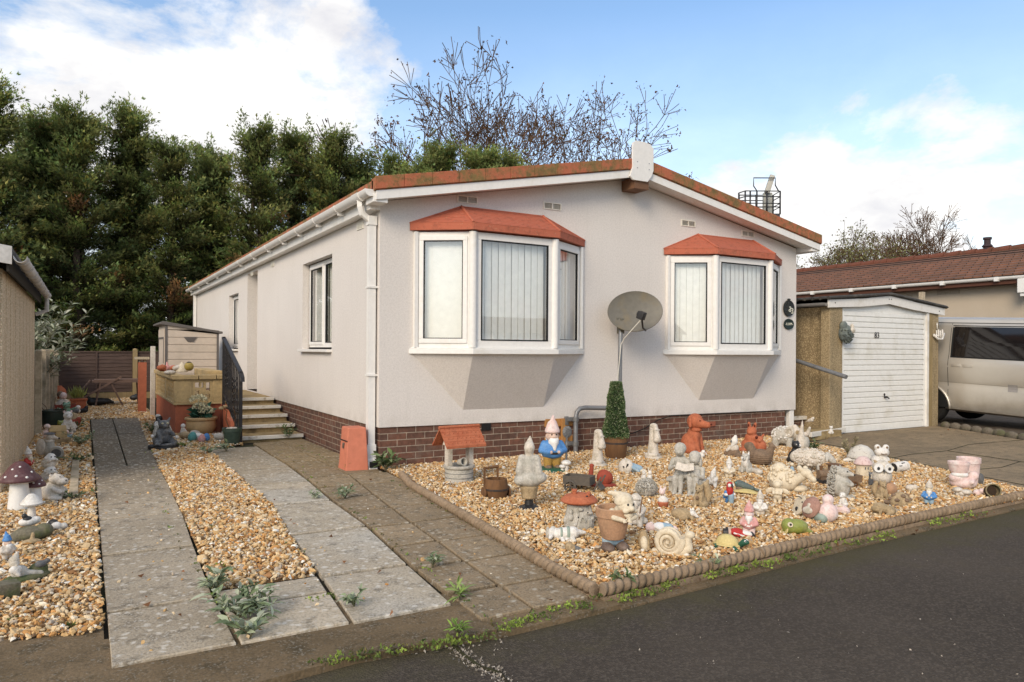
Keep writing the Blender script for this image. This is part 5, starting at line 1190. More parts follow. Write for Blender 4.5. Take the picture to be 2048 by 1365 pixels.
bare(21,base(1180,23.5),10.8,'smaller leafless tree with spreading twigs left of the ridge plaque',2,.10,1.0,1.05,.015,BG,4,r0=.17)
bare(31,base(1462,44),9.8,'faint bare tree tips just over the right roof slope',2,0,.1,.8,.012,None,4,r0=.1)
bare(33,base(1665,27),7.9,'twiggy shrub tree with olive leaves right of the home behind the tiled bungalow roof',4,0,1.5,.95,.010,None,5,(.20,.20,.085),r0=.09)
bare(34,base(1715,26),6.9,'low twiggy tree with thin olive leaves in front of the bare round tree',4,.05,1.0,1.0,.010,None,5,(.19,.18,.085),r0=.08)
bare(44,base(1820,40),12.9,'bare round headed tree with brown clinging leaves beyond the tiled roof',4,0,.8,.8,.024,None,5,r0=.2)
bare(47,base(1880,41),12.2,'bare fine twigged tree beside the round headed one, left of the black flue',3,.06,.1,.8,.022,None,5,r0=.18)
# grey-leaved buddleia over the side fence ---------------------------------------
SILV=mat_tint('silver_leaves',.8,.2)
def willowy(name,label,cat,loc,nst,h,w,ll,cols,seed,nleaf=26,group=None,droop=.5,r=.006,wid=.16):
    rd=random.Random(seed); rg=np.random.default_rng(seed); root=T(name,label,cat,loc,0,group)
    mb=MB(); P=[];D=[];C=[]
    for s in range(nst):
        a=rd.uniform(0,2*PI); L=h*rd.uniform(.55,1.1); rad=w*rd.uniform(.4,1.)
        pts=[Vector((math.cos(a)*rad*t**1.5+rd.uniform(-.02,.02)*w,math.sin(a)*rad*t**1.5,L*(t-.18*droop*t*t))) for t in [i/6 for i in range(7)]]
        mb.tube(pts,[r*(1.3-t) for t in [i/6 for i in range(7)]],5,False)
        for k in range(nleaf):
            t=.25+.75*rd.random(); i=min(5,int(t*6)); p=pts[i].lerp(pts[i+1],t*6-i); dr=(pts[i+1]-pts[i]).normalized()
            b=rd.uniform(0,2*PI); P.append(p); D.append(Vector((math.cos(b),math.sin(b),rd.uniform(-.5*droop,.7)))+dr*.8); C.append(np.array(rd.choice(cols))*rd.uniform(.7,1.25))
    mb.build('stems',M('green_brown_stem',(.12,.11,.06),.9,.3),root,ang=180)
    n=len(P); P=np.array(P);D=np.array(D);D/=np.linalg.norm(D,axis=1,keepdims=True)
    up=rg.normal(0,.35,(n,3))+np.array([0,0,1]); sd=np.cross(D,up); sd/=np.linalg.norm(sd,axis=1,keepdims=True); nn=np.cross(sd,D)
    L=ll*rg.uniform(.6,1.25,n); V=np.zeros((n,7,3)); w_=(L*wid)[:,None]; Lc=L[:,None]
    sag=-np.array([0,0,1.])*Lc*.25*droop
    V[:,0]=P; V[:,1]=P+D*Lc*.35+sd*w_+nn*w_*.4; V[:,2]=P+D*Lc*.35+nn*0; V[:,3]=P+D*Lc*.35-sd*w_+nn*w_*.4
    V[:,4]=P+D*Lc*.72+sd*w_*.7+nn*w_*.3+sag*.45; V[:,5]=P+D*Lc*.72-sd*w_*.7+nn*w_*.3+sag*.45; V[:,6]=P+D*Lc+sag
    tri=np.array([[0,2,1],[0,3,2],[1,2,4],[2,3,5],[2,5,4],[4,5,6]]); Fc=(tri[None]+np.arange(n)[:,None,None]*7).reshape(-1,3)
    Cc=np.repeat(np.array(C)[:,None],7,1)
    npmesh('leaves',V.reshape(-1,3),Fc,SILV,Cc.reshape(-1,3),root,True)
    return root
SG=[(.33,.35,.25),(.26,.29,.19),(.40,.40,.31),(.20,.23,.13)]
willowy('shrub','silvery long leaved shrub arching over the pale side fence posts','shrub',(-3.80,8.6,0),52,2.35,1.25,.18,SG,4,40,None,.7,.010,.13)
# ------------------------------------------------------------------ garden ornaments
MO=(.10,.10,.045)
sW=M('ornament_white',(.76,.72,.66),.8,.12,18,(.48,.45,.38),.4,bump=.25,bscale=90,grime_shade=(.24,.22,.17))
sP=M('ornament_pale_stone',(.66,.59,.50),.9,.18,14,(.40,.35,.26),.45,bump=.35,bscale=110,grime_shade=(.20,.17,.12))
sG=M('ornament_grey_stone',(.52,.485,.42),.9,.2,12,(.36,.34,.28),.45,bump=.4,bscale=120,grime_shade=(.10,.095,.075))
sD=M('ornament_dark_grey',(.13,.13,.13),.75,.3,14,(.27,.27,.26),.45,bump=.3,bscale=80,grime_shade=(.02,.02,.02))
sB=M('ornament_buff',(.42,.31,.18),.9,.25,12,(.26,.19,.10),.5,bump=.35,bscale=90,grime_shade=(.12,.085,.05))
sR=M('ornament_brown',(.23,.155,.10),.9,.25,12,(.14,.10,.07),.4,bump=.35,bscale=90,grime_shade=(.06,.04,.03))
TC=M('terracotta',(.36,.09,.045),.85,.18,10,(.30,.07,.035),.45,bump=.25,bscale=80,grime_shade=(.13,.03,.018))
TCo=M('terracotta_orange',(.46,.145,.07),.85,.18,10,(.38,.10,.045),.45,bump=.25,bscale=80,grime_shade=(.16,.05,.03))
TCd=M('terracotta_dark_red',(.33,.065,.035),.75,.18,10,(.24,.045,.03),.45,bump=.2,bscale=80,grime_shade=(.09,.02,.015))
POT=M('clay_pot',(.46,.27,.16),.9,.15,10,(.36,.22,.13),.45,bump=.25,bscale=90,grime_shade=(.20,.13,.09))
CREAM=M('cream_paint',(.70,.60,.44),.7,.1,15,(.55,.45,.31),.35,grime_shade=(.3,.22,.14))
SKIN=M('faded_skin_paint',(.64,.46,.36),.7,.1,15,(.55,.40,.32),.3,grime_shade=(.28,.17,.12))
PINK=M('faded_pink_paint',(.62,.30,.27),.7,.15,14,(.66,.50,.45),.45,grime_shade=(.28,.13,.11))
PPINK=M('pale_pink_paint',(.76,.57,.52),.7,.12,14,(.76,.69,.64),.45,grime_shade=(.32,.2,.18))
RED=M('red_paint',(.48,.035,.03),.55,.15,14,(.38,.05,.04),.3,grime_shade=(.13,.01,.01))
BLUE=M('blue_paint',(.085,.24,.52),.6,.15,14,(.16,.33,.58),.4,grime_shade=(.03,.08,.2))
LBL=M('pale_blue_paint',(.30,.42,.50),.7,.15,14,(.45,.50,.52),.4,grime_shade=(.12,.17,.2))
TEAL=M('teal_paint',(.10,.30,.28),.6,.2,14,(.17,.36,.30),.4,grime_shade=(.03,.1,.1))
GREEN=M('green_paint',(.055,.16,.065),.6,.2,14,(.10,.20,.08),.4,grime_shade=(.02,.05,.02))
DGRN=M('dark_green_paint',(.025,.10,.06),.5,.2,14,(.05,.14,.08),.4,grime_shade=(.01,.03,.02))
LIME=M('lime_green_glaze',(.25,.28,.055),.45,.2,10,(.33,.34,.11),.4,grime_shade=(.1,.1,.03),spec=.5)
OCHRE=M('ochre_paint',(.40,.24,.06),.7,.2,14,(.3,.17,.05),.4)
BLACK=M('black_paint',(.018,.017,.017),.5,.3,20,(.05,.05,.05),.25,spec=.5)
PURP=M('plum_cap_paint',(.105,.040,.042),.55,.2,12,(.22,.14,.13),.28,spec=.45,grime_shade=(.05,.02,.02))
WHT=M('bright_white_paint',(.76,.74,.70),.6,.06,12,(.62,.58,.5),.3)
YELP=M('straw_paint',(.62,.50,.21),.6,.12,14,(.52,.40,.16),.35,grime_shade=(.3,.22,.08))
DWOOD=mat_wood('brown_barrel_wood',(.20,.095,.035),(.115,.055,.022),(14,14,2))
GWOOD=mat_wood('grey_weathered_wood',(.13,.11,.085),(.085,.07,.055),(3,14,14))
IRONB=M('rusty_iron_band',(.045,.036,.032),.7,.3,20,(.09,.05,.03),.4)
MOSSR=M('mossy_rock',(.17,.15,.105),.95,.3,9,(.10,.115,.04),.55,bump=.6,bscale=40)
CAMV=Vector(CAM)
class Fig:
    def __init__(s,name,label,cat,px,py,hpx,yaw=0,group=None,back=.12,pre=(0,0,0),z=.012,lift=0):
        p=at(px,py,z); s.h=hpx/ppm(p); v=Vector((p.x-CAM[0],p.y-CAM[1],0)).normalized()
        p=p+v*back*s.h; d=CAMV-p; s.rz=math.atan2(d.y,d.x)+PI/2+R(yaw)
        s.root=T(name,label,cat,(p.x,p.y,z-.012+lift*s.h),s.rz,group); s.pre=rotm(pre); s.n=0
    def __call__(s,name,mat,prims,vox=.024,parent=None,sm=0,ang=40,off=(0,0,0)):
        if name in('eyes','pupils','ears','nostrils') and 1<len(prims)<5:
            for i,p in enumerate(prims): s('nose' if i==2 and name=='eyes' else name[:-1],mat,[p],vox,parent,sm,ang,off)
            return
        h=s.h; mb=MB(); 
        for p in prims:
            t=p[0]; sv=lambda q:tuple(x*h for x in q)
            if t=='e': mb.ell(sv(p[1]),sv(p[2]) if isinstance(p[2],tuple) else p[2]*h,p[3] if len(p)>3 else (0,0,0))
            elif t=='k': mb.cap(sv(p[1]),sv(p[2]),p[3]*h,p[4]*h)
            elif t=='c': mb.cone(sv(p[1]),sv(p[2]),p[3]*h,p[4]*h,16 if p[3]>.05 else 6)
            elif t=='l': mb.lathe([(a*h,b*h) for a,b in p[1]],sv(p[2]) if len(p)>2 else (0,0,0),p[3] if len(p)>3 else (0,0,0),24,*(p[4:6] if len(p)>5 else (1,1)))
            elif t=='b': mb.box(sv(p[1]),sv(p[2]),p[3] if len(p)>3 else (0,0,0),p[4]*h if len(p)>4 else 0)
            elif t=='t': mb.tube([sv(q) for q in p[1]],[x*h for x in p[2]] if isinstance(p[2],(list,tuple)) else p[2]*h,8)
            elif t=='x': mb.ext([sv(q) for q in p[1]],sv(p[2]))
        if s.pre!=Matrix.Identity(4):
            o_=Vector(off)*h; bmesh.ops.transform(mb.bm,matrix=Matrix.Translation(o_)@s.pre,verts=mb.bm.verts)
        elif any(off): bmesh.ops.transform(mb.bm,matrix=Matrix.Translation(Vector(off)*h),verts=mb.bm.verts)
        o=mb.build(name,mat,parent or s.root,ang=ang,vox=max(vox*h,.0022) if vox else None,sm=sm); return o
def gnome(f,hat,coat,trs,boots,beard=sW,skin=SKIN,base=None,off=(0,0,0),eyes=True,bend=.03,fat=1.,belt=None):
    w=fat
    f('trousers',trs,[('k',(-.075,0,.24),(-.085,-.01,.07),.085*w,.072),('k',(.075,0,.24),(.085,-.01,.07),.085*w,.072)],off=off)
    f('boots',boots,[('e',(-.085,-.045,.045),(.07,.115,.05)),('e',(.085,-.045,.045),(.07,.115,.05))],off=off)
    f('coat',coat,[('e',(0,0,.37),(.175*w,.145*w,.19)),('e',(0,0,.28),(.18*w,.15*w,.09)),('k',(-.14*w,.0,.47),(-.20*w,-.05,.35),.06,.055),('k',(-.20*w,-.05,.35),(-.09,-.155,.33),.055,.045),('k',(.14*w,0,.47),(.20*w,-.05,.35),.06,.055),('k',(.20*w,-.05,.35),(.09,-.155,.33),.055,.045)],off=off)
    hd=f('head',skin,[('e',(0,-.01,.60),(.115,.11,.12)),('e',(0,-.125,.60),(.035,.035,.033)),('e',(-.115,0,.60),(.025,.025,.04)),('e',(.115,0,.60),(.025,.025,.04)),('e',(-.055,-.10,.575),(.035,.03,.03)),('e',(.055,-.10,.575),(.035,.03,.03))],off=off)
    if eyes: f('eyes',BLACK,[('e',(-.042,-.110,.635),(.014,.012,.016)),('e',(.042,-.110,.635),(.014,.012,.016))],None,parent=hd,off=off)
    f('hands',skin,[('e',(-.075,-.165,.33),(.04,.04,.04)),('e',(.075,-.165,.33),(.04,.04,.04))],off=off)
    f('beard',beard,[('e',(0,-.085,.50),(.105,.07,.10)),('k',(0,-.115,.50),(0,-.15,.37),.075,.03),('e',(-.05,-.115,.555),(.05,.03,.022),(0,20,0)),('e',(.05,-.115,.555),(.05,.03,.022),(0,-20,0)),('e',(0,.05,.56),(.115,.09,.10))],off=off)
    f('hat',hat,[('l',[(.125,.66),(.14,.665),(.138,.70),(.115,.76),(.08,.86)],(0,0,0)),('k',(0,.0,.72),(0,bend*.5,.84),.105,.07),('k',(0,bend*.5,.84),(0,bend,.975),.07,.022)],off=off)
    if belt: f('belt',belt,[('l',[(.178*w,.285),(.192*w,.29),(.192*w,.32),(.178*w,.325)],(0,0,0),(0,0,0),1.,.84)],None,off=off)
    if base: f('base',base,[('l',[(.0,-.02),(.26,-.02),(.27,.02),(.20,.045),(.0,.05)])],off=off)
GG='garden gnomes on the gravel'
def mushroom(f,cap,stem,spots=None,x=0,y=0,s=1.,rcap=.46,name=''):
    st=f('stem',stem,[('l',[(.0,0),(.30,0),(.31,.05),(.24,.30),(.20,.55),(.22,.70),(.0,.70)],(x,y,0))],.02)
    cp=f('cap',cap,[('l',[(.0,.55),(rcap*.85,.58),(rcap,.62),(rcap*.97,.68),(rcap*.75,.80),(rcap*.42,.93),(.12,.99),(.0,1.)],(x,y,0))],.02)
    if spots: f('spots',spots,[('e',(x+rcap*.80*math.cos(a)*math.cos(e),y+rcap*.80*math.sin(a)*math.cos(e),.66+.31*math.sin(e)),(.05,.05,.035),(0,0,0)) for a,e in ((-1.9,.35),(-1.2,.55),(-.5,.3),(-2.6,.6),(-1.5,.95),(.6,.5),(2.2,.5))],None,parent=cp)
def hedgehog(f,body,spines,n=260,seed=1,long=.62,ht=.48,up=False):
    rd=random.Random(seed)
    P=[('e',(0,.0,.42),(.46,long,.43))]
    f('body',spines,P,.03)
    sp=[]
    for k in range(n):
        a=rd.uniform(0,2*PI); z=rd.uniform(-.25,1.); r_=math.sqrt(1-z*z); x,y,zz=r_*math.cos(a),r_*math.sin(a),z
        if y<-.62: continue
        p=(x*.45,y*(long-.01),.42+zz*.42); q=(p[0]*1.13,p[1]*1.1+.03,.42+zz*.50); sp.append(('c',p,q,.032,.006))
    f('spines',spines,sp,None,ang=180)
    f('face',body,[('k',(0,-long*.7,.30),(0,-long-.12,.24),.22,.07),('e',(0,-long-.17,.25),.05),('e',(-.13,-long*.62,.50),(.07,.04,.09)),('e',(.13,-long*.62,.50),(.07,.04,.09))],.03)
    f('feet',body,[('e',(-.22,-.35,.05),(.1,.13,.06)),('e',(.22,-.35,.05),(.1,.13,.06)),('e',(-.25,.3,.05),(.1,.13,.06)),('e',(.25,.3,.05),(.1,.13,.06))],.03)
def sitter(f,mat,ear='round',muzzle=.10,tail=True,belly=None,eyes=BLACK,ears=None,earlen=.16,headr=.17,headz=.78,base=None):
    "an animal sitting upright: haunches, chest, forelegs, head"
    f('body',mat,[('e',(0,.06,.27),(.24,.25,.26)),('e',(0,-.02,.45),(.18,.17,.24)),('e',(-.20,.02,.14),(.12,.22,.14)),('e',(.20,.02,.14),(.12,.22,.14)),('k',(-.10,-.12,.45),(-.10,-.20,.06),.065,.055),('k',(.10,-.12,.45),(.10,-.20,.06),.065,.055),('e',(-.10,-.24,.035),(.065,.10,.04)),('e',(.10,-.24,.035),(.065,.10,.04))]+([('k',(.0,.28,.08),(.24,.20,.07),.06,.05)] if tail else []))
    hd=f('head',mat,[('e',(0,-.05,headz),(headr,headr*.95,headr*.95)),('k',(0,-.05-headr*.6,headz-.05),(0,-.05-headr-muzzle*.6,headz-.07),headr*.55,headr*.38),('k',(0,-.02,.55),(0,-.04,headz),.13,.13)])
    E={'round':[('e',(s*headr*.75,-.02,headz+headr*.85),(.055,.03,.06)) for s in (-1,1)],'point':[('k',(s*headr*.6,-.02,headz+headr*.6),(s*headr*.75,-.0,headz+headr*.6+earlen),.055,.012) for s in (-1,1)],'long':[('k',(s*headr*.45,.0,headz+headr*.7),(s*headr*.6,.06,headz+headr*.7+earlen),.05,.035) for s in (-1,1)],'flop':[('k',(s*headr*.85,-.02,headz+headr*.5),(s*headr*1.15,-.05,headz-headr*.5),.05,.045) for s in (-1,1)]}[ear]
    f('ears',ears or mat,E,parent=hd)
    f('eyes',eyes,[('e',(s*headr*.42,-.05-headr*.85,headz+.03),.018) for s in (-1,1)],None,parent=hd)
    f('nose',eyes,[('e',(0,-.06-headr-muzzle*.95,headz-.045),.024)],None,parent=hd)
    if base: f('base',base,[('l',[(.0,-.02),(.34,-.02),(.35,.03),(.0,.04)])],None)
def lying(f,mat,head_mat=None,coat=None,hat=None,boots=None,L=1.,ht=.34):
    "a toppled figurine: length 1 along +X, head at -X"
    off=None
    f('body',coat or mat,[('e',(-.08,0,.17),(.24,.17,.16)),('k',(.10,-.07,.14),(.34,-.08,.11),.10,.075),('k',(.10,.07,.14),(.34,.07,.11),.10,.075),('k',(-.2,-.12,.2),(-.02,-.20,.12),.06,.045)],.022)
    f('head',head_mat or mat,[('e',(-.34,0,.16),(.14,.14,.145)),('e',(-.36,-.10,.24),.035)],.022)
    f('boots',boots or mat,[('e',(.40,-.08,.11),(.09,.06,.10)),('e',(.40,.08,.11),(.09,.06,.10))],.022)
    if hat: f('hat',hat,[('c',(-.38,0,.16),(-.50,0,.16),.155,.13),('c',(-.36,0,.16),(-.39,0,.16),.19,.19)],None)
# ------------------------------------------------------------------ ornaments in the gravel bed
# wishing well
f=Fig('wishing_well','stone wishing well with red tiled roof and a tipped bucket on its rim','wishing well',918,966,114,30,back=.22)
f('wall',sG,[('l',[(.0,0),(.25,0),(.255,.05),(.245,.09),(.258,.13),(.248,.17),(.258,.21),(.25,.245),(.27,.25),(.285,.27),(.28,.305),(.25,.31),(.20,.30),(.19,.15),(.0,.14)])],None,ang=50)
for k in range(9):
    a=k*2*PI/9
f('joints',sD,[('l',[(.252,z),(.2595,z+.004),(.252,z+.008)]) for z in (.088,.168)],None)
pst=f('posts',sP,[('b',(-.215,0,.50),(.085,.13,.44)),('x',[(-.25,-.16,.66),(-.25,.16,.66),(-.25,.0,.93)],(.05,0,0))],None)
f('posts',sP,[('b',(.215,0,.50),(.085,.13,.44)),('x',[(.20,-.16,.66),(.20,.16,.66),(.20,.0,.93)],(.05,0,0))],None)
rf=[]
for s in (-1,1):
    for k in range(4):
        t0,t1=k/4,(k+1)/4
        y0,z0=s*(.27-.27*t0),.66+.31*t0; y1,z1=s*(.27-.27*t1),.66+.31*t1
        rf.append(('x',[(-.40,y0,z0+.02),(-.40,y1,z1+.008),(-.40,y1,z1-.025),(-.40,y0,z0-.022)],(.80,0,0)))
        for j in range(9): rf.append(('b',(-.36+.09*j+(k%2)*.04,(y0+y1)/2,(z0+z1)/2+.016),(.006,.085,.006),(s*49,0,0)))
rf.append(('t',[(-.41,0,.985),(.41,0,.985)],.03))
f('roof',TCo,rf,None,ang=30)
f('bucket',sG,[('l',[(.0,-.07),(.055,-.07),(.075,.07),(.06,.07),(.045,-.04),(.0,-.04)],(-.02,-.12,.37),(75,30,0))],None)
# barrel on wheels
f=Fig('barrel_planter','small wooden barrel planter on wheels with a tall handle','barrel',992,999,66,20,back=.4)
f('barrel',DWOOD,[('l',[(.0,.04),(.30,.04),(.35,.22),(.36,.35),(.32,.60),(.27,.60),(.29,.35),(.26,.12),(.0,.12)],(0,0,0),(0,0,0),1.05,1.05)],None,ang=30)
f('iron_band',IRONB,[('l',[(.372,.26),(.385,.265),(.385,.315),(.372,.32)],(0,0,0),(0,0,0),1.02,1.02)],None)
for x in (-.40,.40): f('wheel',DWOOD,[('l',[(.0,-.03),(.18,-.03),(.19,0),(.18,.03),(.0,.03)],(x,.0,.18),(0,90,0))],None)
f('handle',DWOOD,[('b',(-.36,.05,.66),(.06,.05,.62)),('b',(.12,.20,.70),(.06,.05,.55)),('t',[(-.38,.05,.93),(.15,.20,.93)],.035)],None)
# tall grey statue (its picture is pixelated in the photo)
f=Fig('statue','tall slender grey white statue on a dark base between the barrel and the mushroom house','statue',1058,1020,150,0,back=.1)
f('base',BLACK,[('l',[(.0,0),(.13,0),(.15,.02),(.12,.05),(.06,.07),(.05,.16),(.0,.16)])],None)
f('pedestal',sB,[('l',[(.0,.14),(.10,.15),(.11,.24),(.13,.32),(.0,.34)])],.02)
f('body',sG,[('e',(0,0,.42),(.20,.15,.12)),('e',(0,0,.56),(.13,.11,.20)),('k',(-.10,-.02,.70),(-.14,-.06,.52),.05,.05),('k',(.10,-.02,.70),(.13,-.07,.52),.05,.05),('e',(.14,-.03,.44),(.10,.1,.08)),('e',(-.12,-.05,.40),(.09,.1,.07))],.018)
f('head',sP,[('e',(0,-.02,.84),(.075,.08,.09)),('k',(0,0,.72),(0,-.01,.84),.06,.055),('k',(0,0,.88),(.01,.02,.975),.06,.02)],.018)
# big blue coated gnome with mushrooms
f=Fig('garden_gnome','large gnome with pink hat, long white beard and blue coat beside small mushrooms','gnome',1104,942,112,18,GG,back=.1)
gnome(f,PPINK,BLUE,OCHRE,sR,WHT,SKIN,off=(0,0,.03),bend=-.05,belt=BLACK,fat=1.12)
f('base',DGRN,[('l',[(.0,-.02),(.30,-.02),(.31,.03),(.22,.07),(.0,.08)])],.03)
f('mushroom',sW,[('k',(.20,-.20,.03),(.20,-.20,.15),.045,.035),('e',(.20,-.20,.17),(.09,.09,.05)),('k',(.12,-.22,.03),(.12,-.22,.10),.03,.025),('e',(.12,-.22,.11),(.06,.06,.035))],None)
f('shovel',sD,[('t',[(.24,-.08,.05),(.26,-.05,.62)],.02),('e',(.27,-.04,.70),(.09,.025,.11))],None)
# topiary cone in half barrel
tp=Fig('topiary_cone','clipped green topiary cone standing in a brown half barrel against the brick skirt','topiary',1231,919,152,0,back=.16)
bb=tp('barrel',DWOOD,[('l',[(.0,.0),(.125,.0),(.15,.12),(.158,.20),(.155,.30),(.14,.30),(.13,.27),(.0,.27)])],None,ang=40)
tp('iron_band',IRONB,[('l',[(.153,.20),(.162,.203),(.162,.225),(.153,.228)])],None,parent=bb)
tp('core',M('topiary_core',(.012,.022,.010),1.,.3,30),[('l',[(.0,.27),(.145,.28),(.12,.60),(.062,1.0),(.0,1.01)])],None)
rg=np.random.default_rng(9); n=9000; t=rg.uniform(0,1,n)**1.1; a=rg.uniform(0,6.283,n); rr=.155-.092*t; top=rg.uniform(size=n)<.04
H=tp.h; zz=np.where(top,1.012,.28+.735*t); rr=np.where(top,.065*np.sqrt(rg.uniform(size=n)),rr)
rr=rr*(1+.06*np.sin(11*t+2*a)+.05*np.sin(23*t-3*a)+rg.normal(0,.035,n)); P=np.c_[rr*np.cos(a),rr*np.sin(a),zz]*H; D=np.c_[np.cos(a),np.sin(a),.3+0*a]+rg.normal(0,.7,(n,3)); gc=np.array([(.10,.17,.065),(.19,.25,.11),(.42,.45,.28),(.06,.11,.045)])[rg.choice(4,n,p=[.4,.3,.15,.15])]
spray_mesh('leaves',tp.root,P,D,np.full(n,.022),gc,LEAF,rg,2,.9,.4)
# two pale stone heads on coiled bases
def hoodstone(px,py,h,label,yaw):
    f=Fig('stone_figure',label,'statue',px,py,h,yaw,'pale stone hooded figures by the brick skirt',back=.2)
    f('base',sP,[('e',(0,0,.05),(.27,.26,.07)),('t',[(.20*math.cos(t),.18*math.sin(t),.10+.01*t) for t in [i*.35 for i in range(14)]],.065)],.03)
    f('body',sP,[('k',(0,.02,.10),(0,.02,.55),.17,.12),('k',(0,.02,.5),(.0,.03,.90),.125,.10)],.025)
    f('face',sP,[('k',(0,-.06,.93),(0,-.15,.62),.07,.10),('e',(0,-.15,.56),(.13,.10,.09)),('e',(0,-.13,.80),(.085,.05,.10)),('e',(0,.0,.94),(.12,.11,.075))],.022)
    f('eyes',sG,[('e',(-.05,-.175,.83),(.03,.02,.018)),('e',(.05,-.175,.83),(.03,.02,.018))],None)
hoodstone(1196,934,75,'pale hooded stone figure left of the topiary barrel',40)
hoodstone(1307,919,72,'pale hooded stone figure right of the topiary barrel',40)
# sleeping gnome in a bowl hat
f=Fig('sleeping_gnome','toppled gnome in pale blue with a big round grey hat facing up','gnome',1262,947,30,0,GG,back=.4)
f('hat',sP,[('l',[(.0,0),(.55,.0),(.52,.15),(.35,.30),(.0,.38)],(-.35,-.05,.45),(70,0,-35))],None)
f('body',LBL,[('k',(-.15,.0,.42),(.55,.05,.30),.38,.26),('k',(.0,-.3,.5),(.5,-.3,.2),.13,.1)],.04)
f('legs',CREAM,[('k',(.6,.0,.22),(.95,-.1,.14),.2,.14)],.04)
f('face_mark',BLACK,[('b',(-.25,-.46,.55),(.12,.05,.3),(0,15,0)),('e',(-.5,-.5,.5),.06)],None)
# terracotta snail
f=Fig('terracotta_snail','dark red terracotta snail with raised head and hollow shell','snail',1203,976,48,-80,back=.3)
f('body',TCd,[('e',(0,.10,.10),(.28,.58,.11)),('k',(0,-.36,.12),(0,-.46,.55),.15,.11),('k',(0,-.46,.55),(0,-.42,.86),.11,.09),('e',(0,-.42,.93),(.10,.11,.09))],.035)
sh_=f('shell',TCd,[('e',(0,.14,.40),(.24,.36,.34)),('l',[(.26,-.02),(.30,.0),(.30,.05),(.24,.06)],(-.20,.14,.44),(0,-90,0))],.035)
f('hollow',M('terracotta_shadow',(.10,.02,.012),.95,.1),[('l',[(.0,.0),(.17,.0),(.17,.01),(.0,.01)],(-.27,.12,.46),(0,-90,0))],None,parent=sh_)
# wooden cart
f=Fig('wooden_cart','weathered grey wooden box cart with spoked wheel and sloping handles','cart',1158,986,34,70,back=.8)
f('box',GWOOD,[('b',(0,.0,.50),(1.0,1.65,.06)),('b',(-.5,0,.72),(.06,1.65,.5)),('b',(.5,0,.72),(.06,1.65,.5)),('b',(0,.82,.72),(1.0,.06,.5)),('b',(0,-.82,.72),(1.0,.06,.5))],None)
for s in (-.58,.58): f('wheel',GWOOD,[('t',[(s,.35+.34*math.cos(t),.34+.34*math.sin(t)) for t in [i*PI/8 for i in range(17)]],.06),('b',(s,.35,.34),(.05,.62,.07)),('b',(s,.35,.34),(.05,.07,.62))],None,ang=180)
f('handle',GWOOD,[('b',(-.4,-1.25,.55),(.08,1.1,.08),(-62,0,0)),('b',(.4,-1.25,.55),(.08,1.1,.08),(-62,0,0)),('b',(0,-1.35,.45),(.8,.06,.5),(-40,0,0))],None)
# round hedgehog with little white animals on its back
f=Fig('hedgehog_ornament','round grey hedgehog ornament covered in spines, seen from behind','hedgehog',1293,996,44,150,back=.4)
hedgehog(f,sG,sG,420,3,.55)
f=Fig('rabbit_pair','two small white rabbits standing just behind the round grey hedgehog','rabbit ornament',1293,962,26,10,back=.3)
for s,x in ((1,-.22),(2,.25)):
    f('rabbit',sW,[('e',(x,0,.30),(.20,.22,.28)),('e',(x,-.06,.66),(.15,.16,.15)),('k',(x-.07,0,.76),(x-.10,.04,.98),.05,.035),('k',(x+.07,0,.76),(x+.12,.04,.96),.05,.035)],.04)
f('base',CREAM,[('e',(-.5,.1,.12),(.4,.3,.14))],.05)
# mushroom house
f=Fig('mushroom_house','stone mushroom cottage with broad terracotta cap and modelled gnomes on its wall','mushroom house',1158,1060,80,0,back=.32)
f('wall',sG,[('l',[(.0,0),(.36,0),(.38,.08),(.36,.3),(.31,.55),(.28,.68),(.0,.70)],(0,0,0),(0,0,0),1.,.95)],.025)
f('relief',sG,[('e',(-.20,-.30,.34),(.07,.06,.10)),('e',(-.20,-.31,.48),(.05,.05,.07)),('e',(.25,-.24,.45),(.10,.07,.05)),('t',[(.10+.06*math.cos(t),-.345,.22+.14*max(0,math.sin(t))) for t in [i*PI/8 for i in range(9)]],.02),('e',(.04,-.33,.55),(.07,.05,.05)),('e',(.33,-.12,.30),(.06,.08,.07)),('e',(-.33,-.14,.24),(.07,.08,.10)),('b',(.27,-.24,.20),(.13,.05,.20),(0,0,40)),('t',[(-.1,-.36,.05),(-.03,-.34,.3),(.0,-.30,.6)],.025),('t',[(.35,-.1,.05),(.33,-.12,.4),(.24,-.2,.62)],.03),('e',(-.10,-.36,.16),(.06,.04,.05))],.018)
f('window',BLACK,[('e',(.22,-.285,.46),(.028,.02,.022)),('e',(.30,-.22,.46),(.02,.02,.022)),('e',(-.02,-.355,.36),(.018,.015,.02))],None)
cp=f('cap',TCo,[('l',[(.0,.62),(.42,.66),(.48,.70),(.47,.74),(.36,.84),(.18,.90),(.0,.915)])],.022)
f('chimney',TCo,[('c',(-.12,-.10,.84),(-.12,-.10,1.0),.055,.06),('c',(-.12,-.10,.97),(-.12,-.10,1.01),.075,.075)],None,parent=cp)
f('dormer',TCo,[('b',(.18,-.15,.87),(.14,.18,.07),(0,0,20),.01),('e',(.24,-.12,.92),(.06,.12,.05))],.02,parent=cp)
f('porthole',BLACK,[('e',(.19,-.245,.87),(.032,.02,.02))],None,parent=cp)
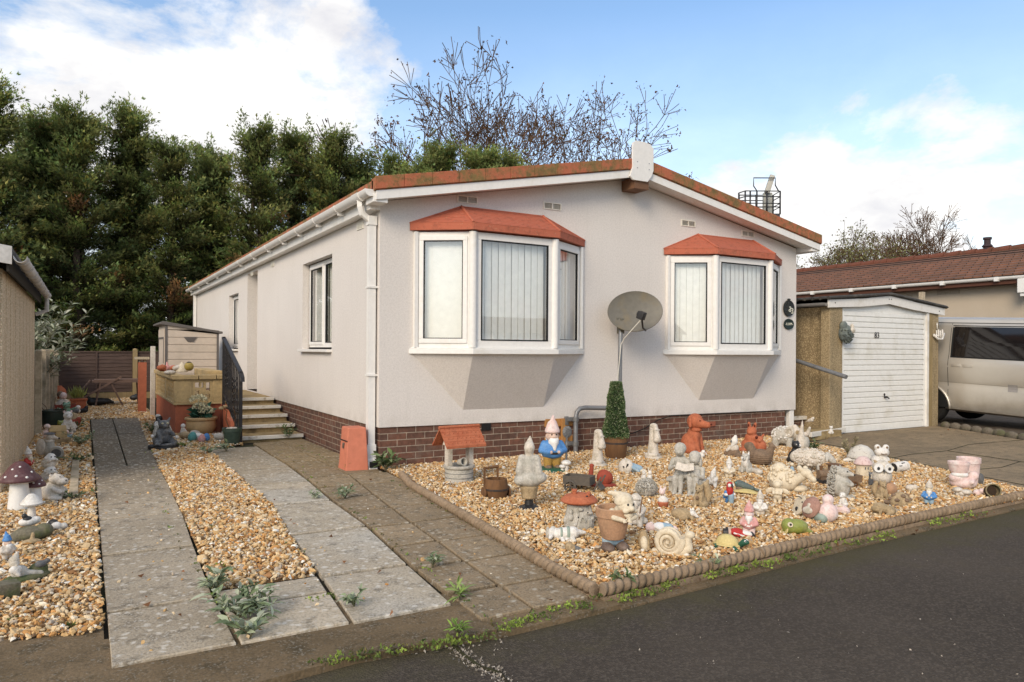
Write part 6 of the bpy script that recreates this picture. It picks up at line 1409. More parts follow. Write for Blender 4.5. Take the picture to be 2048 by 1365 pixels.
# gnome leaning out of a flowerpot
f=Fig('flowerpot_gnome','big cream gnome leaning out of a clay flowerpot that stands on brown boots','gnome',1226,1102,118,22,GG,back=.12)
f('boots',M('boot_brown',(.16,.11,.085),.55,.2,10,(.24,.18,.14),.4,grime_shade=(.05,.035,.025)),[('e',(-.13,-.10,.085),(.11,.19,.085)),('e',(.13,-.08,.085),(.11,.19,.085)),('k',(-.12,.0,.10),(-.11,.0,.16),.08,.08),('k',(.12,.0,.10),(.11,.0,.16),.08,.08)],.022)
f('trousers',LBL,[('k',(-.09,.01,.19),(.09,.01,.19),.11,.11)],.025)
f('pot',POT,[('l',[(.0,.22),(.185,.22),(.205,.25),(.275,.56),(.275,.60),(.30,.60),(.305,.74),(.285,.755),(.255,.745),(.24,.58),(.16,.30),(.0,.28)])],None,ang=40)
hd=f('head',CREAM,[('e',(.15,-.20,.80),(.155,.145,.15)),('e',(.18,-.365,.785),(.062,.062,.052)),('e',(.09,-.33,.735),(.055,.045,.04)),('e',(.26,-.32,.735),(.055,.045,.04)),('k',(.12,-.08,.66),(.15,-.16,.78),.15,.14)],.02)
f('eyes',BLACK,[('e',(.125,-.345,.85),(.017,.015,.022)),('e',(.225,-.340,.85),(.017,.015,.022))],None,parent=hd)
f('hat',CREAM,[('l',[(.16,.0),(.17,.02),(.15,.08),(.10,.13),(.0,.15)],(.13,-.15,.865),(16,-14,0)),('k',(.09,-.09,.95),(-.02,.02,.99),.085,.04),('e',(-.05,.04,.985),(.045,.045,.04))],.018)
f('arms',CREAM,[('k',(-.06,-.10,.70),(-.10,-.27,.63),.06,.05),('k',(-.10,-.27,.63),(.06,-.34,.585),.05,.04),('k',(.26,-.08,.70),(.30,-.24,.62),.06,.05),('k',(.30,-.24,.62),(.14,-.34,.585),.05,.04)],.02)
for sx,x0 in ((-1,.055),(1,.15)):
    f('hand',CREAM,[('e',(x0,-.345,.585),(.035,.03,.03))]+[('k',(x0+sx*.0+.012*(k-1.5),-.365,.60-.012*abs(k-1.5)),(x0+.014*(k-1.5),-.385,.565),.011,.009) for k in range(4)]+[('k',(x0-sx*.03,-.35,.60),(x0-sx*.045,-.37,.62),.012,.010)],None)
f('beard',CREAM,[('e',(.16,-.29,.67),(.09,.05,.06)),('k',(.16,-.29,.66),(.16,-.33,.60),.06,.03)],.02); f('mouth',sR,[('e',(.17,-.345,.715),(.045,.02,.014))],None,parent=hd)
# angler gnome, seated, behind the flowerpot gnome
f=Fig('fishing_gnome','pale worn gnome sitting with a thin fishing rod just behind the flowerpot gnome','gnome',1273,1052,66,-10,GG,back=.3)
f('body',sP,[('e',(0,0,.40),(.26,.22,.26)),('e',(0,.0,.14),(.36,.32,.14)),('k',(-.22,0,.5),(-.30,-.22,.34),.09,.07),('k',(.22,0,.5),(.14,-.28,.38),.09,.07),('k',(-.14,-.2,.25),(-.16,-.36,.06),.10,.09),('k',(.14,-.2,.25),(.16,-.36,.06),.10,.09)])
f('head',sW,[('e',(-.02,-.06,.74),(.17,.16,.15)),('e',(-.02,-.22,.73),.045)])
f('beard',sP,[('k',(-.02,-.18,.66),(-.02,-.24,.50),.11,.05)])
f('hat',sP,[('l',[(.0,.80),(.21,.80),(.22,.83),(.15,.90),(.08,.97),(.0,1.)],(-.02,-.04,0))])
f('rod',DWOOD,[('t',[(.10,-.32,.02),(.16,-.30,.5),(.22,-.26,.93)],.018)],None)
# small bear in a pot
f=Fig('animal_in_pot','small white bear sitting in a tiny orange pot','ornament',1326,1017,46,-8,back=.2)
f('pot',TCo,[('l',[(.0,.0),(.17,.0),(.19,.05),(.25,.28),(.22,.32),(.0,.32)])],None)
f('body',sW,[('e',(0,0,.38),(.24,.22,.17)),('e',(.0,-.08,.48),(.16,.13,.12))],.04)
f('head',PPINK,[('e',(-.04,-.02,.74),(.15,.14,.14)),('k',(-.10,.0,.85),(-.13,.03,.98),.05,.035),('k',(.05,.0,.85),(.10,.03,.96),.05,.035),('e',(-.04,-.15,.70),(.05,.05,.04))],.035)
# children reading on a bench
f=Fig('reading_children_statue','pale grey statue of two children sitting on a bench sharing an open book','statue',1372,990,106,-12,back=.16)
f('bench',sG,[('b',(0,.06,.27),(.74,.26,.06),(0,0,0),.012),('l',[(.0,0),(.10,0),(.075,.06),(.07,.2),(.10,.25),(.0,.25)],(-.27,.05,0)),('l',[(.0,0),(.10,0),(.075,.06),(.07,.2),(.10,.25),(.0,.25)],(.27,.05,0))],None)
for nme,x,hz in (('boy',-.11,.86),('girl',.17,.72)):
    L=f(nme,sG,[('e',(x,.04,.36),(.14,.13,.10)),('k',(x,.05,.40),(x,.02,hz-.22),.125,.115),('e',(x,.02,hz-.20),(.15,.10,.06)),('k',(x-.06,-.03,.35),(x-.065,-.19,.34),.065,.055),('k',(x+.06,-.03,.35),(x+.055,-.19,.34),.065,.055),('k',(x-.065,-.20,.33),(x-.06,-.20,.08),.055,.042),('k',(x+.055,-.20,.33),(x+.05,-.20,.08),.055,.042),('e',(x-.06,-.25,.05),(.045,.085,.045)),('e',(x+.05,-.25,.05),(.045,.085,.045)),
      ('k',(x-.14,.0,hz-.22),(x-.18,-.10,hz-.38),.05,.04),('k',(x-.18,-.10,hz-.38),(x-.06,-.22,hz-.30),.04,.03),('k',(x+.14,.0,hz-.22),(x+.16,-.10,hz-.36),.05,.04),('k',(x+.16,-.10,hz-.36),(x+.05,-.22,hz-.30),.04,.03)],.016)
    f('head',sG,[('e',(x,-.06,hz-.02),(.10,.105,.115)),('k',(x,.0,hz-.2),(x,-.03,hz-.08),.05,.05),('e',(x,-.165,hz-.05),(.02,.02,.025))],.014,parent=L)
    f('hair',sG,[('e',(x,-.02,hz+.02),(.118,.115,.11))]+([('e',(x+s*.10,-.0,hz-.10),(.035,.06,.10)) for s in (-1,1)] if nme=='girl' else []),.014,parent=L)
f('skirt',sG,[('l',[(.0,.22),(.16,.22),(.14,.34),(.10,.5),(.0,.5)],(.17,-.06,0))],.02)
f('book',sP,[('b',(-.05,-.25,.56),(.18,.02,.15),(-35,12,0)),('b',(.11,-.25,.56),(.18,.02,.15),(-35,-12,0))],None)
f=Fig('small_bird','tiny white bird ornament behind the reading children','bird ornament',1402,917,20,60,back=.4)
f('body',sW,[('e',(0,0,.35),(.3,.4,.32)),('e',(0,-.25,.72),(.2,.22,.2)),('k',(0,.3,.4),(0,.6,.5),.12,.06)],.06)
# terracotta dog
f=Fig('terracotta_dog','large orange red terracotta dog sitting and looking right by the brick skirt','dog ornament',1386,908,82,62,back=.2)
sitter(f,TCo,'flop',.22,True,eyes=M('terracotta_shadow',(.10,.02,.012),.95,.1),headr=.21,headz=.80)
f('ruff',TCo,[('e',(.11*math.cos(t),-.06+.11*math.sin(t),.60),(.06,.06,.06)) for t in [i*PI/5 for i in range(10)]],.03)
# squirrel
f=Fig('squirrel_ornament','tan squirrel holding a nut in front of the reading children','squirrel',1399,1017,56,-20,back=.25)
sitter(f,sB,'point',.10,False,headr=.15,headz=.72,earlen=.10)
f('tail',sB,[('k',(.1,.28,.10),(.2,.36,.45),.12,.16),('k',(.2,.36,.45),(.12,.30,.80),.16,.13),('k',(.12,.30,.80),(.15,.42,.95),.12,.06)],.03)
f('nut',sR,[('e',(0,-.26,.42),(.06,.06,.07))],None)
# curled up fawn
f=Fig('curled_animal','small beige animal curled asleep on the gravel','animal ornament',1366,1041,30,70,back=.5)
f('body',sB,[('e',(0,.1,.40),(.55,.72,.42)),('e',(-.30,-.1,.25),(.3,.4,.24)),('k',(.2,-.5,.3),(-.15,-.7,.18),.18,.12)],.05)
f('head',sW,[('e',(.1,-.62,.52),(.22,.26,.20)),('k',(.1,-.75,.45),(.06,-.98,.36),.13,.09),('k',(.26,-.5,.62),(.34,-.36,.78),.08,.05)],.05)
# fallen fairy
f=Fig('fallen_fairy','pink and white fairy figurine lying on its back across the gravel','fairy ornament',1324,1064,64,12,back=.1)
lying(f,sW,PPINK,WHT,None,PPINK)
f('skirt',LBL,[('k',(.06,0,.16),(.22,0,.14),.16,.15)],.025)
f('hair',PPINK,[('e',(-.40,.02,.17),(.12,.15,.14)),('e',(-.34,-.02,.30),(.07,.08,.05))],.025)
# smooth duck-like stone
f=Fig('stone_penguin','smooth pale stone penguin leaning with its back turned','penguin ornament',1290,1103,42,-50,back=.3,pre=(0,-8,0))
f('body',sB,[('e',(0,0,.42),(.30,.27,.44)),('e',(-.04,.02,.78),(.22,.21,.22)),('k',(.22,.05,.55),(.34,-.05,.14),.10,.07),('e',(0,-.12,.05),(.3,.3,.07))],.03)
f('flank',CREAM,[('e',(.14,-.12,.40),(.20,.18,.36))],.03)
# large cream snail
f=Fig('stone_snail','large cream stone snail with coiled ribbed shell at the front of the bed','snail',1345,1112,62,75,back=.25)
f('body',CREAM,[('k',(0,.60,.06),(0,-.25,.12),.12,.17),('k',(0,-.25,.12),(0,-.52,.30),.17,.15),('k',(0,-.52,.30),(0,-.50,.66),.15,.11),('e',(0,-.56,.74),(.13,.17,.13)),('k',(-.07,-.50,.82),(-.10,-.46,.96),.035,.03),('k',(.07,-.50,.82),(.10,-.46,.96),.035,.03)],.028)
sp=[]
for s in (-1,1):
    N_=46; pts=[];rr=[]
    for i in range(N_):
        t=i/N_; th=t*2.6*2*PI; r_=.42*(1-t)**.9+.02; pts.append((s*(-.06-.16*t)*-1,.10+r_*math.cos(th+PI*.9)*1.0,.48+r_*math.sin(th+PI*.9))); rr.append(.125*(1-t)+.03)
    sp.append(('t',pts,rr))
sp+=[('e',(0,.10,.48),(.17,.36,.36))]
f('shell',CREAM,sp,.022)
f('shell_line',sB,[('t',[(s*(.165+.17*t),.10+(.36*(1-t)**.9+.0)*math.cos(t*2.6*2*PI+PI*.9-.2),.48+(.36*(1-t)**.9)*math.sin(t*2.6*2*PI+PI*.9-.2)) for t in [i/50 for i in range(46)]],.014) for s in (-1,1)],None,ang=180)
# fallen white dog
f=Fig('fallen_dog','white dog figurine with pale green collar toppled on its side','dog ornament',1130,1080,78,6,back=.08)
f('body',sW,[('k',(-.2,0,.18),(.2,0,.20),.15,.17),('k',(-.12,-.08,.10),(-.06,-.24,.05),.06,.05),('k',(.15,-.08,.12),(.22,-.26,.06),.07,.05),('k',(.28,.0,.22),(.52,.04,.20),.10,.04),('k',(-.02,-.05,.12),(.08,-.22,.05),.05,.045)],.02)
f('head',sW,[('e',(-.34,0,.20),(.12,.13,.14)),('k',(-.36,-.1,.16),(-.40,-.2,.12),.07,.05)],.02)
f('ear',sG,[('e',(-.44,.02,.19),(.06,.10,.17)),('e',(-.30,.1,.3),(.08,.05,.06))],.02)
f('collar',M('sage_paint',(.30,.36,.30),.7,.2),[('l',[(.155,-.03),(.17,0),(.155,.03)],(-.10,0,.185),(0,90,0)),('l',[(.165,-.04),(.18,0),(.165,.04)],(.08,0,.195),(0,90,0))],None)
# fallen duck
f=Fig('fallen_duck','small stone duck tipped over with grey wing, near the bed corner','duck ornament',1154,1106,28,80,back=.5)
f('body',sB,[('k',(-.1,.55,.38),(.0,.35,.30),.36,.3),('e',(.05,.62,.32),(.38,.30,.34))],.05)
f('wing',sD,[('k',(.05,.2,.32),(.0,-.5,.20),.22,.10),('k',(.2,.1,.22),(.14,-.5,.12),.12,.06)],.05)
f('head',sG,[('e',(0,-.72,.20),(.17,.2,.18)),('k',(0,-.85,.18),(0,-1.02,.12),.07,.03)],.05)
# small seated white gnome
f=Fig('seated_gnome','little white gnome sitting with pointed hat, left of the red parrot','gnome',1425,974,41,-15,GG,back=.25)
f('body',sW,[('e',(0,0,.32),(.24,.20,.24)),('k',(-.14,-.1,.24),(-.26,-.34,.12),.11,.09),('k',(.14,-.1,.24),(.22,-.34,.10),.11,.09),('k',(-.2,0,.42),(-.22,-.22,.30),.08,.06),('k',(.2,0,.42),(.16,-.26,.34),.08,.06)],.028)
f('head',sW,[('e',(.04,-.04,.60),(.15,.15,.13)),('e',(.02,-.18,.59),.04)],.028)
f('hat',sW,[('k',(.04,.0,.68),(.10,.04,.97),.15,.03)],.028)
f('beard',sW,[('k',(.02,-.14,.52),(.0,-.18,.40),.10,.05)],.028)
# small standing cream gnome
f=Fig('garden_gnome','small cream gnome with one black boot standing on the gravel','gnome',1458,957,46,5,GG,back=.15)
gnome(f,sW,CREAM,CREAM,BLACK,sW,sW,eyes=False,fat=1.15,bend=0)
# cream gnome on brown stump
f=Fig('stump_gnome','white gnome with dark eye leaning on a brown stump near the brick skirt','gnome',1466,914,44,-25,GG,back=.25)
f('stump',sR,[('k',(-.18,0,.10),(.12,0,.22),.24,.20),('e',(.25,-.05,.10),(.22,.2,.12))],.035)
f('body',sP,[('e',(.05,0,.42),(.22,.19,.20)),('k',(-.1,-.1,.45),(-.2,-.2,.3),.08,.07)],.03)
f('head',sW,[('e',(.06,-.02,.70),(.17,.16,.17)),('k',(.06,-.1,.62),(.02,-.16,.52),.10,.06)],.03)
f('hat',sW,[('k',(.06,.02,.78),(.10,.03,.94),.15,.08)],.03)
f('eye',sD,[('e',(-.02,-.15,.72),(.05,.04,.07))],None)
# fox
f=Fig('fox_ornament','grey and white fox sitting with pricked ears beside the brown hen','fox ornament',1492,947,48,-18,back=.22)
sitter(f,sG,'point',.14,False,ears=sW,headr=.17,headz=.70,earlen=.17)
f('chest',sW,[('e',(0,-.17,.50),(.14,.09,.22)),('e',(-.10,-.18,.66),(.07,.06,.08)),('e',(.10,-.18,.66),(.07,.06,.08))],.03)
f('tail',sP,[('k',(.24,.1,.12),(.52,-.12,.14),.12,.15),('e',(.62,-.18,.14),(.14,.13,.12))],.035)
# hen
f=Fig('hen_ornament','plump brown stoneware hen with ribbed body and upright tail','hen ornament',1521,933,48,75,back=.35)
f('body',sR,[('e',(0,.0,.36),(.40,.50,.37)),('k',(0,-.30,.5),(0,-.44,.78),.22,.13),('k',(0,.32,.5),(0,.44,.82),.22,.17),('e',(0,.50,.80),(.10,.20,.18))],.03)
f('head',sR,[('e',(0,-.46,.86),(.12,.14,.12)),('e',(0,-.40,.98),(.04,.12,.06)),('c',(0,-.58,.85),(0,-.70,.82),.05,.01),('e',(0,-.56,.76),(.03,.04,.06))],.025)
f('feather_ridges',sR,[('l',[(.395*k,z),(.412*k,z+.012),(.395*k,z+.024)],(0,0,0),(0,0,0),1.,1.24) for k,z in ((.86,.14),(.96,.22),(1.,.30),(1.,.38),(.95,.46))],None)
# terracotta rabbits hugging
f=Fig('terracotta_rabbits','orange terracotta pair of hugging rabbits against the brick skirt','rabbit ornament',1506,905,60,-12,back=.3)
f('big_rabbit',TCo,[('e',(-.05,.05,.24),(.36,.30,.25)),('e',(-.05,0,.46),(.23,.21,.22)),('k',(.1,-.1,.5),(.26,-.2,.42),.08,.07),('e',(-.28,-.15,.08),(.18,.25,.09)),('e',(-.04,-.03,.70),(.17,.18,.15)),('k',(-.12,.0,.80),(-.14,.02,.97),.06,.05),('k',(.04,.0,.80),(.07,.02,.96),.06,.05),('e',(-.06,-.18,.66),(.08,.07,.06))],.026)
f('small_rabbit',TCo,[('e',(.26,-.05,.22),(.20,.22,.22)),('e',(.22,-.10,.44),(.14,.14,.13)),('k',(.27,-.02,.5),(.34,.0,.60),.045,.04),('e',(.28,-.28,.07),(.1,.14,.07))],.026)
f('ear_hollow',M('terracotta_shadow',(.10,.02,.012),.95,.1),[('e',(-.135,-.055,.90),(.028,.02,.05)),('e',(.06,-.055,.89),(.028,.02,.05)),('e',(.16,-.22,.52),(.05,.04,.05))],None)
# elephant
f=Fig('elephant_ornament','rough white stone elephant with round eye and curled ear beside the corner post','elephant ornament',1573,896,46,80,back=.4)
el=[('e',(0,.12,.52),(.38,.50,.40))]+[('k',(x,y,.35),(x,y,.06),.15,.14) for x in (-.2,.2) for y in (-.15,.42)]
f('body',sG,el,.035)
hd=f('head',sP,[('e',(0,-.42,.64),(.27,.28,.28)),('k',(0,-.62,.56),(0,-.86,.66),.14,.10),('k',(0,-.86,.66),(0,-.95,.92),.10,.06),('e',(0,-.34,.92),(.14,.14,.12))],.03)
for s in (-1,1):
    f('ear',sP,[('e',(s*.28,-.16,.70),(.06,.22,.26)),('t',[(s*.33,-.16+.15*math.cos(t),.70+.18*math.sin(t)) for t in [i*PI/6 for i in range(12)]],.035)],.025,parent=hd)
    f('eye',sB,[('l',[(.0,0),(.09,0),(.08,.04),(.03,.03),(.0,.05)],(s*.245,-.50,.72),(0,s*80,0))],None,parent=hd)
rd=random.Random(2)
f('curls',sW,[('e',(.38*math.cos(a)*math.cos(b),.12+.50*math.sin(b),.52+.40*math.sin(a)*math.cos(b)),.045) for a,b in [(rd.uniform(-.6,3.7),rd.uniform(-.9,1.3)) for _ in range(90)]],None)
# slim white spire figure and the black sitting figure
f=Fig('heron_ornament','slender pale grey heron with beak pointing up behind the black cat','heron ornament',1602,905,66,-30,back=.2)
f('body',sP,[('e',(0,.05,.28),(.16,.2,.24)),('k',(0,0,.36),(0,.02,.66),.12,.07),('k',(0,.02,.66),(.03,0,.80),.06,.05),('k',(.03,0,.80),(.05,-.02,.995),.05,.012),('e',(0,.0,.05),(.22,.2,.06))],.025)
f('wing',sG,[('e',(.13,.08,.28),(.07,.15,.22)),('e',(-.13,.08,.28),(.07,.15,.22))],.025)
f=Fig('black_cat_ornament','black cat figure with white bib between the elephant and the grey sheep','cat ornament',1590,927,50,35,back=.25)
sitter(f,BLACK,'point',.06,True,headr=.17,headz=.76,earlen=.08,eyes=sW)
f('bib',sW,[('e',(.05,-.16,.5),(.11,.08,.16)),('e',(.08,-.20,.72),(.06,.05,.08))],.03)
# grey sheep
f=Fig('sheep_ornament','pale grey stone sheep with dimpled fleece standing side on','sheep ornament',1622,948,50,84,back=.45)
f('fleece',sP,[('e',(0,.08,.62),(.34,.66,.38)),('e',(0,.62,.62),(.22,.20,.22))],.03)
rd=random.Random(4)
f('fleece_knots',sP,[('e',(.335*math.cos(a)*math.cos(b),.08+.655*math.sin(b),.62+.375*math.sin(a)*math.cos(b)),.052) for a,b in [(rd.uniform(-.9,4.0),rd.uniform(-1.2,1.3)) for _ in range(150)]],None)
f('head',sG,[('k',(0,-.62,.72),(0,-.84,.54),.17,.11),('k',(.14,-.58,.74),(.22,-.62,.56),.06,.05),('k',(-.14,-.58,.74),(-.22,-.62,.56),.06,.05)],.028)
for x in (-.16,.16):
    for y in (-.3,.42): f('leg',sG,[('k',(x,y,.36),(x,y,.05),.085,.075)],.03)
# tall hedgehog
f=Fig('standing_hedgehog','upright grey hedgehog with pointed nose facing right before the small carts','hedgehog',1679,997,67,72,back=.22)
f('body',sG,[('e',(0,-.06,.38),(.27,.25,.36)),('e',(0,-.10,.78),(.18,.19,.17)),('k',(0,-.24,.77),(0,-.40,.74),.09,.04),('k',(.14,-.2,.52),(.06,-.36,.44),.07,.05),('k',(-.14,-.2,.52),(-.06,-.36,.44),.07,.05),('e',(.14,-.26,.06),(.10,.16,.06)),('e',(-.14,-.26,.06),(.10,.16,.06))],.024)
f('eyes',BLACK,[('e',(.10,-.26,.84),.022),('e',(-.10,-.26,.84),.022),('e',(0,-.42,.745),.03)],None)
rd=random.Random(7); sp=[]
for k in range(330):
    a=rd.uniform(.2,PI-.2); z=rd.uniform(.06,.96); w=(.31 if z<.6 else .31-.36*(z-.6)); p=(w*1.03*math.cos(a),.02+w*1.05*math.sin(a)-.05,z); sp.append(('c',p,(p[0]*1.16,p[1]+.07*math.sin(a),z+.035),.026,.006))
f('spines',sG,sp+[('e',(0,.04,.44),(.28,.24,.38)),('e',(0,.02,.80),(.19,.18,.17))],None,ang=180)
# wooden locomotive and cart
f=Fig('toy_engine','dark brown wooden toy engine half hidden behind the upright hedgehog','toy engine',1653,971,42,-60,back=.5)
f('body',sR,[('b',(0,.15,.30),(.62,1.0,.16)),('c',(0,-.42,.52),(0,.15,.52),.20,.20),('b',(0,.42,.62),(.55,.42,.62))],None)
f('roof',DWOOD,[('b',(0,.42,.96),(.68,.58,.06))],None)
f('chimney',DWOOD,[('c',(0,-.28,.70),(0,-.28,.92),.07,.09)],None)
for y in (-.25,.1,.45): f('wheel',BLACK,[('l',[(.0,-.34),(.15,-.34),(.15,.34),(.0,.34)],(0,y,.15),(0,90,0))],None)
f=Fig('wooden_cart','small dark brown wooden handcart with round wheel right of the upright hedgehog','cart',1702,977,28,-50,back=.6)
f('box',sR,[('b',(0,0,.48),(.8,1.1,.06)),('b',(-.40,0,.72),(.06,1.2,.5),(0,-8,0)),('b',(.40,0,.72),(.06,1.2,.5),(0,8,0)),('b',(0,-.55,.72),(.8,.06,.5)),('b',(0,.55,.72),(.8,.06,.5))],None)
for s in (-.46,.46): f('wheel',DWOOD,[('t',[(s,-.1+.27*math.cos(t),.28+.27*math.sin(t)) for t in [i*PI/8 for i in range(17)]],.06),('b',(s,-.1,.28),(.05,.5,.06)),('b',(s,-.1,.28),(.05,.06,.5))],None,ang=180)
# white sheep group
f=Fig('sleeping_sheep_group','cream sheep with a lamb resting against it and big loose curls','sheep ornament',1578,988,62,55,back=.4)
f('ewe',CREAM,[('e',(-.05,.18,.38),(.38,.52,.38)),('e',(-.10,.30,.70),(.25,.26,.28)),('k',(.0,-.25,.45),(.06,-.52,.66),.17,.15)],.03)
f('head',CREAM,[('e',(.06,-.58,.72),(.17,.20,.16)),('k',(.06,-.66,.68),(.08,-.84,.54),.12,.09),('e',(.20,-.46,.84),(.08,.10,.10)),('e',(-.06,-.42,.86),(.08,.10,.10))],.028)
f('lamb',CREAM,[('e',(.22,-.1,.16),(.30,.40,.16)),('e',(.30,.05,.30),(.22,.22,.18)),('k',(.2,.5,.2),(.2,.75,.22),.1,.03)],.03)
rd=random.Random(5)
f('curls',CREAM,[('e',(-.05+.38*math.cos(a)*math.cos(b),.18+.50*math.sin(b),.40+.38*math.sin(a)*math.cos(b)),.055) for a,b in [(rd.uniform(0,3.2),rd.uniform(-1.,1.3)) for _ in range(110)]]+[('e',(-.10+.25*math.cos(a),.30+.26*math.sin(a),.72+.1*rd.random()),.05) for a in [i*.5 for i in range(13)]],None)
f=Fig('angel_ornament','small cream angel boy with folded hands in front of the curly sheep','angel ornament',1555,1007,50,-8,back=.12)
f('body',CREAM,[('k',(0,0,.55),(0,0,.34),.15,.17),('k',(-.08,0,.32),(-.09,-.02,.08),.085,.07),('k',(.08,0,.32),(.09,-.02,.08),.085,.07),('e',(-.09,-.06,.04),(.07,.11,.045)),('e',(.09,-.06,.04),(.07,.11,.045)),('k',(-.16,0,.58),(-.14,-.14,.44),.06,.05),('k',(.16,0,.58),(.14,-.14,.44),.06,.05),('e',(0,-.17,.46),(.10,.06,.06))],.022)
f('head',CREAM,[('e',(0,-.02,.78),(.16,.155,.16)),('e',(0,-.17,.76),.03)],.022)
f('hair',CREAM,[('e',(.15*math.cos(t),.03,.80+.15*math.sin(t)),.055) for t in [i*PI/7 for i in range(8)]],.022)
f('wings',CREAM,[('e',(-.30,.10,.52),(.20,.05,.10),(0,-25,0)),('e',(.28,.10,.52),(.18,.05,.10),(0,25,0))],.022)
f('base',TEAL,[('l',[(.0,-.01),(.22,-.01),(.20,.03),(.0,.04)],(.10,-.05,0))],None)
f=Fig('small_girl_ornament','tiny pale blue figure behind the curly sheep, under the grey sheep','figurine',1584,947,24,0,back=.2)
f('body',LBL,[('k',(0,0,.5),(0,0,.10),.16,.24)],.05); f('head',CREAM,[('e',(0,-.02,.80),(.17,.17,.17))],.05)
# parrot
f=Fig('parrot_ornament','red macaw parrot ornament with blue and grey wings','parrot ornament',1459,1010,48,35,back=.2)
f('body',RED,[('k',(0,-.02,.62),(0,.0,.80),.15,.14),('e',(0,.02,.55),(.16,.17,.16))],.025)
f('head',RED,[('e',(0,-.02,.86),(.135,.15,.13))],.025)
f('face',WHT,[('e',(-.075,-.10,.85),(.075,.08,.085)),('e',(.075,-.10,.85),(.075,.08,.085))],.02)
f('beak',BLACK,[('k',(0,-.15,.88),(0,-.22,.76),.055,.02),('e',(.05,-.15,.80),(.04,.04,.04))],.02)
f('wings',BLUE,[('k',(-.15,.04,.55),(-.16,.16,.30),.08,.05),('k',(.15,.04,.55),(.16,.16,.30),.08,.05),('k',(0,.1,.40),(-.02,.2,.06),.10,.05)],.025)
f('belly',LBL,[('k',(.05,-.02,.40),(.08,.0,.10),.14,.10)],.025)
f('wing_patch',WHT,[('e',(-.20,-.03,.46),(.07,.12,.07)),('e',(.19,-.03,.46),(.05,.12,.07))],.025)
# fallen frog with cream belly
f=Fig('fallen_frog','toppled grey green frog showing a cream shell shaped belly near the parrot','frog ornament',1488,991,34,75,back=.5)
f('body',M('slate_green',(.10,.13,.12),.6,.3,12,(.2,.24,.2),.3),[('k',(0,.3,.62),(.05,-.45,.45),.26,.16),('k',(.2,-.4,.4),(.3,-.9,.30),.12,.06)],.045)
f('belly',YELP,[('l',[(.0,.0),(.55,.02),(.50,.12),(.25,.26),(.0,.32)],(.0,-.1,.10),(0,10,0),1.,1.5)],.04)
f('mouth',sR,[('e',(-.15,.25,.40),(.12,.20,.10))],None)
f('eye',TEAL,[('l',[(.05,-.02),(.12,0),(.12,.06),(.05,.06)],(-.1,.4,.66),(40,0,0))],None)
# two more standing ones
f=Fig('stone_gnome','weathered off white gnome with lumpy beard right of the pink hatted gnome','gnome',1520,1032,56,0,GG,back=.15)
gnome(f,sP,sW,sP,sG,sW,sW,eyes=False,fat=1.1,bend=.12,off=(0,0,-.02))
f=Fig('pink_gnome','pink hatted gnome in a faded pink coat beside the fallen toy soldier','gnome',1498,1072,76,-5,GG,back=.1)
gnome(f,PINK,PINK,PPINK,sW,WHT,PPINK,eyes=False,bend=-.03,belt=WHT)
f=Fig('fallen_soldier','toy soldier in red tunic and black hat lying on the gravel','soldier ornament',1478,1075,62,10,back=.12)
lying(f,RED,SKIN,RED,BLACK,BLACK)
f('trousers',WHT,[('k',(.14,-.08,.17),(.34,-.08,.14),.085,.075),('k',(.14,.08,.17),(.34,.08,.14),.085,.075)],.022)
f('sash',WHT,[('t',[(-.2,-.17,.20),(.0,-.19,.14),(.14,-.16,.10)],.03)],None)
# turtle
f=Fig('turtle_ornament','green turtle with straw yellow shell at the front edge of the bed','turtle ornament',1458,1099,36,72,back=.5)
f('shell',YELP,[('l',[(.0,.22),(.62,.24),(.60,.36),(.46,.62),(.25,.78),(.0,.82)],(0,.1,0),(0,0,0),.85,1.12)],.04)
f('shell_rim',YELP,[('l',[(.60,.22),(.70,.24),(.66,.32),(.58,.34)],(0,.1,0),(0,0,0),.85,1.12)],None)
f('body',DGRN,[('e',(0,.1,.20),(.50,.70,.14)),('k',(.35,-.35,.2),(.52,-.62,.10),.14,.12),('k',(-.35,-.35,.2),(-.52,-.62,.10),.14,.12),('k',(.35,.55,.2),(.48,.80,.10),.14,.12),('k',(-.35,.55,.2),(-.48,.80,.10),.14,.12)],.045)
hd=f('head',DGRN,[('k',(0,-.6,.30),(0,-.85,.50),.14,.19),('e',(0,-.98,.50),(.15,.16,.13))],.04)
f('eyes',WHT,[('e',(s*.14,-.95,.60),.06) for s in(-1,1)],None,parent=hd); f('pupils',BLACK,[('e',(s*.18,-.98,.61),.03) for s in(-1,1)],None,parent=hd)
# lime green glazed fish
f=Fig('green_fish_ornament','lime green glazed fish with wide open mouth and round black eye','fish ornament',1586,1071,36,-68,back=.45)
f('body',LIME,[('e',(0,.1,.48),(.42,.75,.44)),('k',(0,.6,.32),(0,1.15,.12),.24,.06),('e',(0,-.25,.55),(.40,.40,.40))],.04)
f('mouth',YELP,[('l',[(.26,-.04),(.34,0),(.34,.06),(.26,.06)],(.08,-.48,.26),(62,0,0),1.1,.8)],.03)
f('throat',M('olive_glaze',(.20,.19,.03),.5,.2),[('e',(.06,-.40,.28),(.26,.2,.2))],None)
for s in (-1,1): f('eye',CREAM,[('l',[(.0,.0),(.15,.0),(.13,.06),(.0,.07)],(s*.36,-.30,.66),(0,s*75,0))],None)
f('pupils',BLACK,[('e',(s*.435,-.31,.685),(.035,.07,.07)) for s in(-1,1)],None)
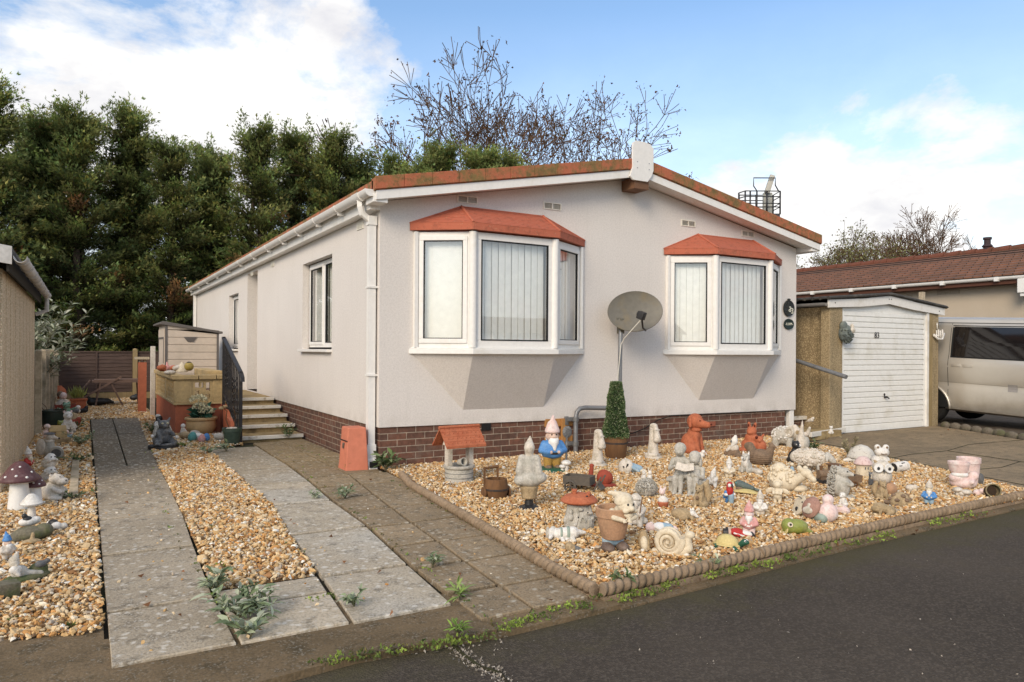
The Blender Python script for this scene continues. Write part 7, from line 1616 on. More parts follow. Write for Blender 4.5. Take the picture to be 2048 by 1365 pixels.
# toppled mushroom gnome with face plate
f=Fig('toppled_toadstool','toppled toadstool gnome with pinkish brown cap and cream face plate','toadstool ornament',1630,1043,58,-35,back=.4)
f('body',PPINK,[('e',(.42,.1,.34),(.34,.36,.34)),('e',(.40,.15,.78),(.20,.20,.19))],.03)
f('sash',M('sage_paint',(.30,.36,.30),.7,.2),[('k',(.05,-.05,.20),(.42,-.18,.18),.20,.18)],.03)
f('cap',M('toadstool_brown',(.36,.20,.15),.7,.2,10,(.46,.30,.24),.4,grime_shade=(.16,.08,.06)),[('l',[(.0,-.05),(.36,.0),(.40,.06),(.34,.16),(.18,.27),(.0,.30)],(-.02,-.12,.44),(62,-28,0))],.03)
f('cap_hollow',sP,[('e',(.0,-.42,.40),(.20,.10,.13)),('e',(.02,-.36,.58),(.08,.06,.08))],.03)
f('face_plate',CREAM,[('l',[(.0,.0),(.36,.0),(.36,.06),(.0,.08)],(-.56,-.05,.42),(68,-10,-25))],None)
f('eye',BLACK,[('e',(-.40,-.16,.58),(.03,.03,.03))],None); f('nose',BLACK,[('e',(-.62,-.16,.30),(.07,.04,.09))],None); f('brow',BLACK,[('t',[(-.72,-.10,.72),(-.58,-.12,.76),(-.45,-.12,.70)],.015)],None)
f=Fig('toadstool_cap_ornament','loose flat pinkish mushroom cap lying on the gravel','mushroom cap',1681,1030,22,0,back=.7)
f('cap',PPINK,[('l',[(.0,.05),(.62,.12),(.78,.40),(.60,.72),(.30,.92),(.0,.95)],(0,0,0),(-18,10,0),1.,.9)],.05)
f('centre',CREAM,[('e',(-.05,-.25,.86),(.28,.2,.10))],.05)
f=Fig('small_dog_ornament','tiny white dog with grey patches in front of the upright hedgehog','dog ornament',1686,1012,30,-30,back=.3)
sitter(f,sW,'flop',.08,True,ears=sG,headr=.20,headz=.76)
# right hand group
f=Fig('tortoise_ornament','big white tortoise with domed speckled shell behind the small pink cottage','tortoise ornament',1726,928,38,75,back=.6)
f('shell',M('speckled_white',(.60,.57,.51),.9,.1,40,(.28,.24,.20),.25,bump=.3,bscale=60),[('l',[(.0,.25),(.68,.27),(.70,.36),(.55,.70),(.30,.92),(.0,1.)],(0,.1,0),(0,0,0),.9,1.05)],.035)
f('body',sW,[('e',(0,.1,.18),(.55,.68,.18)),('k',(.3,.5,.2),(.42,.78,.1),.15,.13),('k',(-.3,.5,.2),(-.42,.78,.1),.15,.13),('k',(.3,-.4,.2),(.42,-.62,.1),.15,.13)],.04)
f=Fig('frog_ornament','white frog with two big ringed eyes behind the owl','frog ornament',1762,936,48,20,back=.35)
f('body',sW,[('e',(0,.05,.28),(.38,.36,.28)),('e',(-.3,-.1,.12),(.16,.24,.12)),('e',(.3,-.1,.12),(.16,.24,.12)),('k',(0,0,.4),(0,-.05,.6),.22,.2)],.03)
hd=f('head',sW,[('e',(0,-.08,.66),(.30,.26,.19)),('e',(-.17,-.05,.86),(.13,.12,.13)),('e',(.17,-.05,.86),(.13,.12,.13))],.026)
f('eyes',sR,[('e',(s*.18,-.165,.87),(.05,.02,.05)) for s in (-1,1)],None,parent=hd); f('mouth',sR,[('t',[(-.12,-.335,.63),(0,-.35,.60),(.12,-.335,.63)],.018)],None,parent=hd)
f=Fig('fairy_cottage','small cream fairy cottage with pink speckled conical roof','fairy house',1726,954,42,10,back=.35)
f('wall',CREAM,[('l',[(.0,0),(.32,0),(.33,.3),(.32,.62),(.0,.64)])],None)
f('roof',M('pink_speckle',(.66,.50,.46),.85,.1,40,(.34,.15,.14),.3,bump=.3,bscale=60),[('l',[(.0,.58),(.42,.60),(.43,.64),(.34,.80),(.18,.96),(.0,1.)])],.03)
f('window',sD,[('b',(.05,-.325,.46),(.06,.03,.12)),('b',(.17,-.285,.46),(.05,.03,.12),(0,0,28))],None)
f=Fig('owl_ornament','brown owl with huge white ringed eyes perched on a clay pot','owl ornament',1766,992,72,12,back=.2)
f('pot',POT,[('e',(.12,.05,.20),(.26,.24,.21)),('e',(-.15,.02,.20),(.18,.18,.08))],.03)
f('body',sP,[('e',(-.03,0,.55),(.27,.24,.24)),('e',(-.03,-.02,.80),(.27,.23,.20))],.026)
for s in (-1,1): f('eye',WHT,[('l',[(.0,.0),(.125,.0),(.115,.035),(.05,.02),(.0,.03)],(-.03+s*.125,-.215,.80),(82,0,s*22))],None)
f('pupils',BLACK,[('e',(-.03+s*.14,-.265,.80),(.038,.02,.045)) for s in(-1,1)]+[('c',(-.03,-.25,.76),(-.03,-.29,.68),.035,.005)],None)
f('ear_tuft',sB,[('k',(-.20,-.05,.95),(-.25,-.05,1.0),.05,.02)],.025); f('ear_tuft',sB,[('k',(.14,-.05,.95),(.19,-.05,1.0),.05,.02)],.025)
f=Fig('meerkat_ornament','little dark metal cat statue in front of the fairy cottage','cat ornament',1742,973,32,20,back=.2)
f('body',sD,[('k',(0,0,.6),(0,.02,.25),.13,.17),('e',(0,-.02,.78),(.16,.15,.15)),('k',(-.08,0,.28),(-.14,-.1,.03),.07,.05),('k',(.08,0,.28),(.12,-.08,.03),.07,.05),('k',(.1,0,.88),(.2,0,1.),.05,.02),('k',(-.1,0,.88),(-.16,0,.98),.05,.02)],.04)
f('bib',CREAM,[('e',(-.02,-.14,.6),(.07,.05,.12)),('e',(-.03,-.15,.78),(.06,.04,.06))],.04)
f=Fig('squirrel_ornament','small tan squirrel nibbling in front of the owl pot','squirrel',1765,999,44,25,back=.25)
sitter(f,sB,'point',.08,False,headr=.16,headz=.70,earlen=.12)
f('tail',sB,[('k',(-.1,.28,.1),(-.22,.34,.45),.12,.15),('k',(-.22,.34,.45),(-.15,.28,.72),.15,.10)],.03)
f=Fig('log_ornament','black and white striped log lying on its side near the garage drive','log ornament',1799,946,26,-40,back=.6)
f('log',sW,[('c',(0,-.65,.42),(0,.65,.50),.40,.40)],None)
f('cut_end',BLACK,[('l',[(.0,0),(.36,0),(.35,.03),(.0,.04)],(0,-.65,.42),(93,0,0))],None); f('knot',CREAM,[('e',(0,-.70,.40),(.12,.05,.12))],None)
f('bark_stripes',BLACK,[('b',(.25,.1,.78),(.06,.4,.06),(0,40,10)),('b',(-.1,.3,.90),(.2,.06,.05)),('b',(.36,-.3,.60),(.05,.3,.06))],None)
f=Fig('tortoise_ornament','small brown tortoise with hexagon patterned shell near the right kerb','tortoise ornament',1800,1014,32,-60,back=.5)
f('shell',sB,[('l',[(.0,.1),(.62,.12),(.62,.3),(.45,.68),(.2,.90),(.0,.95)],(0,0,0),(0,0,0),.9,1.1)],.04)
f('shell_plates',sR,[('e',(.50*math.cos(a)*math.cos(e),.60*math.sin(a)*math.cos(e),.28+.60*math.sin(e)),(.17,.17,.12)) for a,e in [(k*PI/3+.3,.35) for k in range(6)]+[(k*PI/2,.85) for k in range(4)]],.045)
f('legs',sR,[('k',(.4,-.4,.15),(.5,-.6,.05),.13,.12),('k',(-.4,-.4,.15),(-.5,-.6,.05),.13,.12),('k',(0,-.6,.25),(0,-.88,.30),.12,.14)],.05)
f=Fig('frog_ornament','low pale brown stone frog crouching beside the hexagon shelled tortoise','frog ornament',1768,1032,32,-55,back=.5)
f('body',sB,[('k',(0,.45,.30),(0,-.35,.55),.32,.30),('e',(0,-.55,.45),(.30,.30,.22)),('k',(.35,.3,.3),(.45,-.1,.1),.18,.12),('k',(-.35,.3,.3),(-.45,-.1,.1),.18,.12),('k',(.25,-.4,.3),(.3,-.55,.05),.1,.09),('k',(-.25,-.4,.3),(-.3,-.55,.05),.1,.09),('e',(.18,-.5,.68),.10),('e',(-.18,-.5,.68),.10)],.04)
f=Fig('shell_ornament','small knobbly cream shell lying left of the blue coated small gnome','shell ornament',1823,983,18,0,back=.5)
f('shell',sP,[('e',(0,0,.4),(.6,.5,.42)),('e',(.35,-.2,.6),(.25,.25,.3)),('e',(-.3,-.25,.5),(.3,.25,.3))],.07)
f=Fig('garden_gnome','small gnome in pale hat and bright blue coat near the right kerb','gnome',1858,1010,54,0,GG,back=.15)
gnome(f,sP,BLUE,LBL,BLACK,sW,CREAM,eyes=False,fat=1.1,bend=0.)
f=Fig('pot_carrier_ornament','pink and white kneeling figure carrying a pale pink pot on its back','figurine',1925,980,64,30,back=.3)
f('body',PPINK,[('e',(.05,.05,.22),(.40,.36,.22)),('e',(-.15,0,.38),(.26,.24,.18)),('k',(.2,-.15,.35),(.1,-.32,.28),.09,.08),('e',(.28,-.1,.45),(.15,.15,.15))],.03)
f('shawl',WHT,[('e',(-.12,-.06,.48),(.26,.22,.10)),('e',(.32,.02,.42),(.14,.16,.13))],.03)
f('pot',PPINK,[('l',[(.0,.50),(.20,.52),(.27,.62),(.29,.80),(.31,.80),(.31,.88),(.27,.88),(.25,.70),(.0,.62)],(-.12,0,0))],None)
f=Fig('plant_pot','second pale pink pot standing right behind the kneeling pink figure','plant pot',1937,972,56,0,back=.45)
f('pot',PPINK,[('l',[(.0,.02),(.30,.02),(.34,.5),(.36,.82),(.39,.82),(.39,1.),(.34,1.),(.32,.8),(.0,.75)])],None)
f('stripe',sD,[('e',(.36,.05,.25),(.12,.2,.22))],.04)
f=Fig('mushroom_cluster','small cluster of pale stone mushrooms by the kerb below the pink figure','mushroom ornament',1924,996,22,0,back=.5)
for x,z,r_ in ((-.35,.75,.42),(.35,.6,.45),(.0,.45,.3)): f('mushroom',sP,[('k',(x,0,.05),(x,0,z-.1),.18,.14),('e',(x,0,z),(r_,r_,.24))],.05)
f=Fig('fallen_pot','small mossy pot lying on its side with a little pink figure beside it','plant pot',1982,997,30,-15,back=.5)
f('pot',M('mossy_pot',(.22,.17,.10),.9,.3,8,(.13,.14,.05),.5),[('l',[(.0,.0),(.34,.0),(.42,.55),(.46,.55),(.46,.70),(.38,.70),(.34,.2),(.0,.15)],(.05,.35,.46),(78,0,15))],None)
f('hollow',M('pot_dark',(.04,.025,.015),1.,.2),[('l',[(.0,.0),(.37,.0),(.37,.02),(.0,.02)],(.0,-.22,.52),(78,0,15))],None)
f('figure',PPINK,[('e',(-.75,-.05,.25),(.32,.25,.25)),('e',(-.50,-.15,.45),(.18,.18,.18))],.05); f('stones',sP,[('e',(.75,-.2,.16),(.3,.22,.17)),('e',(1.05,-.25,.12),(.22,.2,.14))],.05)
# on the side steps and garage
f=Fig('small_dog_ornament','tiny white dog on the lower side step by the brown garage','dog ornament',1662,867,17,0,back=.3,z=.105)
sitter(f,sW,'point',.08,True,headr=.2,headz=.75,earlen=.1)
f=Fig('small_bird','pale grey bird figure on the upper side step','bird ornament',1622,846,14,60,back=.5,z=.25)
f('body',sP,[('k',(0,.3,.35),(0,-.1,.5),.25,.3),('e',(0,-.3,.75),(.2,.22,.2)),('k',(0,.4,.3),(0,.8,.15),.15,.06)],.06)
wp=T('wall_planter','grey hedgehog shaped wall pot hanging on the left garage pillar','wall pot',(7.80,-.25,1.62),0)
mb=MB(); mb.ell((0,-.03,.0),(.13,.10,.15)); mb.ell((-.05,-.03,.12),(.07,.06,.08))
for k in range(90):
    a=random.uniform(0,2*PI); z=random.uniform(-1,.4); r_=math.sqrt(1-z*z); p=Vector((.13*r_*math.cos(a),-.03-abs(.10*r_*math.sin(a)),.15*z)); mb.cone(p,p*1.12+Vector((0,-.01,0)),.012,.003,6)
mb.build('pot',M('slate_stone',(.13,.15,.14),.9,.25,15,(.24,.26,.22),.4),wp,ang=180)
mb=MB(); mb.ell((.07,-.10,.05),(.07,.04,.05)); mb.ell((.10,-.08,.11),(.03,.03,.05)); mb.build('face',sP,wp)
wo=T('wall_ornament','small white openwork boat shaped ornament on the right garage pillar','wall ornament',(10.50,-.26,1.62),0)
mb=MB(); mb.tube([(-.16,0,.03),(-.08,-.03,-.05),(.06,-.03,-.06),(.18,0,.05)],.02,8); mb.tube([(-.16,0,.0),(.18,0,.02)],.014,6)
for k in range(4): mb.tube([(-.10+.07*k,-.02,-.03),(-.06+.06*k,0,.10+.02*(k%2))],.013,6)
mb.tube([(-.04,0,.12),(-.05,0,.24)],.010,6); mb.build('frame',sW,wo,ang=180)
# ------------------------------------------------------------------ left border ornaments
def toad(f,rc,rs,cap,stem,spots):
    f('stem',stem,[('l',[(.0,0),(rs,0),(rs*1.02,.06),(rs*.88,.35),(rs*.78,.62),(rs*.9,.72),(.0,.72)])],.02)
    cp=f('cap',cap,[('l',[(.0,.60),(rc*.8,.585),(rc,.60),(rc*.98,.65),(rc*.72,.78),(rc*.45,.91),(rc*.22,.985),(.0,1.)])],.02)
    f('gills',stem,[('l',[(rs*.8,.60),(rc*.8,.578),(rc*.92,.592),(rs*.8,.64)])],None,parent=cp)
    if spots: f('spots',spots,[('e',(rc*(1.04-.9*(z-.60)/.40)*math.cos(a)*1.0,rc*(1.04-.9*(z-.60)/.40)*math.sin(a),z+.012),(.030,.030,.026)) for a,z in ((-1.75,.72),(-1.15,.68),(-2.45,.70),(-.6,.76),(-1.5,.88),(.5,.7),(2.2,.75),(-2.2,.84))],None,parent=cp)
MG='toadstool ornaments by the cream garage wall'
f=Fig('toadstool_ornament','largest toadstool with plum red white spotted cap on a thick white stem','toadstool ornament',38,1021,99,0,MG,back=.2); toad(f,.36,.20,PURP,WHT,WHT)
f('stone_base',MOSSR,[('l',[(.0,-.02),(.24,-.02),(.23,.035),(.0,.04)])],None)
f=Fig('toadstool_ornament','middle sized plum red spotted toadstool right of the largest one','toadstool ornament',70,1012,66,0,MG,back=.25); toad(f,.30,.20,PURP,WHT,WHT)
f=Fig('toadstool_ornament','small all white toadstool with slim stem in front of the plum capped pair','toadstool ornament',63,1040,55,0,MG,back=.1); toad(f,.38,.15,sW,sW,None)
f('rim',sD,[('l',[(.36,.625),(.385,.635),(.36,.65)])],None)
f=Fig('garden_gnome','gnome with shaggy white hat and red jacket beside the cream garage wall','gnome',56,942,52,55,GG,back=.15); gnome(f,sW,RED,POT,sD,CREAM,SKIN,eyes=False,fat=.95)
f=Fig('hippo_ornament','chubby pale stone hippo sitting right of the toadstools','hippo ornament',107,1001,54,62,back=.3)
f('body',sP,[('e',(0,.08,.34),(.36,.38,.34)),('e',(0,-.12,.24),(.30,.28,.24)),('e',(-.26,-.2,.12),(.14,.26,.11)),('e',(.26,-.2,.12),(.14,.26,.11)),('k',(-.24,-.1,.48),(-.16,-.34,.34),.10,.09),('k',(.24,-.1,.48),(.16,-.34,.34),.10,.09)],.03)
hd=f('head',sP,[('e',(0,-.10,.80),(.25,.26,.19)),('e',(0,-.32,.70),(.24,.20,.15)),('e',(-.16,.02,.94),(.07,.05,.07)),('e',(.16,.02,.94),(.07,.05,.07))],.026)
f('nostrils',sD,[('e',(s*.09,-.50,.76),(.035,.03,.03)) for s in(-1,1)]+[('e',(s*.13,-.30,.90),.022) for s in(-1,1)],None,parent=hd)
f=Fig('stacked_monkeys_ornament','two pale monkeys stacked one above the other behind the stone hippo','monkey ornament',99,962,56,30,back=.3)
for z,s_ in ((.28,1.),(.74,.9)):
    b_=f('monkey',sP,[('e',(0,.05,z-.12),(.28*s_,.24*s_,.20)),('k',(-.2,-.02,z-.05),(-.12,-.2,z+.02),.07,.06),('k',(.2,-.02,z-.05),(.12,-.2,z+.02),.07,.06)],.03)
    f('head',sW,[('e',(0,-.06,z+.10),(.19*s_,.18*s_,.16)),('e',(-.18*s_,-.03,z+.10),(.05,.04,.07)),('e',(.18*s_,-.03,z+.10),(.05,.04,.07)),('e',(0,-.20,z+.06),(.10,.07,.07))],.026,parent=b_)
    f('eyes',BLACK,[('e',(s*.065,-.215,z+.14),.026) for s in(-1,1)],None,parent=b_)
f=Fig('winged_bear_ornament','grey winged figure with hat and pointed nose standing behind the tipped bell pot','figurine',99,915,52,60,back=.25)
f('body',sG,[('k',(0,0,.55),(0,.02,.25),.17,.22),('k',(-.1,-.02,.25),(-.12,-.05,.05),.10,.08),('k',(.1,-.02,.25),(.12,-.05,.05),.10,.08)],.03)
f('wing',sP,[('e',(-.16,.24,.42),(.06,.20,.34)),('e',(.16,.24,.42),(.06,.20,.34))],.03)
hd=f('head',sP,[('e',(0,-.04,.80),(.15,.16,.14)),('k',(0,-.12,.78),(0,-.32,.74),.09,.04),('e',(-.13,0,.9),(.05,.04,.05)),('e',(.13,0,.9),(.05,.04,.05)),('l',[(.0,.60),(.17,.60),(.19,.64),(.15,.68),(.0,.68)])],.026)
f('nose',BLACK,[('e',(0,-.36,.745),.035)],None,parent=hd); f('hat',sD,[('l',[(.0,.90),(.20,.90),(.19,.93),(.10,.97),(.0,.98)],(0,0,0))],None,parent=hd)
f=Fig('tipped_pot','grey bell shaped pot lying on its side and showing its dark hollow','plant pot',113,918,28,-10,back=.4)
f('pot',sG,[('l',[(.0,.0),(.40,-.04),(.48,-.04),(.48,.05),(.40,.25),(.30,.55),(.12,.72),(.0,.75)],(0,-.1,.46),(-72,0,0))],None)
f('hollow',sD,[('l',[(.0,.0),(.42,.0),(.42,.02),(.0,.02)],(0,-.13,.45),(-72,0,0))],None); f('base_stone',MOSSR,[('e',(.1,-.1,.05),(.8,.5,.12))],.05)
f=Fig('sign_holding_pig','small pink pig figure holding a tan plank on a stone block','pig ornament',112,888,42,15,back=.4)
f('block',sB,[('b',(.12,0,.14),(.9,.5,.28),(0,0,4),.04)],None); f('plank',YEL,[('b',(.05,-.05,.72),(.75,.1,.34),(-25,4,0),.03),('b',(.2,0,.42),(.5,.3,.3),(0,0,0),.03)],None)
f('pig',PPINK,[('e',(-.40,.05,.52),(.17,.16,.22)),('e',(-.38,-.02,.86),(.15,.14,.13)),('e',(-.36,-.15,.84),(.07,.06,.05))],.04)
f=Fig('green_frog_ornament','tiny bright lime frog squeezed between pig figure and white bears','frog ornament',122,864,24,0,back=.4)
f('body',LIME,[('e',(0,0,.35),(.42,.36,.34)),('e',(0,-.08,.75),(.30,.26,.2)),('e',(-.17,-.1,.92),.1),('e',(.17,-.1,.92),.1)],.05)
BG2='white bear figurines in front of the dark green tub'
for i,(px,py,h,yw,lb,bk) in enumerate(((118,858,36,-35,'white bear figurine leaning left in front of the dark green tub',False),(135,868,48,15,'white bear figurine holding an open book right of the dark green tub',True))):
    f=Fig('bear_ornament',lb,'bear ornament',px,py,h,yw,BG2,back=.3)
    sitter(f,sW,'round',.06,False,headr=.18,headz=.78,ears=PPINK)
    if bk: f('book',sP,[('b',(-.12,-.30,.36),(.24,.03,.30),(-40,18,0)),('b',(.12,-.30,.36),(.24,.03,.30),(-40,-18,0))],None)
f=Fig('mother_and_child_ornament','tiny pale blue seated mother and child at the edge of the weeds','figurine',135,880,22,10,back=.3)
f('body',LBL,[('e',(0,0,.28),(.38,.32,.28)),('e',(.2,-.15,.4),(.2,.2,.18))],.05); f('head',PPINK,[('e',(-.05,0,.75),(.18,.17,.2)),('e',(.25,-.18,.62),(.13,.13,.13))],.05)
f=Fig('plant_tub','dark green round tub with bare twigs beside the side fence','plant tub',106,862,42,0,back=.5)
f('tub',M('dark_green_glaze',(.022,.038,.030),.3,.2,6,(.04,.06,.05),.4,spec=.6),[('l',[(.0,.0),(.34,.0),(.44,.25),(.52,.65),(.53,.90),(.56,.92),(.56,1.),(.50,1.),(.48,.85),(.0,.84)])],None,ang=40)
f('soil',GROUND,[('l',[(.0,.84),(.49,.86),(.0,.90)])],None)
f('twigs',TWIG,[('t',[(x*.3,y*.3,.86),(x*.5,y*.5,1.2),(x*.9,y*.7,1.25+z)],.014) for x,y,z in ((1,.2,.0),(-1,.1,.1),(.5,-.8,.12),(-.6,-.6,.2),(.1,.9,.3))],None)
f=Fig('lady_ornament','beige bell shaped lady bust in front of the terracotta trough','figurine',126,824,40,0,back=.4)
f('body',sP,[('l',[(.0,.0),(.42,.0),(.46,.06),(.38,.3),(.22,.58),(.12,.66),(.0,.68)]),('k',(-.28,-.1,.4),(-.48,-.1,.05),.10,.07)],.035); f('head',PPINK,[('e',(0,-.02,.80),(.18,.18,.19))],.035)
f('hair',sR,[('e',(-.12,.05,.88),(.16,.17,.17))],.035)
f=Fig('red_trough','faded red wooden trough below the beige lady bust','planter',132,829,20,0,back=.8)
f('box',M('faded_red_wood',(.26,.055,.04),.8,.25,10,(.16,.05,.04),.4),[('b',(-.1,0,.62),(1.6,.8,.10)),('b',(-.9,0,.85),(.1,.8,.4),(0,-20,0)),('b',(.75,0,.85),(.1,.8,.4),(0,20,0)),('b',(-.1,-.4,.85),(1.7,.08,.3)),('b',(-.6,0,.3),(.1,.6,.6)),('b',(.5,0,.3),(.1,.6,.6))],None)
f=Fig('frog_ornament','mint green frog figure standing before the red trough','frog ornament',133,838,36,0,back=.3)
f('body',M('mint_paint',(.22,.36,.25),.6,.2,10),[('k',(0,0,.15),(0,0,.55),.20,.16),('e',(0,-.04,.75),(.20,.18,.15)),('e',(-.12,-.05,.9),.08),('e',(.12,-.05,.9),.08),('k',(-.2,0,.5),(-.42,-.1,.62),.06,.05),('k',(.2,0,.5),(.42,-.1,.62),.06,.05)],.035)
f=Fig('terracotta_ball','round terracotta ball pot by the last fence posts','pot',117,800,28,0,back=.4); f('ball',TCo,[('e',(0,0,.5),(.5,.5,.5)),('l',[(.15,.92),(.22,.94),(.22,1.03),(.15,1.03)])],.04)
f=Fig('terracotta_trough','terracotta trough of yellow green grass near the back fence','planter',157,821,24,0,back=.9)
f('trough',TCo,[('b',(0,0,.45),(1.15,.7,.9),(0,0,0),.04),('b',(0,0,.9),(1.3,.85,.18),(0,0,0),.04)],None)
f('soil',GROUND,[('b',(0,0,.985),(1.1,.65,.02))],None)
rgx=np.random.default_rng(3); n=160; H=f.h
spray_mesh('grass',f.root,np.c_[rgx.uniform(-.5,.3,n)*H,rgx.uniform(-.28,.28,n)*H,np.full(n,.98*H)],np.c_[rgx.normal(0,.3,n),rgx.normal(0,.3,n),np.ones(n)],rgx.uniform(.5,1.,n)*H,np.array([(.34,.36,.10)])*rgx.uniform(.6,1.2,(n,1)),SILV,rgx,2,.3,.06)
f=Fig('black_goose_ornament','black lying goose ornament under the slatted garden lounger','goose ornament',195,813,26,-85,back=.8)
f('body',BLACK,[('k',(0,-.4,.35),(0,.7,.36),.34,.24),('k',(0,.7,.36),(0,1.2,.2),.22,.08),('k',(0,-.5,.45),(0,-.75,.82),.17,.13)],.05); f('head',BLACK,[('e',(0,-.82,.90),(.14,.2,.13))],.05); f('bill',sW,[('k',(0,-.95,.85),(0,-1.15,.78),.06,.04)],.05); f('tail',sP,[('e',(0,1.3,.25),(.15,.25,.12))],.05)
f=Fig('bird_ornament','grey and white wagtail ornament right of the mint frog','bird ornament',149,832,22,70,back=.4)
f('body',sD,[('k',(0,.3,.4),(0,-.2,.5),.25,.28),('k',(0,.4,.42),(0,.95,.25),.1,.05)],.05); f('head',sW,[('e',(0,-.3,.8),(.2,.22,.19)),('e',(0,-.35,.45),(.18,.15,.2))],.05)
f=Fig('bird_ornament','small black bird ornament at the edge of the back gravel','bird ornament',167,829,18,75,back=.4)
f('body',BLACK,[('k',(0,.3,.4),(0,-.2,.5),.25,.28),('k',(0,.4,.42),(0,.9,.25),.1,.05),('e',(0,-.3,.8),(.2,.22,.19))],.05); f('beak',YELP,[('c',(0,-.5,.8),(0,-.72,.76),.06,.01)],None)
f=Fig('tortoise_ornament','little buff tortoise above the dark red bird in the left border','tortoise ornament',146,842,18,70,back=.5)
f('shell',sB,[('l',[(.0,.1),(.6,.15),(.6,.35),(.35,.85),(.0,1.)])],.05); f('body',sR,[('e',(0,0,.15),(.5,.7,.15)),('e',(0,-.75,.35),(.15,.2,.16))],.05)
f=Fig('bird_ornament','rust red robin ornament beside the white bear with the book','bird ornament',149,855,22,75,back=.4)
f('body',TCd,[('k',(0,.2,.4),(0,-.2,.5),.34,.32),('e',(0,-.35,.75),(.24,.24,.22))],.05); f('beak',BLACK,[('c',(0,-.55,.75),(0,-.8,.70),.07,.01)],None); f('tail',sR,[('k',(0,.4,.4),(0,.9,.4),.12,.06)],.05)
# rock with cats
f=Fig('mossy_rock','big mossy brown rock in front of the small white toadstool','rock',62,1082,36,0,back=.6)
f('rock',MOSSR,[('e',(-.1,0,.35),(.85,.6,.45)),('e',(.6,.1,.45),(.5,.45,.42)),('e',(-.6,-.1,.25),(.5,.4,.35))],.06)
f=Fig('cat_ornament','black and white cat curled on top of the mossy rock','cat ornament',58,1052,26,20,back=.6,z=.09)
f('body',sW,[('e',(0,0,.35),(.75,.5,.36)),('e',(.45,-.1,.4),(.35,.3,.3))],.05); f('patch',BLACK,[('e',(-.15,-.12,.56),(.34,.3,.26)),('e',(-.35,-.1,.85),(.2,.2,.2))],.05)
f=Fig('cat_ornament','black and white cat figurine lying on the gravel right of the mossy rock','cat ornament',107,1060,26,40,back=.6)
f('body',sW,[('k',(.1,.4,.35),(0,-.4,.34),.36,.30),('e',(.35,-.6,.28),(.28,.3,.25))],.05); f('patch',BLACK,[('e',(.05,.1,.56),(.30,.42,.25)),('e',(-.3,.2,.4),(.12,.3,.2))],.05)
f=Fig('stone','flat brown fieldstone with a knob in front of the mossy rock','rock',63,1088,24,0,back=.5); f('stone',sB,[('e',(0,0,.2),(.75,.5,.25)),('k',(.05,.1,.3),(.1,.1,.85),.2,.14)],.06)
f=Fig('garden_gnome','gnome with bright blue hat and full white beard at the left edge of the photo','gnome',14,1120,60,40,GG,back=.15); gnome(f,BLUE,sP,sP,sD,WHT,SKIN,eyes=False,fat=1.25,bend=.06)
f=Fig('reclining_gnome','weathered white bearded gnome reclining on a mossy green base','gnome',42,1165,62,25,GG,back=.25)
f('base',M('moss_green_base',(.09,.11,.045),.95,.4,14,(.16,.14,.08),.5,bump=.5),[('e',(.15,0,.12),(.75,.40,.16)),('e',(.55,.05,.30),(.30,.25,.22))],.04)
f('body',sG,[('e',(-.05,0,.35),(.26,.22,.22)),('k',(.1,-.1,.30),(.5,-.2,.22),.11,.09)],.03); f('head',sP,[('e',(-.22,-.05,.66),(.15,.15,.14)),('e',(-.22,-.2,.64),.04)],.028)
f('beard',sW,[('e',(-.24,-.16,.50),(.20,.12,.14)),('k',(-.24,-.18,.46),(-.18,-.26,.32),.12,.06)],.028); f('hat',sP,[('k',(-.20,.02,.75),(-.08,.08,.97),.16,.05)],.028); f('animal',sD,[('e',(.55,-.1,.48),(.18,.14,.12)),('e',(.72,-.15,.55),(.10,.09,.09))],.03)
f=Fig('stone','square grey block at the left edge beside the reclining gnome','rock',10,1195,36,10,back=.5); f('stone',MOSSR,[('b',(0,0,.42),(1.3,.9,.84),(4,3,8),.12)],None)
# raised bed edging stones on the left
mb=MB(); mb.bx(-2.93,-2.86,-.15,2.2,-.03,.035,.006); o=mb.build('edging_stone',CPOST,None); tag(o,'long thin concrete edging laid along the left border beside the path','edging')
mb=MB(); mb.tube([at(88,1003),at(110,1000),at(135,1003),at(158,996),at(172,990)],.022,8); o=mb.build('edging_stone',ROPE,None,ang=180); tag(o,'curved brown rope edging stone in the gravel in front of the stone hippo','edging')
# ------------------------------------------------------------------ by the patio wall and steps
f=Fig('gargoyle_statue','grey bat eared gargoyle sitting with wings folded on a round black dish','gargoyle',327,897,62,12,back=.3)
f('dish',BLACK,[('l',[(.0,-.02),(.42,-.02),(.47,.04),(.46,.10),(.30,.12),(.0,.13)])],None); f('tail',sD,[('t',[(.1,.2,.16),(.38,.0,.17),(.25,-.34,.15),(-.1,-.40,.14),(-.38,-.2,.13)],[.08,.08,.07,.05,.02])],.03)
f('body',sD,[('e',(0,.04,.34),(.24,.22,.22)),('e',(0,-.02,.52),(.18,.16,.18)),('e',(-.22,-.08,.22),(.12,.22,.13)),('e',(.22,-.08,.22),(.12,.22,.13)),('k',(-.16,-.05,.55),(-.14,-.24,.30),.07,.06),('k',(.16,-.05,.55),(.26,-.22,.44),.07,.06),('e',(-.15,-.28,.24),(.08,.1,.08)),('e',(-.24,-.28,.16),(.09,.14,.05)),('e',(.24,-.28,.16),(.09,.14,.05))],.024)
hd=f('head',sD,[('e',(0,-.06,.78),(.18,.16,.14)),('e',(0,-.20,.73),(.09,.08,.07)),('k',(-.12,-.02,.86),(-.19,.0,.98),.06,.03),('k',(.12,-.02,.86),(.19,.0,.98),.06,.03)],.022)
f('eyes',M('pale_gold_eye',(.52,.47,.30),.4,.1),[('e',(s*.075,-.19,.82),(.042,.03,.03)) for s in(-1,1)],None,parent=hd)
for s in (-1,1): f('wing',sG,[('e',(s*.24,.12,.50),(.05,.16,.28),(0,s*-14,0))],.024)
f('orb',sW,[('e',(.34,-.26,.36),.06),('e',(-.36,-.10,.42),.055)],None)
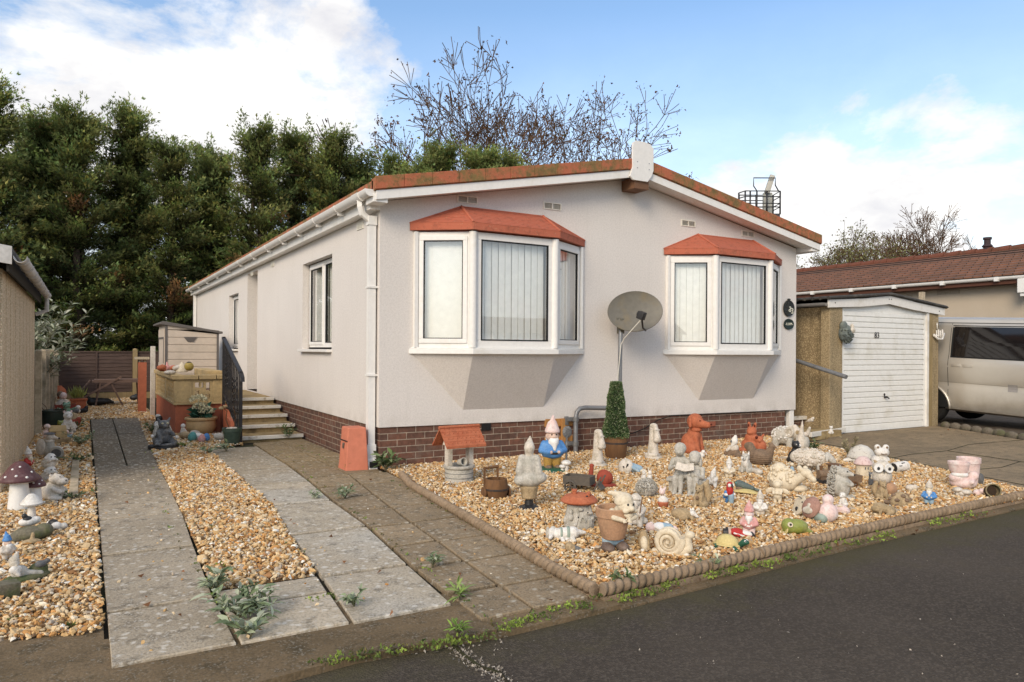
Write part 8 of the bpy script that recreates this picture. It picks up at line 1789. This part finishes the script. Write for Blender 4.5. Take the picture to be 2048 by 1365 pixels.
f=Fig('flower_bowl','wide sand coloured bowl with cream hydrangea heads in front of the terracotta wall','flower pot',402,870,36,0,back=.8)
f('bowl',M('sand_glazed_pot',(.50,.34,.17),.5,.12,8,(.40,.27,.13),.4,spec=.45),[('l',[(.0,.0),(.50,.0),(.66,.10),(.80,.40),(.78,.70),(.76,.78),(.86,.84),(.87,.94),(.80,.98),(.72,.92),(.70,.7),(.0,.68)])],None,ang=40)
f('soil',GROUND,[('l',[(.0,.80),(.72,.82),(.0,.86)])],None)
H=f.h; rgx=np.random.default_rng(6); P=[];D=[];C=[]
for (x,y,z,r_) in ((-.15,.0,1.95,.42),(-.05,-.25,1.55,.36),(.22,-.30,1.32,.40)):
    n=170; v=rgx.normal(size=(n,3)); v/=np.linalg.norm(v,axis=1,keepdims=True); v[:,2]=np.abs(v[:,2])*.9-.2
    P.append((np.array([x,y,z])+v*r_*np.array([1,1,.75]))*H); D.append(v+rgx.normal(0,.6,(n,3))); C.append(np.array([(.70,.66,.46)])*rgx.uniform(.7,1.15,(n,1)))
spray_mesh('flower_heads',f.root,np.concatenate(P),np.concatenate(D),np.full(510,.10*H),np.concatenate(C),SILV,rgx,4,1.3,.55)
n=64; a=rgx.uniform(0,6.28,n); P=np.c_[.1*np.cos(a),.1*np.sin(a),rgx.uniform(.9,1.35,n)]*H; D=np.c_[np.cos(a),np.sin(a),rgx.uniform(-.1,.5,n)]
spray_mesh('leaves',f.root,P,D,rgx.uniform(.5,.8,n)*H,np.array([(.045,.13,.085)])*rgx.uniform(.6,1.3,(n,1)),SILV,rgx,1,.2,.30)
f('stems',M('green_stem',(.06,.12,.05),.8,.2),[('t',[(0,0,.8),(-.15,0,1.9)],.03),('t',[(0,0,.8),(-.05,-.2,1.5)],.03),('t',[(0,0,.8),(.2,-.25,1.3)],.03)],None)
f=Fig('plant_pot','small dark green pot with bare twigs beside the black handrail post','plant pot',464,888,33,0,back=.45)
f('pot',M('green_plastic_pot',(.06,.09,.065),.6,.2,10,(.09,.12,.09),.4),[('l',[(.0,.0),(.38,.0),(.42,.1),(.52,.72),(.56,.74),(.58,.98),(.50,.98),(.48,.8),(.0,.78)])],None,ang=40)
f('pebbles',sP,[('e',(.3*math.cos(a)*k,.3*math.sin(a)*k,.92),(.13,.12,.09)) for a,k in [(i*.9,.4+.12*(i%5)) for i in range(14)]],None)
f('twig',TWIG,[('t',[(-.15,0,.9),(-.35,-.05,1.5),(-.30,0,2.),(-.55,-.05,2.25)],.03),('t',[(.1,0,.9),(.2,0,1.7),(.05,.05,2.3)],.02)],None)
f('leaf',DRY if 0 else sB,[('e',(-.62,-.05,2.2),(.16,.06,.10)),('e',(-.40,-.1,2.3),(.14,.05,.08))],None)
f=Fig('duck_ornament','grey stone duckling between the flower bowl and the green pot','duck ornament',441,881,22,70,back=.5)
f('body',sG,[('e',(0,.1,.36),(.34,.52,.34)),('e',(0,-.34,.76),(.22,.24,.2)),('k',(0,.5,.45),(0,.75,.6),.12,.06)],.05); f('bill',sB,[('k',(0,-.5,.72),(0,-.72,.68),.09,.05)],.05)
f=Fig('child_ornament','small white child figure left of the sand coloured bowl','figurine',366,872,26,20,back=.3)
f('body',sP,[('k',(0,0,.15),(0,0,.55),.24,.17),('k',(.1,-.1,.5),(.2,-.25,.3),.08,.06)],.04); f('head',sW,[('e',(0,-.02,.80),(.18,.18,.18))],.04)
f=Fig('penguin_ornament','black and white penguin figure behind the gargoyle','penguin ornament',318,868,40,-40,back=.3)
f('body',BLACK,[('e',(0,0,.38),(.27,.25,.38)),('e',(0,0,.78),(.17,.17,.16)),('k',(-.22,0,.55),(-.32,0,.25),.08,.05),('k',(.22,0,.55),(.34,0,.3),.08,.05)],.03); f('belly',sW,[('e',(0,-.12,.40),(.18,.16,.28)),('e',(-.05,-.02,.90),(.14,.14,.10))],.03); f('feet',YELP,[('e',(s*.1,-.2,.04),(.09,.13,.04)) for s in(-1,1)],None)
EG='painted eggs and stones in front of the sand coloured bowl'
for px,py,h,mm,lb in ((383,882,20,TEAL,'teal painted egg, leftmost of the painted eggs'),(402,884,17,PINK,'pink painted egg between two white stones and the blue egg'),(411,882,17,BLUE,'bright blue painted egg, rightmost of the painted eggs')):
    f=Fig('painted_egg',lb,'painted egg',px,py,h,0,EG,back=.4); f('shell',mm,[('l',[(.0,.0),(.22,.03),(.40,.2),(.44,.42),(.36,.70),(.20,.93),(.0,1.)],(0,0,0),(12,10,0))],.05)
for px,py,h,mm,lb in ((372,878,18,sB,'buff rounded stone left of the teal egg'),(393,880,17,sW,'white pebble just right of the teal egg'),(398,878,15,sP,'pale long pebble above the pink egg'),(390,872,14,sG,'grey pebble right behind the teal egg')):
    f=Fig('pebble',lb,'stone',px,py,h,0,EG,back=.5); f('stone',mm,[('e',(0,0,.42),(.75,.55,.45),(0,8,15))],.06)
# ornaments along the patio wall top
WG='ornaments along the top of the patio wall'
def on_wall(px,py,y=4.9,z=.90):
    d=ray(px,py); return at(px,py,z)
for px,py,h,mm,lb,kind in ((325,743,17,TCo,'terracotta snail shell at the far left of the wall top','shell'),(335,741,20,PINK,'salmon pink starfish shaped shell on the wall top','star'),(349,742,14,TCo,'small orange shell in the middle of the wall top','shell'),(356,744,17,sP,'grey white whelk shell on the wall top','shell'),(364,744,21,CREAM,'cream cone shell beside the yellow ball on the wall top','cone'),(340,749,12,sP,'flat beige pebble at the front of the wall top','flat')):
    f=Fig('shell_ornament',lb,'shell ornament',px,py,h,random.uniform(-60,60),WG,back=.4,z=.905)
    if kind=='star': f('shell',mm,[('k',(0,0,.3),(.6*math.cos(t),.25*math.sin(t*1.3),.4+.5*math.sin(t)),.18,.06) for t in [i*2*PI/5+.3 for i in range(5)]],.06)
    elif kind=='cone': f('shell',mm,[('l',[(.0,.0),(.55,.02),(.5,.25),(.28,.7),(.06,1.),(.0,1.)])],.05)
    elif kind=='flat': f('shell',mm,[('e',(0,0,.4),(1.1,.7,.4))],.08)
    else: f('shell',mm,[('t',[(.45*(1-t)*math.cos(t*11),.3*(1-t)*math.sin(t*11)*1.2,.35+.55*t) for t in [i/26 for i in range(26)]],[.36*(1-i/26)+.04 for i in range(26)])],.05)
f=Fig('ball_ornament','mustard yellow round ball with dark top at the right of the wall ornaments','ball ornament',378,741,18,0,WG,back=.4,z=.965)
f('ball',M('mustard_glaze',(.38,.28,.07),.5,.2,10),[('e',(0,0,.5),(.5,.5,.5))],None); f('top',BLACK,[('l',[(.0,.9),(.3,.88),(.2,1.0),(.0,1.05)])],None)
# slatted lounger and iron stand at the back
sl=T('garden_lounger','brown slatted wooden lounger with raised end standing before the back fence','lounger',(-2.2,11.2,0))
LW=mat_wood('faded_teak',(.20,.125,.09),(.13,.08,.06),(2,14,14))
mb=MB()
for k in range(4): mb.bx(-2.62,-1.72,10.95+k*.14,11.07+k*.14,.575,.60)
o=W2(mb.build('slats',LW,None,smooth=False),sl)
mb=MB()
for k in range(5): mb.box((-2.72-.045*k,11.2,.555-.06*k),(.06,.55,.02),(0,-52,0))
mb.bx(-2.66,-2.62,10.93,11.5,.54,.575); W2(mb.build('backrest',LW,None,smooth=False),sl)
mb=MB(); mb.box((-2.45,10.93,.44),(.85,.03,.04),(0,-32,0)); W2(mb.build('brace',LW,None,smooth=False),sl)
mb=MB(); mb.bx(-2.62,-1.72,10.93,10.96,.53,.575); mb.bx(-2.62,-1.72,11.48,11.51,.53,.575); W2(mb.build('frame',LW,None,smooth=False),sl)
for (x0_,x1_) in ((-2.3,-2.05),(-1.75,-1.72),(-2.5,-2.6)):
    mb=MB(); mb.tube([(x0_,10.95,.54),(x1_,10.95,-.01)],.022,4); W2(mb.build('leg',LW,None,smooth=False),sl)
    mb=MB(); mb.tube([(x0_,11.5,.54),(x1_,11.5,-.01)],.022,4); W2(mb.build('leg',LW,None,smooth=False),sl)
isd=T('iron_plant_stand','black scrolled iron plant stand right of the slatted lounger','plant stand',(-1.66,11.0,0))
for x,y in ((-.05,-.05),(.05,-.05),(0,.06)):
    mb=MB(); mb.tube([(x*1.6,y*1.6,.0),(x*.6,y*.6,.3),(x*1.3,y*1.3,.6)],.010,5); mb.build('leg',IRON,isd,ang=180)
mb=MB(); mb.tube([(.08*math.cos(t),.08*math.sin(t),.60) for t in [i*PI/6 for i in range(12)]],.010,5,closed=True); mb.tube([(.05*math.cos(t),.05*math.sin(t),.30) for t in [i*PI/6 for i in range(12)]],.008,5,closed=True); mb.build('ring',IRON,isd,ang=180)
mb=MB(); mb.ell((-.0,0,.66),(.09,.09,.06)); mb.build('dish',sG,isd)
f=Fig('black_stone','small black round ornament below the back fence post','ball ornament',271,801,14,0,back=.5); f('body',BLACK,[('e',(0,0,.42),(.75,.5,.45)),('e',(.1,0,.8),(.2,.2,.2))],.06)
# ------------------------------------------------------------------ weeds
GC=[(.115,.17,.06),(.16,.21,.09),(.08,.12,.045),(.20,.24,.13)]
SV=[(.33,.37,.24),(.24,.30,.17),(.42,.45,.32),(.17,.22,.11)]
WD='weeds growing in the joints of the paving'
def w_(px,py): return tuple(at(px,py,.0))
for px,py,n,h,w,ll,cl,sd_,nl,lb in (
  (478,1240,12,.14,.17,.080,SV,1,10,'large silvery long leaved weed at the front corner of the left path'),
  (520,1225,9,.12,.15,.075,SV,2,9,'silvery weed sprawling right of the largest one over the small flags'),
  (430,1185,7,.13,.10,.075,SV,3,9,'silvery weed at the top of the big clump beside the gravel'),
  (500,1278,6,.11,.11,.085,SV,23,8,'low silvery weed hanging over the front edge of the path'),
  (690,998,7,.12,.10,.06,SV,4,14,'grey green weed in the joint between pale and brown flags, near the middle'),
  (632,996,5,.08,.12,.05,SV,5,10,'small flat weed left of the grey green one on the pale flag'),
  (865,1136,4,.08,.10,.075,SV,6,7,'three leaved silvery weed in the joint of the brown flags'),
  (708,1214,5,.10,.07,.055,SV,7,12,'silvery rosette weed at the lower corner of the pale flags'),
  (920,1200,7,.07,.09,.09,[(.23,.34,.08),(.30,.40,.13)],8,5,'bright yellow green star shaped grass tuft by the front edge'),
  (915,1272,7,.07,.07,.05,[(.22,.34,.06),(.16,.26,.05)],18,9,'round bright green moss tuft at the edge of the asphalt'),
  (772,942,12,.20,.16,.12,GC,9,8,'strappy dark green plant at the foot of the brick corner'),
  (700,940,6,.08,.06,.05,[(.14,.26,.05)],10,10,'small bright weed at the foot of the terracotta meter cupboard'),
  (578,878,10,.24,.16,.07,GC,11,12,'leafy weed at the right end of the lowest white step'),
  (560,858,5,.20,.10,.08,GC,24,9,'taller leafy weed against the brick skirt beside the second step'),
  (420,908,9,.12,.17,.06,SV,12,10,'leafy grey green weed in front of the small dark green pot'),
  (452,904,6,.15,.12,.08,SV,13,7,'weed with large drooping leaves left of the lowest step'),
  (305,870,8,.18,.16,.07,GC,14,13,'weed clump left of the black and white penguin'),
  (372,895,9,.08,.14,.04,[(.20,.30,.06),(.15,.22,.05)],15,12,'low bright green weed between gargoyle and painted eggs'),
  (160,892,12,.20,.24,.07,SV,16,14,'pale leaved weed along the left edge of the far path'),
  (150,862,9,.18,.2,.06,GC,17,13,'weed clump left of the far path near the rust red robin'),
  (158,925,9,.10,.16,.06,GC,19,12,'low green weed beside the tipped bell pot'),
  (147,1000,7,.09,.14,.045,GC,20,12,'weed at the left path edge in front of the hippo'),
  (1700,925,14,.34,.13,.045,[(.36,.30,.17),(.30,.26,.15)],21,18,'dry straw coloured plant behind the upright hedgehog'),
  (1625,905,9,.16,.13,.085,GC,22,9,'strappy green plant beside the lower side step'),
  (1250,1172,6,.08,.09,.06,GC,25,9,'small green weed at the front corner of the rope edging'),
  (1420,1140,6,.09,.08,.055,SV,26,9,'pale weed below the middle of the rope edging')):
    willowy('weed',lb,'weed',w_(px,py),n,h,w,ll,cl,sd_,nl,WD,.9,.003,.07 if 'tuft' in lb else .15)
MOSS=mat_tint('moss_leaves',.9,.15)
def mosses(name,label,pts,seed):
    rg=np.random.default_rng(seed); P=[];C=[];S=[]
    for (px,py,rx,ry,n,c) in pts:
        q=at(px,py,.0); s_=ppm(q); nn=int(n)
        o=rg.normal(0,1,(nn,2)); r=Rv*(rx/s_); f_=Vector((sa,ca,0))*(ry/s_*5.)
        P.append(np.array([q.x,q.y,.0])+o[:,:1]*np.array(r)*.5+o[:,1:]*np.array(f_)*.25+np.c_[np.zeros(nn),np.zeros(nn),rg.uniform(-.035,.006,nn)]); C.append(np.array([c])*rg.uniform(.6,1.4,(nn,1))); S.append(rg.uniform(.008,.021,nn))
    P=np.concatenate(P); n=len(P)
    o=spray_mesh(name,None,P,np.c_[rg.normal(0,.8,n),rg.normal(0,.8,n),np.ones(n)],np.concatenate(S),np.concatenate(C),MOSS,rg,3,1.1,.42); tag(o,label,'moss',kind='stuff'); return o
YG=(.24,.32,.06); MG_=(.13,.18,.045); OG=(.17,.15,.05)
pts=[]
rdm=random.Random(12)
for i in range(60):   # front kerb moss line
    t=i/59; px=1010+ (1960-1010)*t; py=1248-(1248-1025)*t**.93
    if rdm.random()<.75: pts.append((px+rdm.uniform(-8,8),py+rdm.uniform(-6,4),20,3.,44*(1-.5*t),rdm.choice((YG,MG_,YG))))
for i in range(22): t=i/21; pts.append((640+(980-640)*t,1318-(1318-1265)*t,22,3,14,rdm.choice((YG,MG_,OG))))
for px,py in ((480,1000),(515,1045),(420,1055),(437,1082),(465,1140),(405,1118),(445,1130),(560,1092),(590,1105),(492,1003),(630,1198),(665,1190),(30,1240),(140,1250),(160,1240),(95,1085),(88,1100),(150,1080),(105,1120),(370,1000),(455,945),(350,970),(380,1055),(1010,1075),(1005,1080),(925,985),(910,983),(1545,905),(1690,912),(1030,918),(930,930),(870,930)):
    pts.append((px,py,16,4,34,rdm.choice((YG,MG_,MG_))))
for i in range(34):   # joint between pale and brown flags
    t=i/33; pts.append((560+(985-560)*t+rdm.uniform(-3,3),905+(1245-905)*t,6,3,8,rdm.choice((MG_,OG,YG))))
for i in range(30): t=i/29; pts.append((800+(1190-800)*t-14,962+(1180-962)*t+2,8,3,9,rdm.choice((MG_,OG,OG))))
for i in range(24): t=i/23; pts.append((300+(470-300)*t**1.6+rdm.uniform(-6,6),905+(1250-905)*t,10,4,9,rdm.choice((MG_,YG,OG))))
for i in range(12): t=i/11; pts.append((590+(690-590)*t,888+(940-888)*t,5,2,10,MG_))
for i in range(16): t=i/15; pts.append((135+50*t,905+95*t,26,5,14,rdm.choice((MG_,SV[1],GC[1]))))
mosses('moss','bright green moss and tiny weeds along kerbs, joints and gravel',pts,5)
# fallen leaves and litter along the kerb
lg=np.random.default_rng(31); n=170; q=[]
for i in range(n):
    u=lg.uniform(); px=1150+850*u; py=1215-200*u**.95+lg.normal(0,7); q.append(at(px,py,-.035))
for i in range(60): q.append(at(lg.uniform(180,1150),lg.uniform(900,1240),.01))
for i in range(30): q.append(at(lg.uniform(1870,2000),lg.uniform(850,872),.01))
q=np.array(q); nn=len(q)
o=spray_mesh('leaf_litter',None,q,np.c_[lg.normal(size=(nn,2)),lg.uniform(0,.25,nn)],lg.uniform(.02,.05,nn),np.array([(.16,.075,.035)])*lg.uniform(.5,1.6,(nn,1)),DRY,lg,1,.3,.35); tag(o,'brown dead leaf scraps lying along the kerb and drive','leaf litter',kind='stuff')
# asphalt crack with pale debris
mb=MB(); rdm=random.Random(4); line=[(905,1290),(930,1312),(965,1335),(1000,1350),(1015,1372)]
mb.tube([at(x,y,-.054)+Vector((rdm.uniform(-.01,.01),rdm.uniform(-.01,.01),0)) for x,y in line],.010,5); o=mb.build('road_crack',SOIL,None,smooth=False); struct(o); o.name='road'
rgc=np.random.default_rng(8); n=420; t=rgc.uniform(0,3.99,n); P=[]
for k in t:
    i=int(k); a,b=line[i],line[i+1]; u=k-i; P.append(at(a[0]+(b[0]-a[0])*u+rgc.normal(0,9),a[1]+(b[1]-a[1])*u+rgc.normal(0,5),-.052))
for k in range(160): P.append(at(rgc.uniform(700,1010),rgc.uniform(1262,1310),-.052))
for k in range(70): P.append(at(rgc.uniform(1000,2040),rgc.uniform(1100,1350),-.053))
P=np.array(P); n=len(P); o=spray_mesh('grit',None,P,np.c_[rgc.normal(size=(n,2)),np.zeros(n)+.15],rgc.uniform(.005,.014,n),np.array([(.40,.35,.29)])*rgc.uniform(.4,1.3,(n,1)),DRY,rgc,2,1.,.5); tag(o,'pale grit scattered along the crack in the asphalt','grit',kind='stuff')
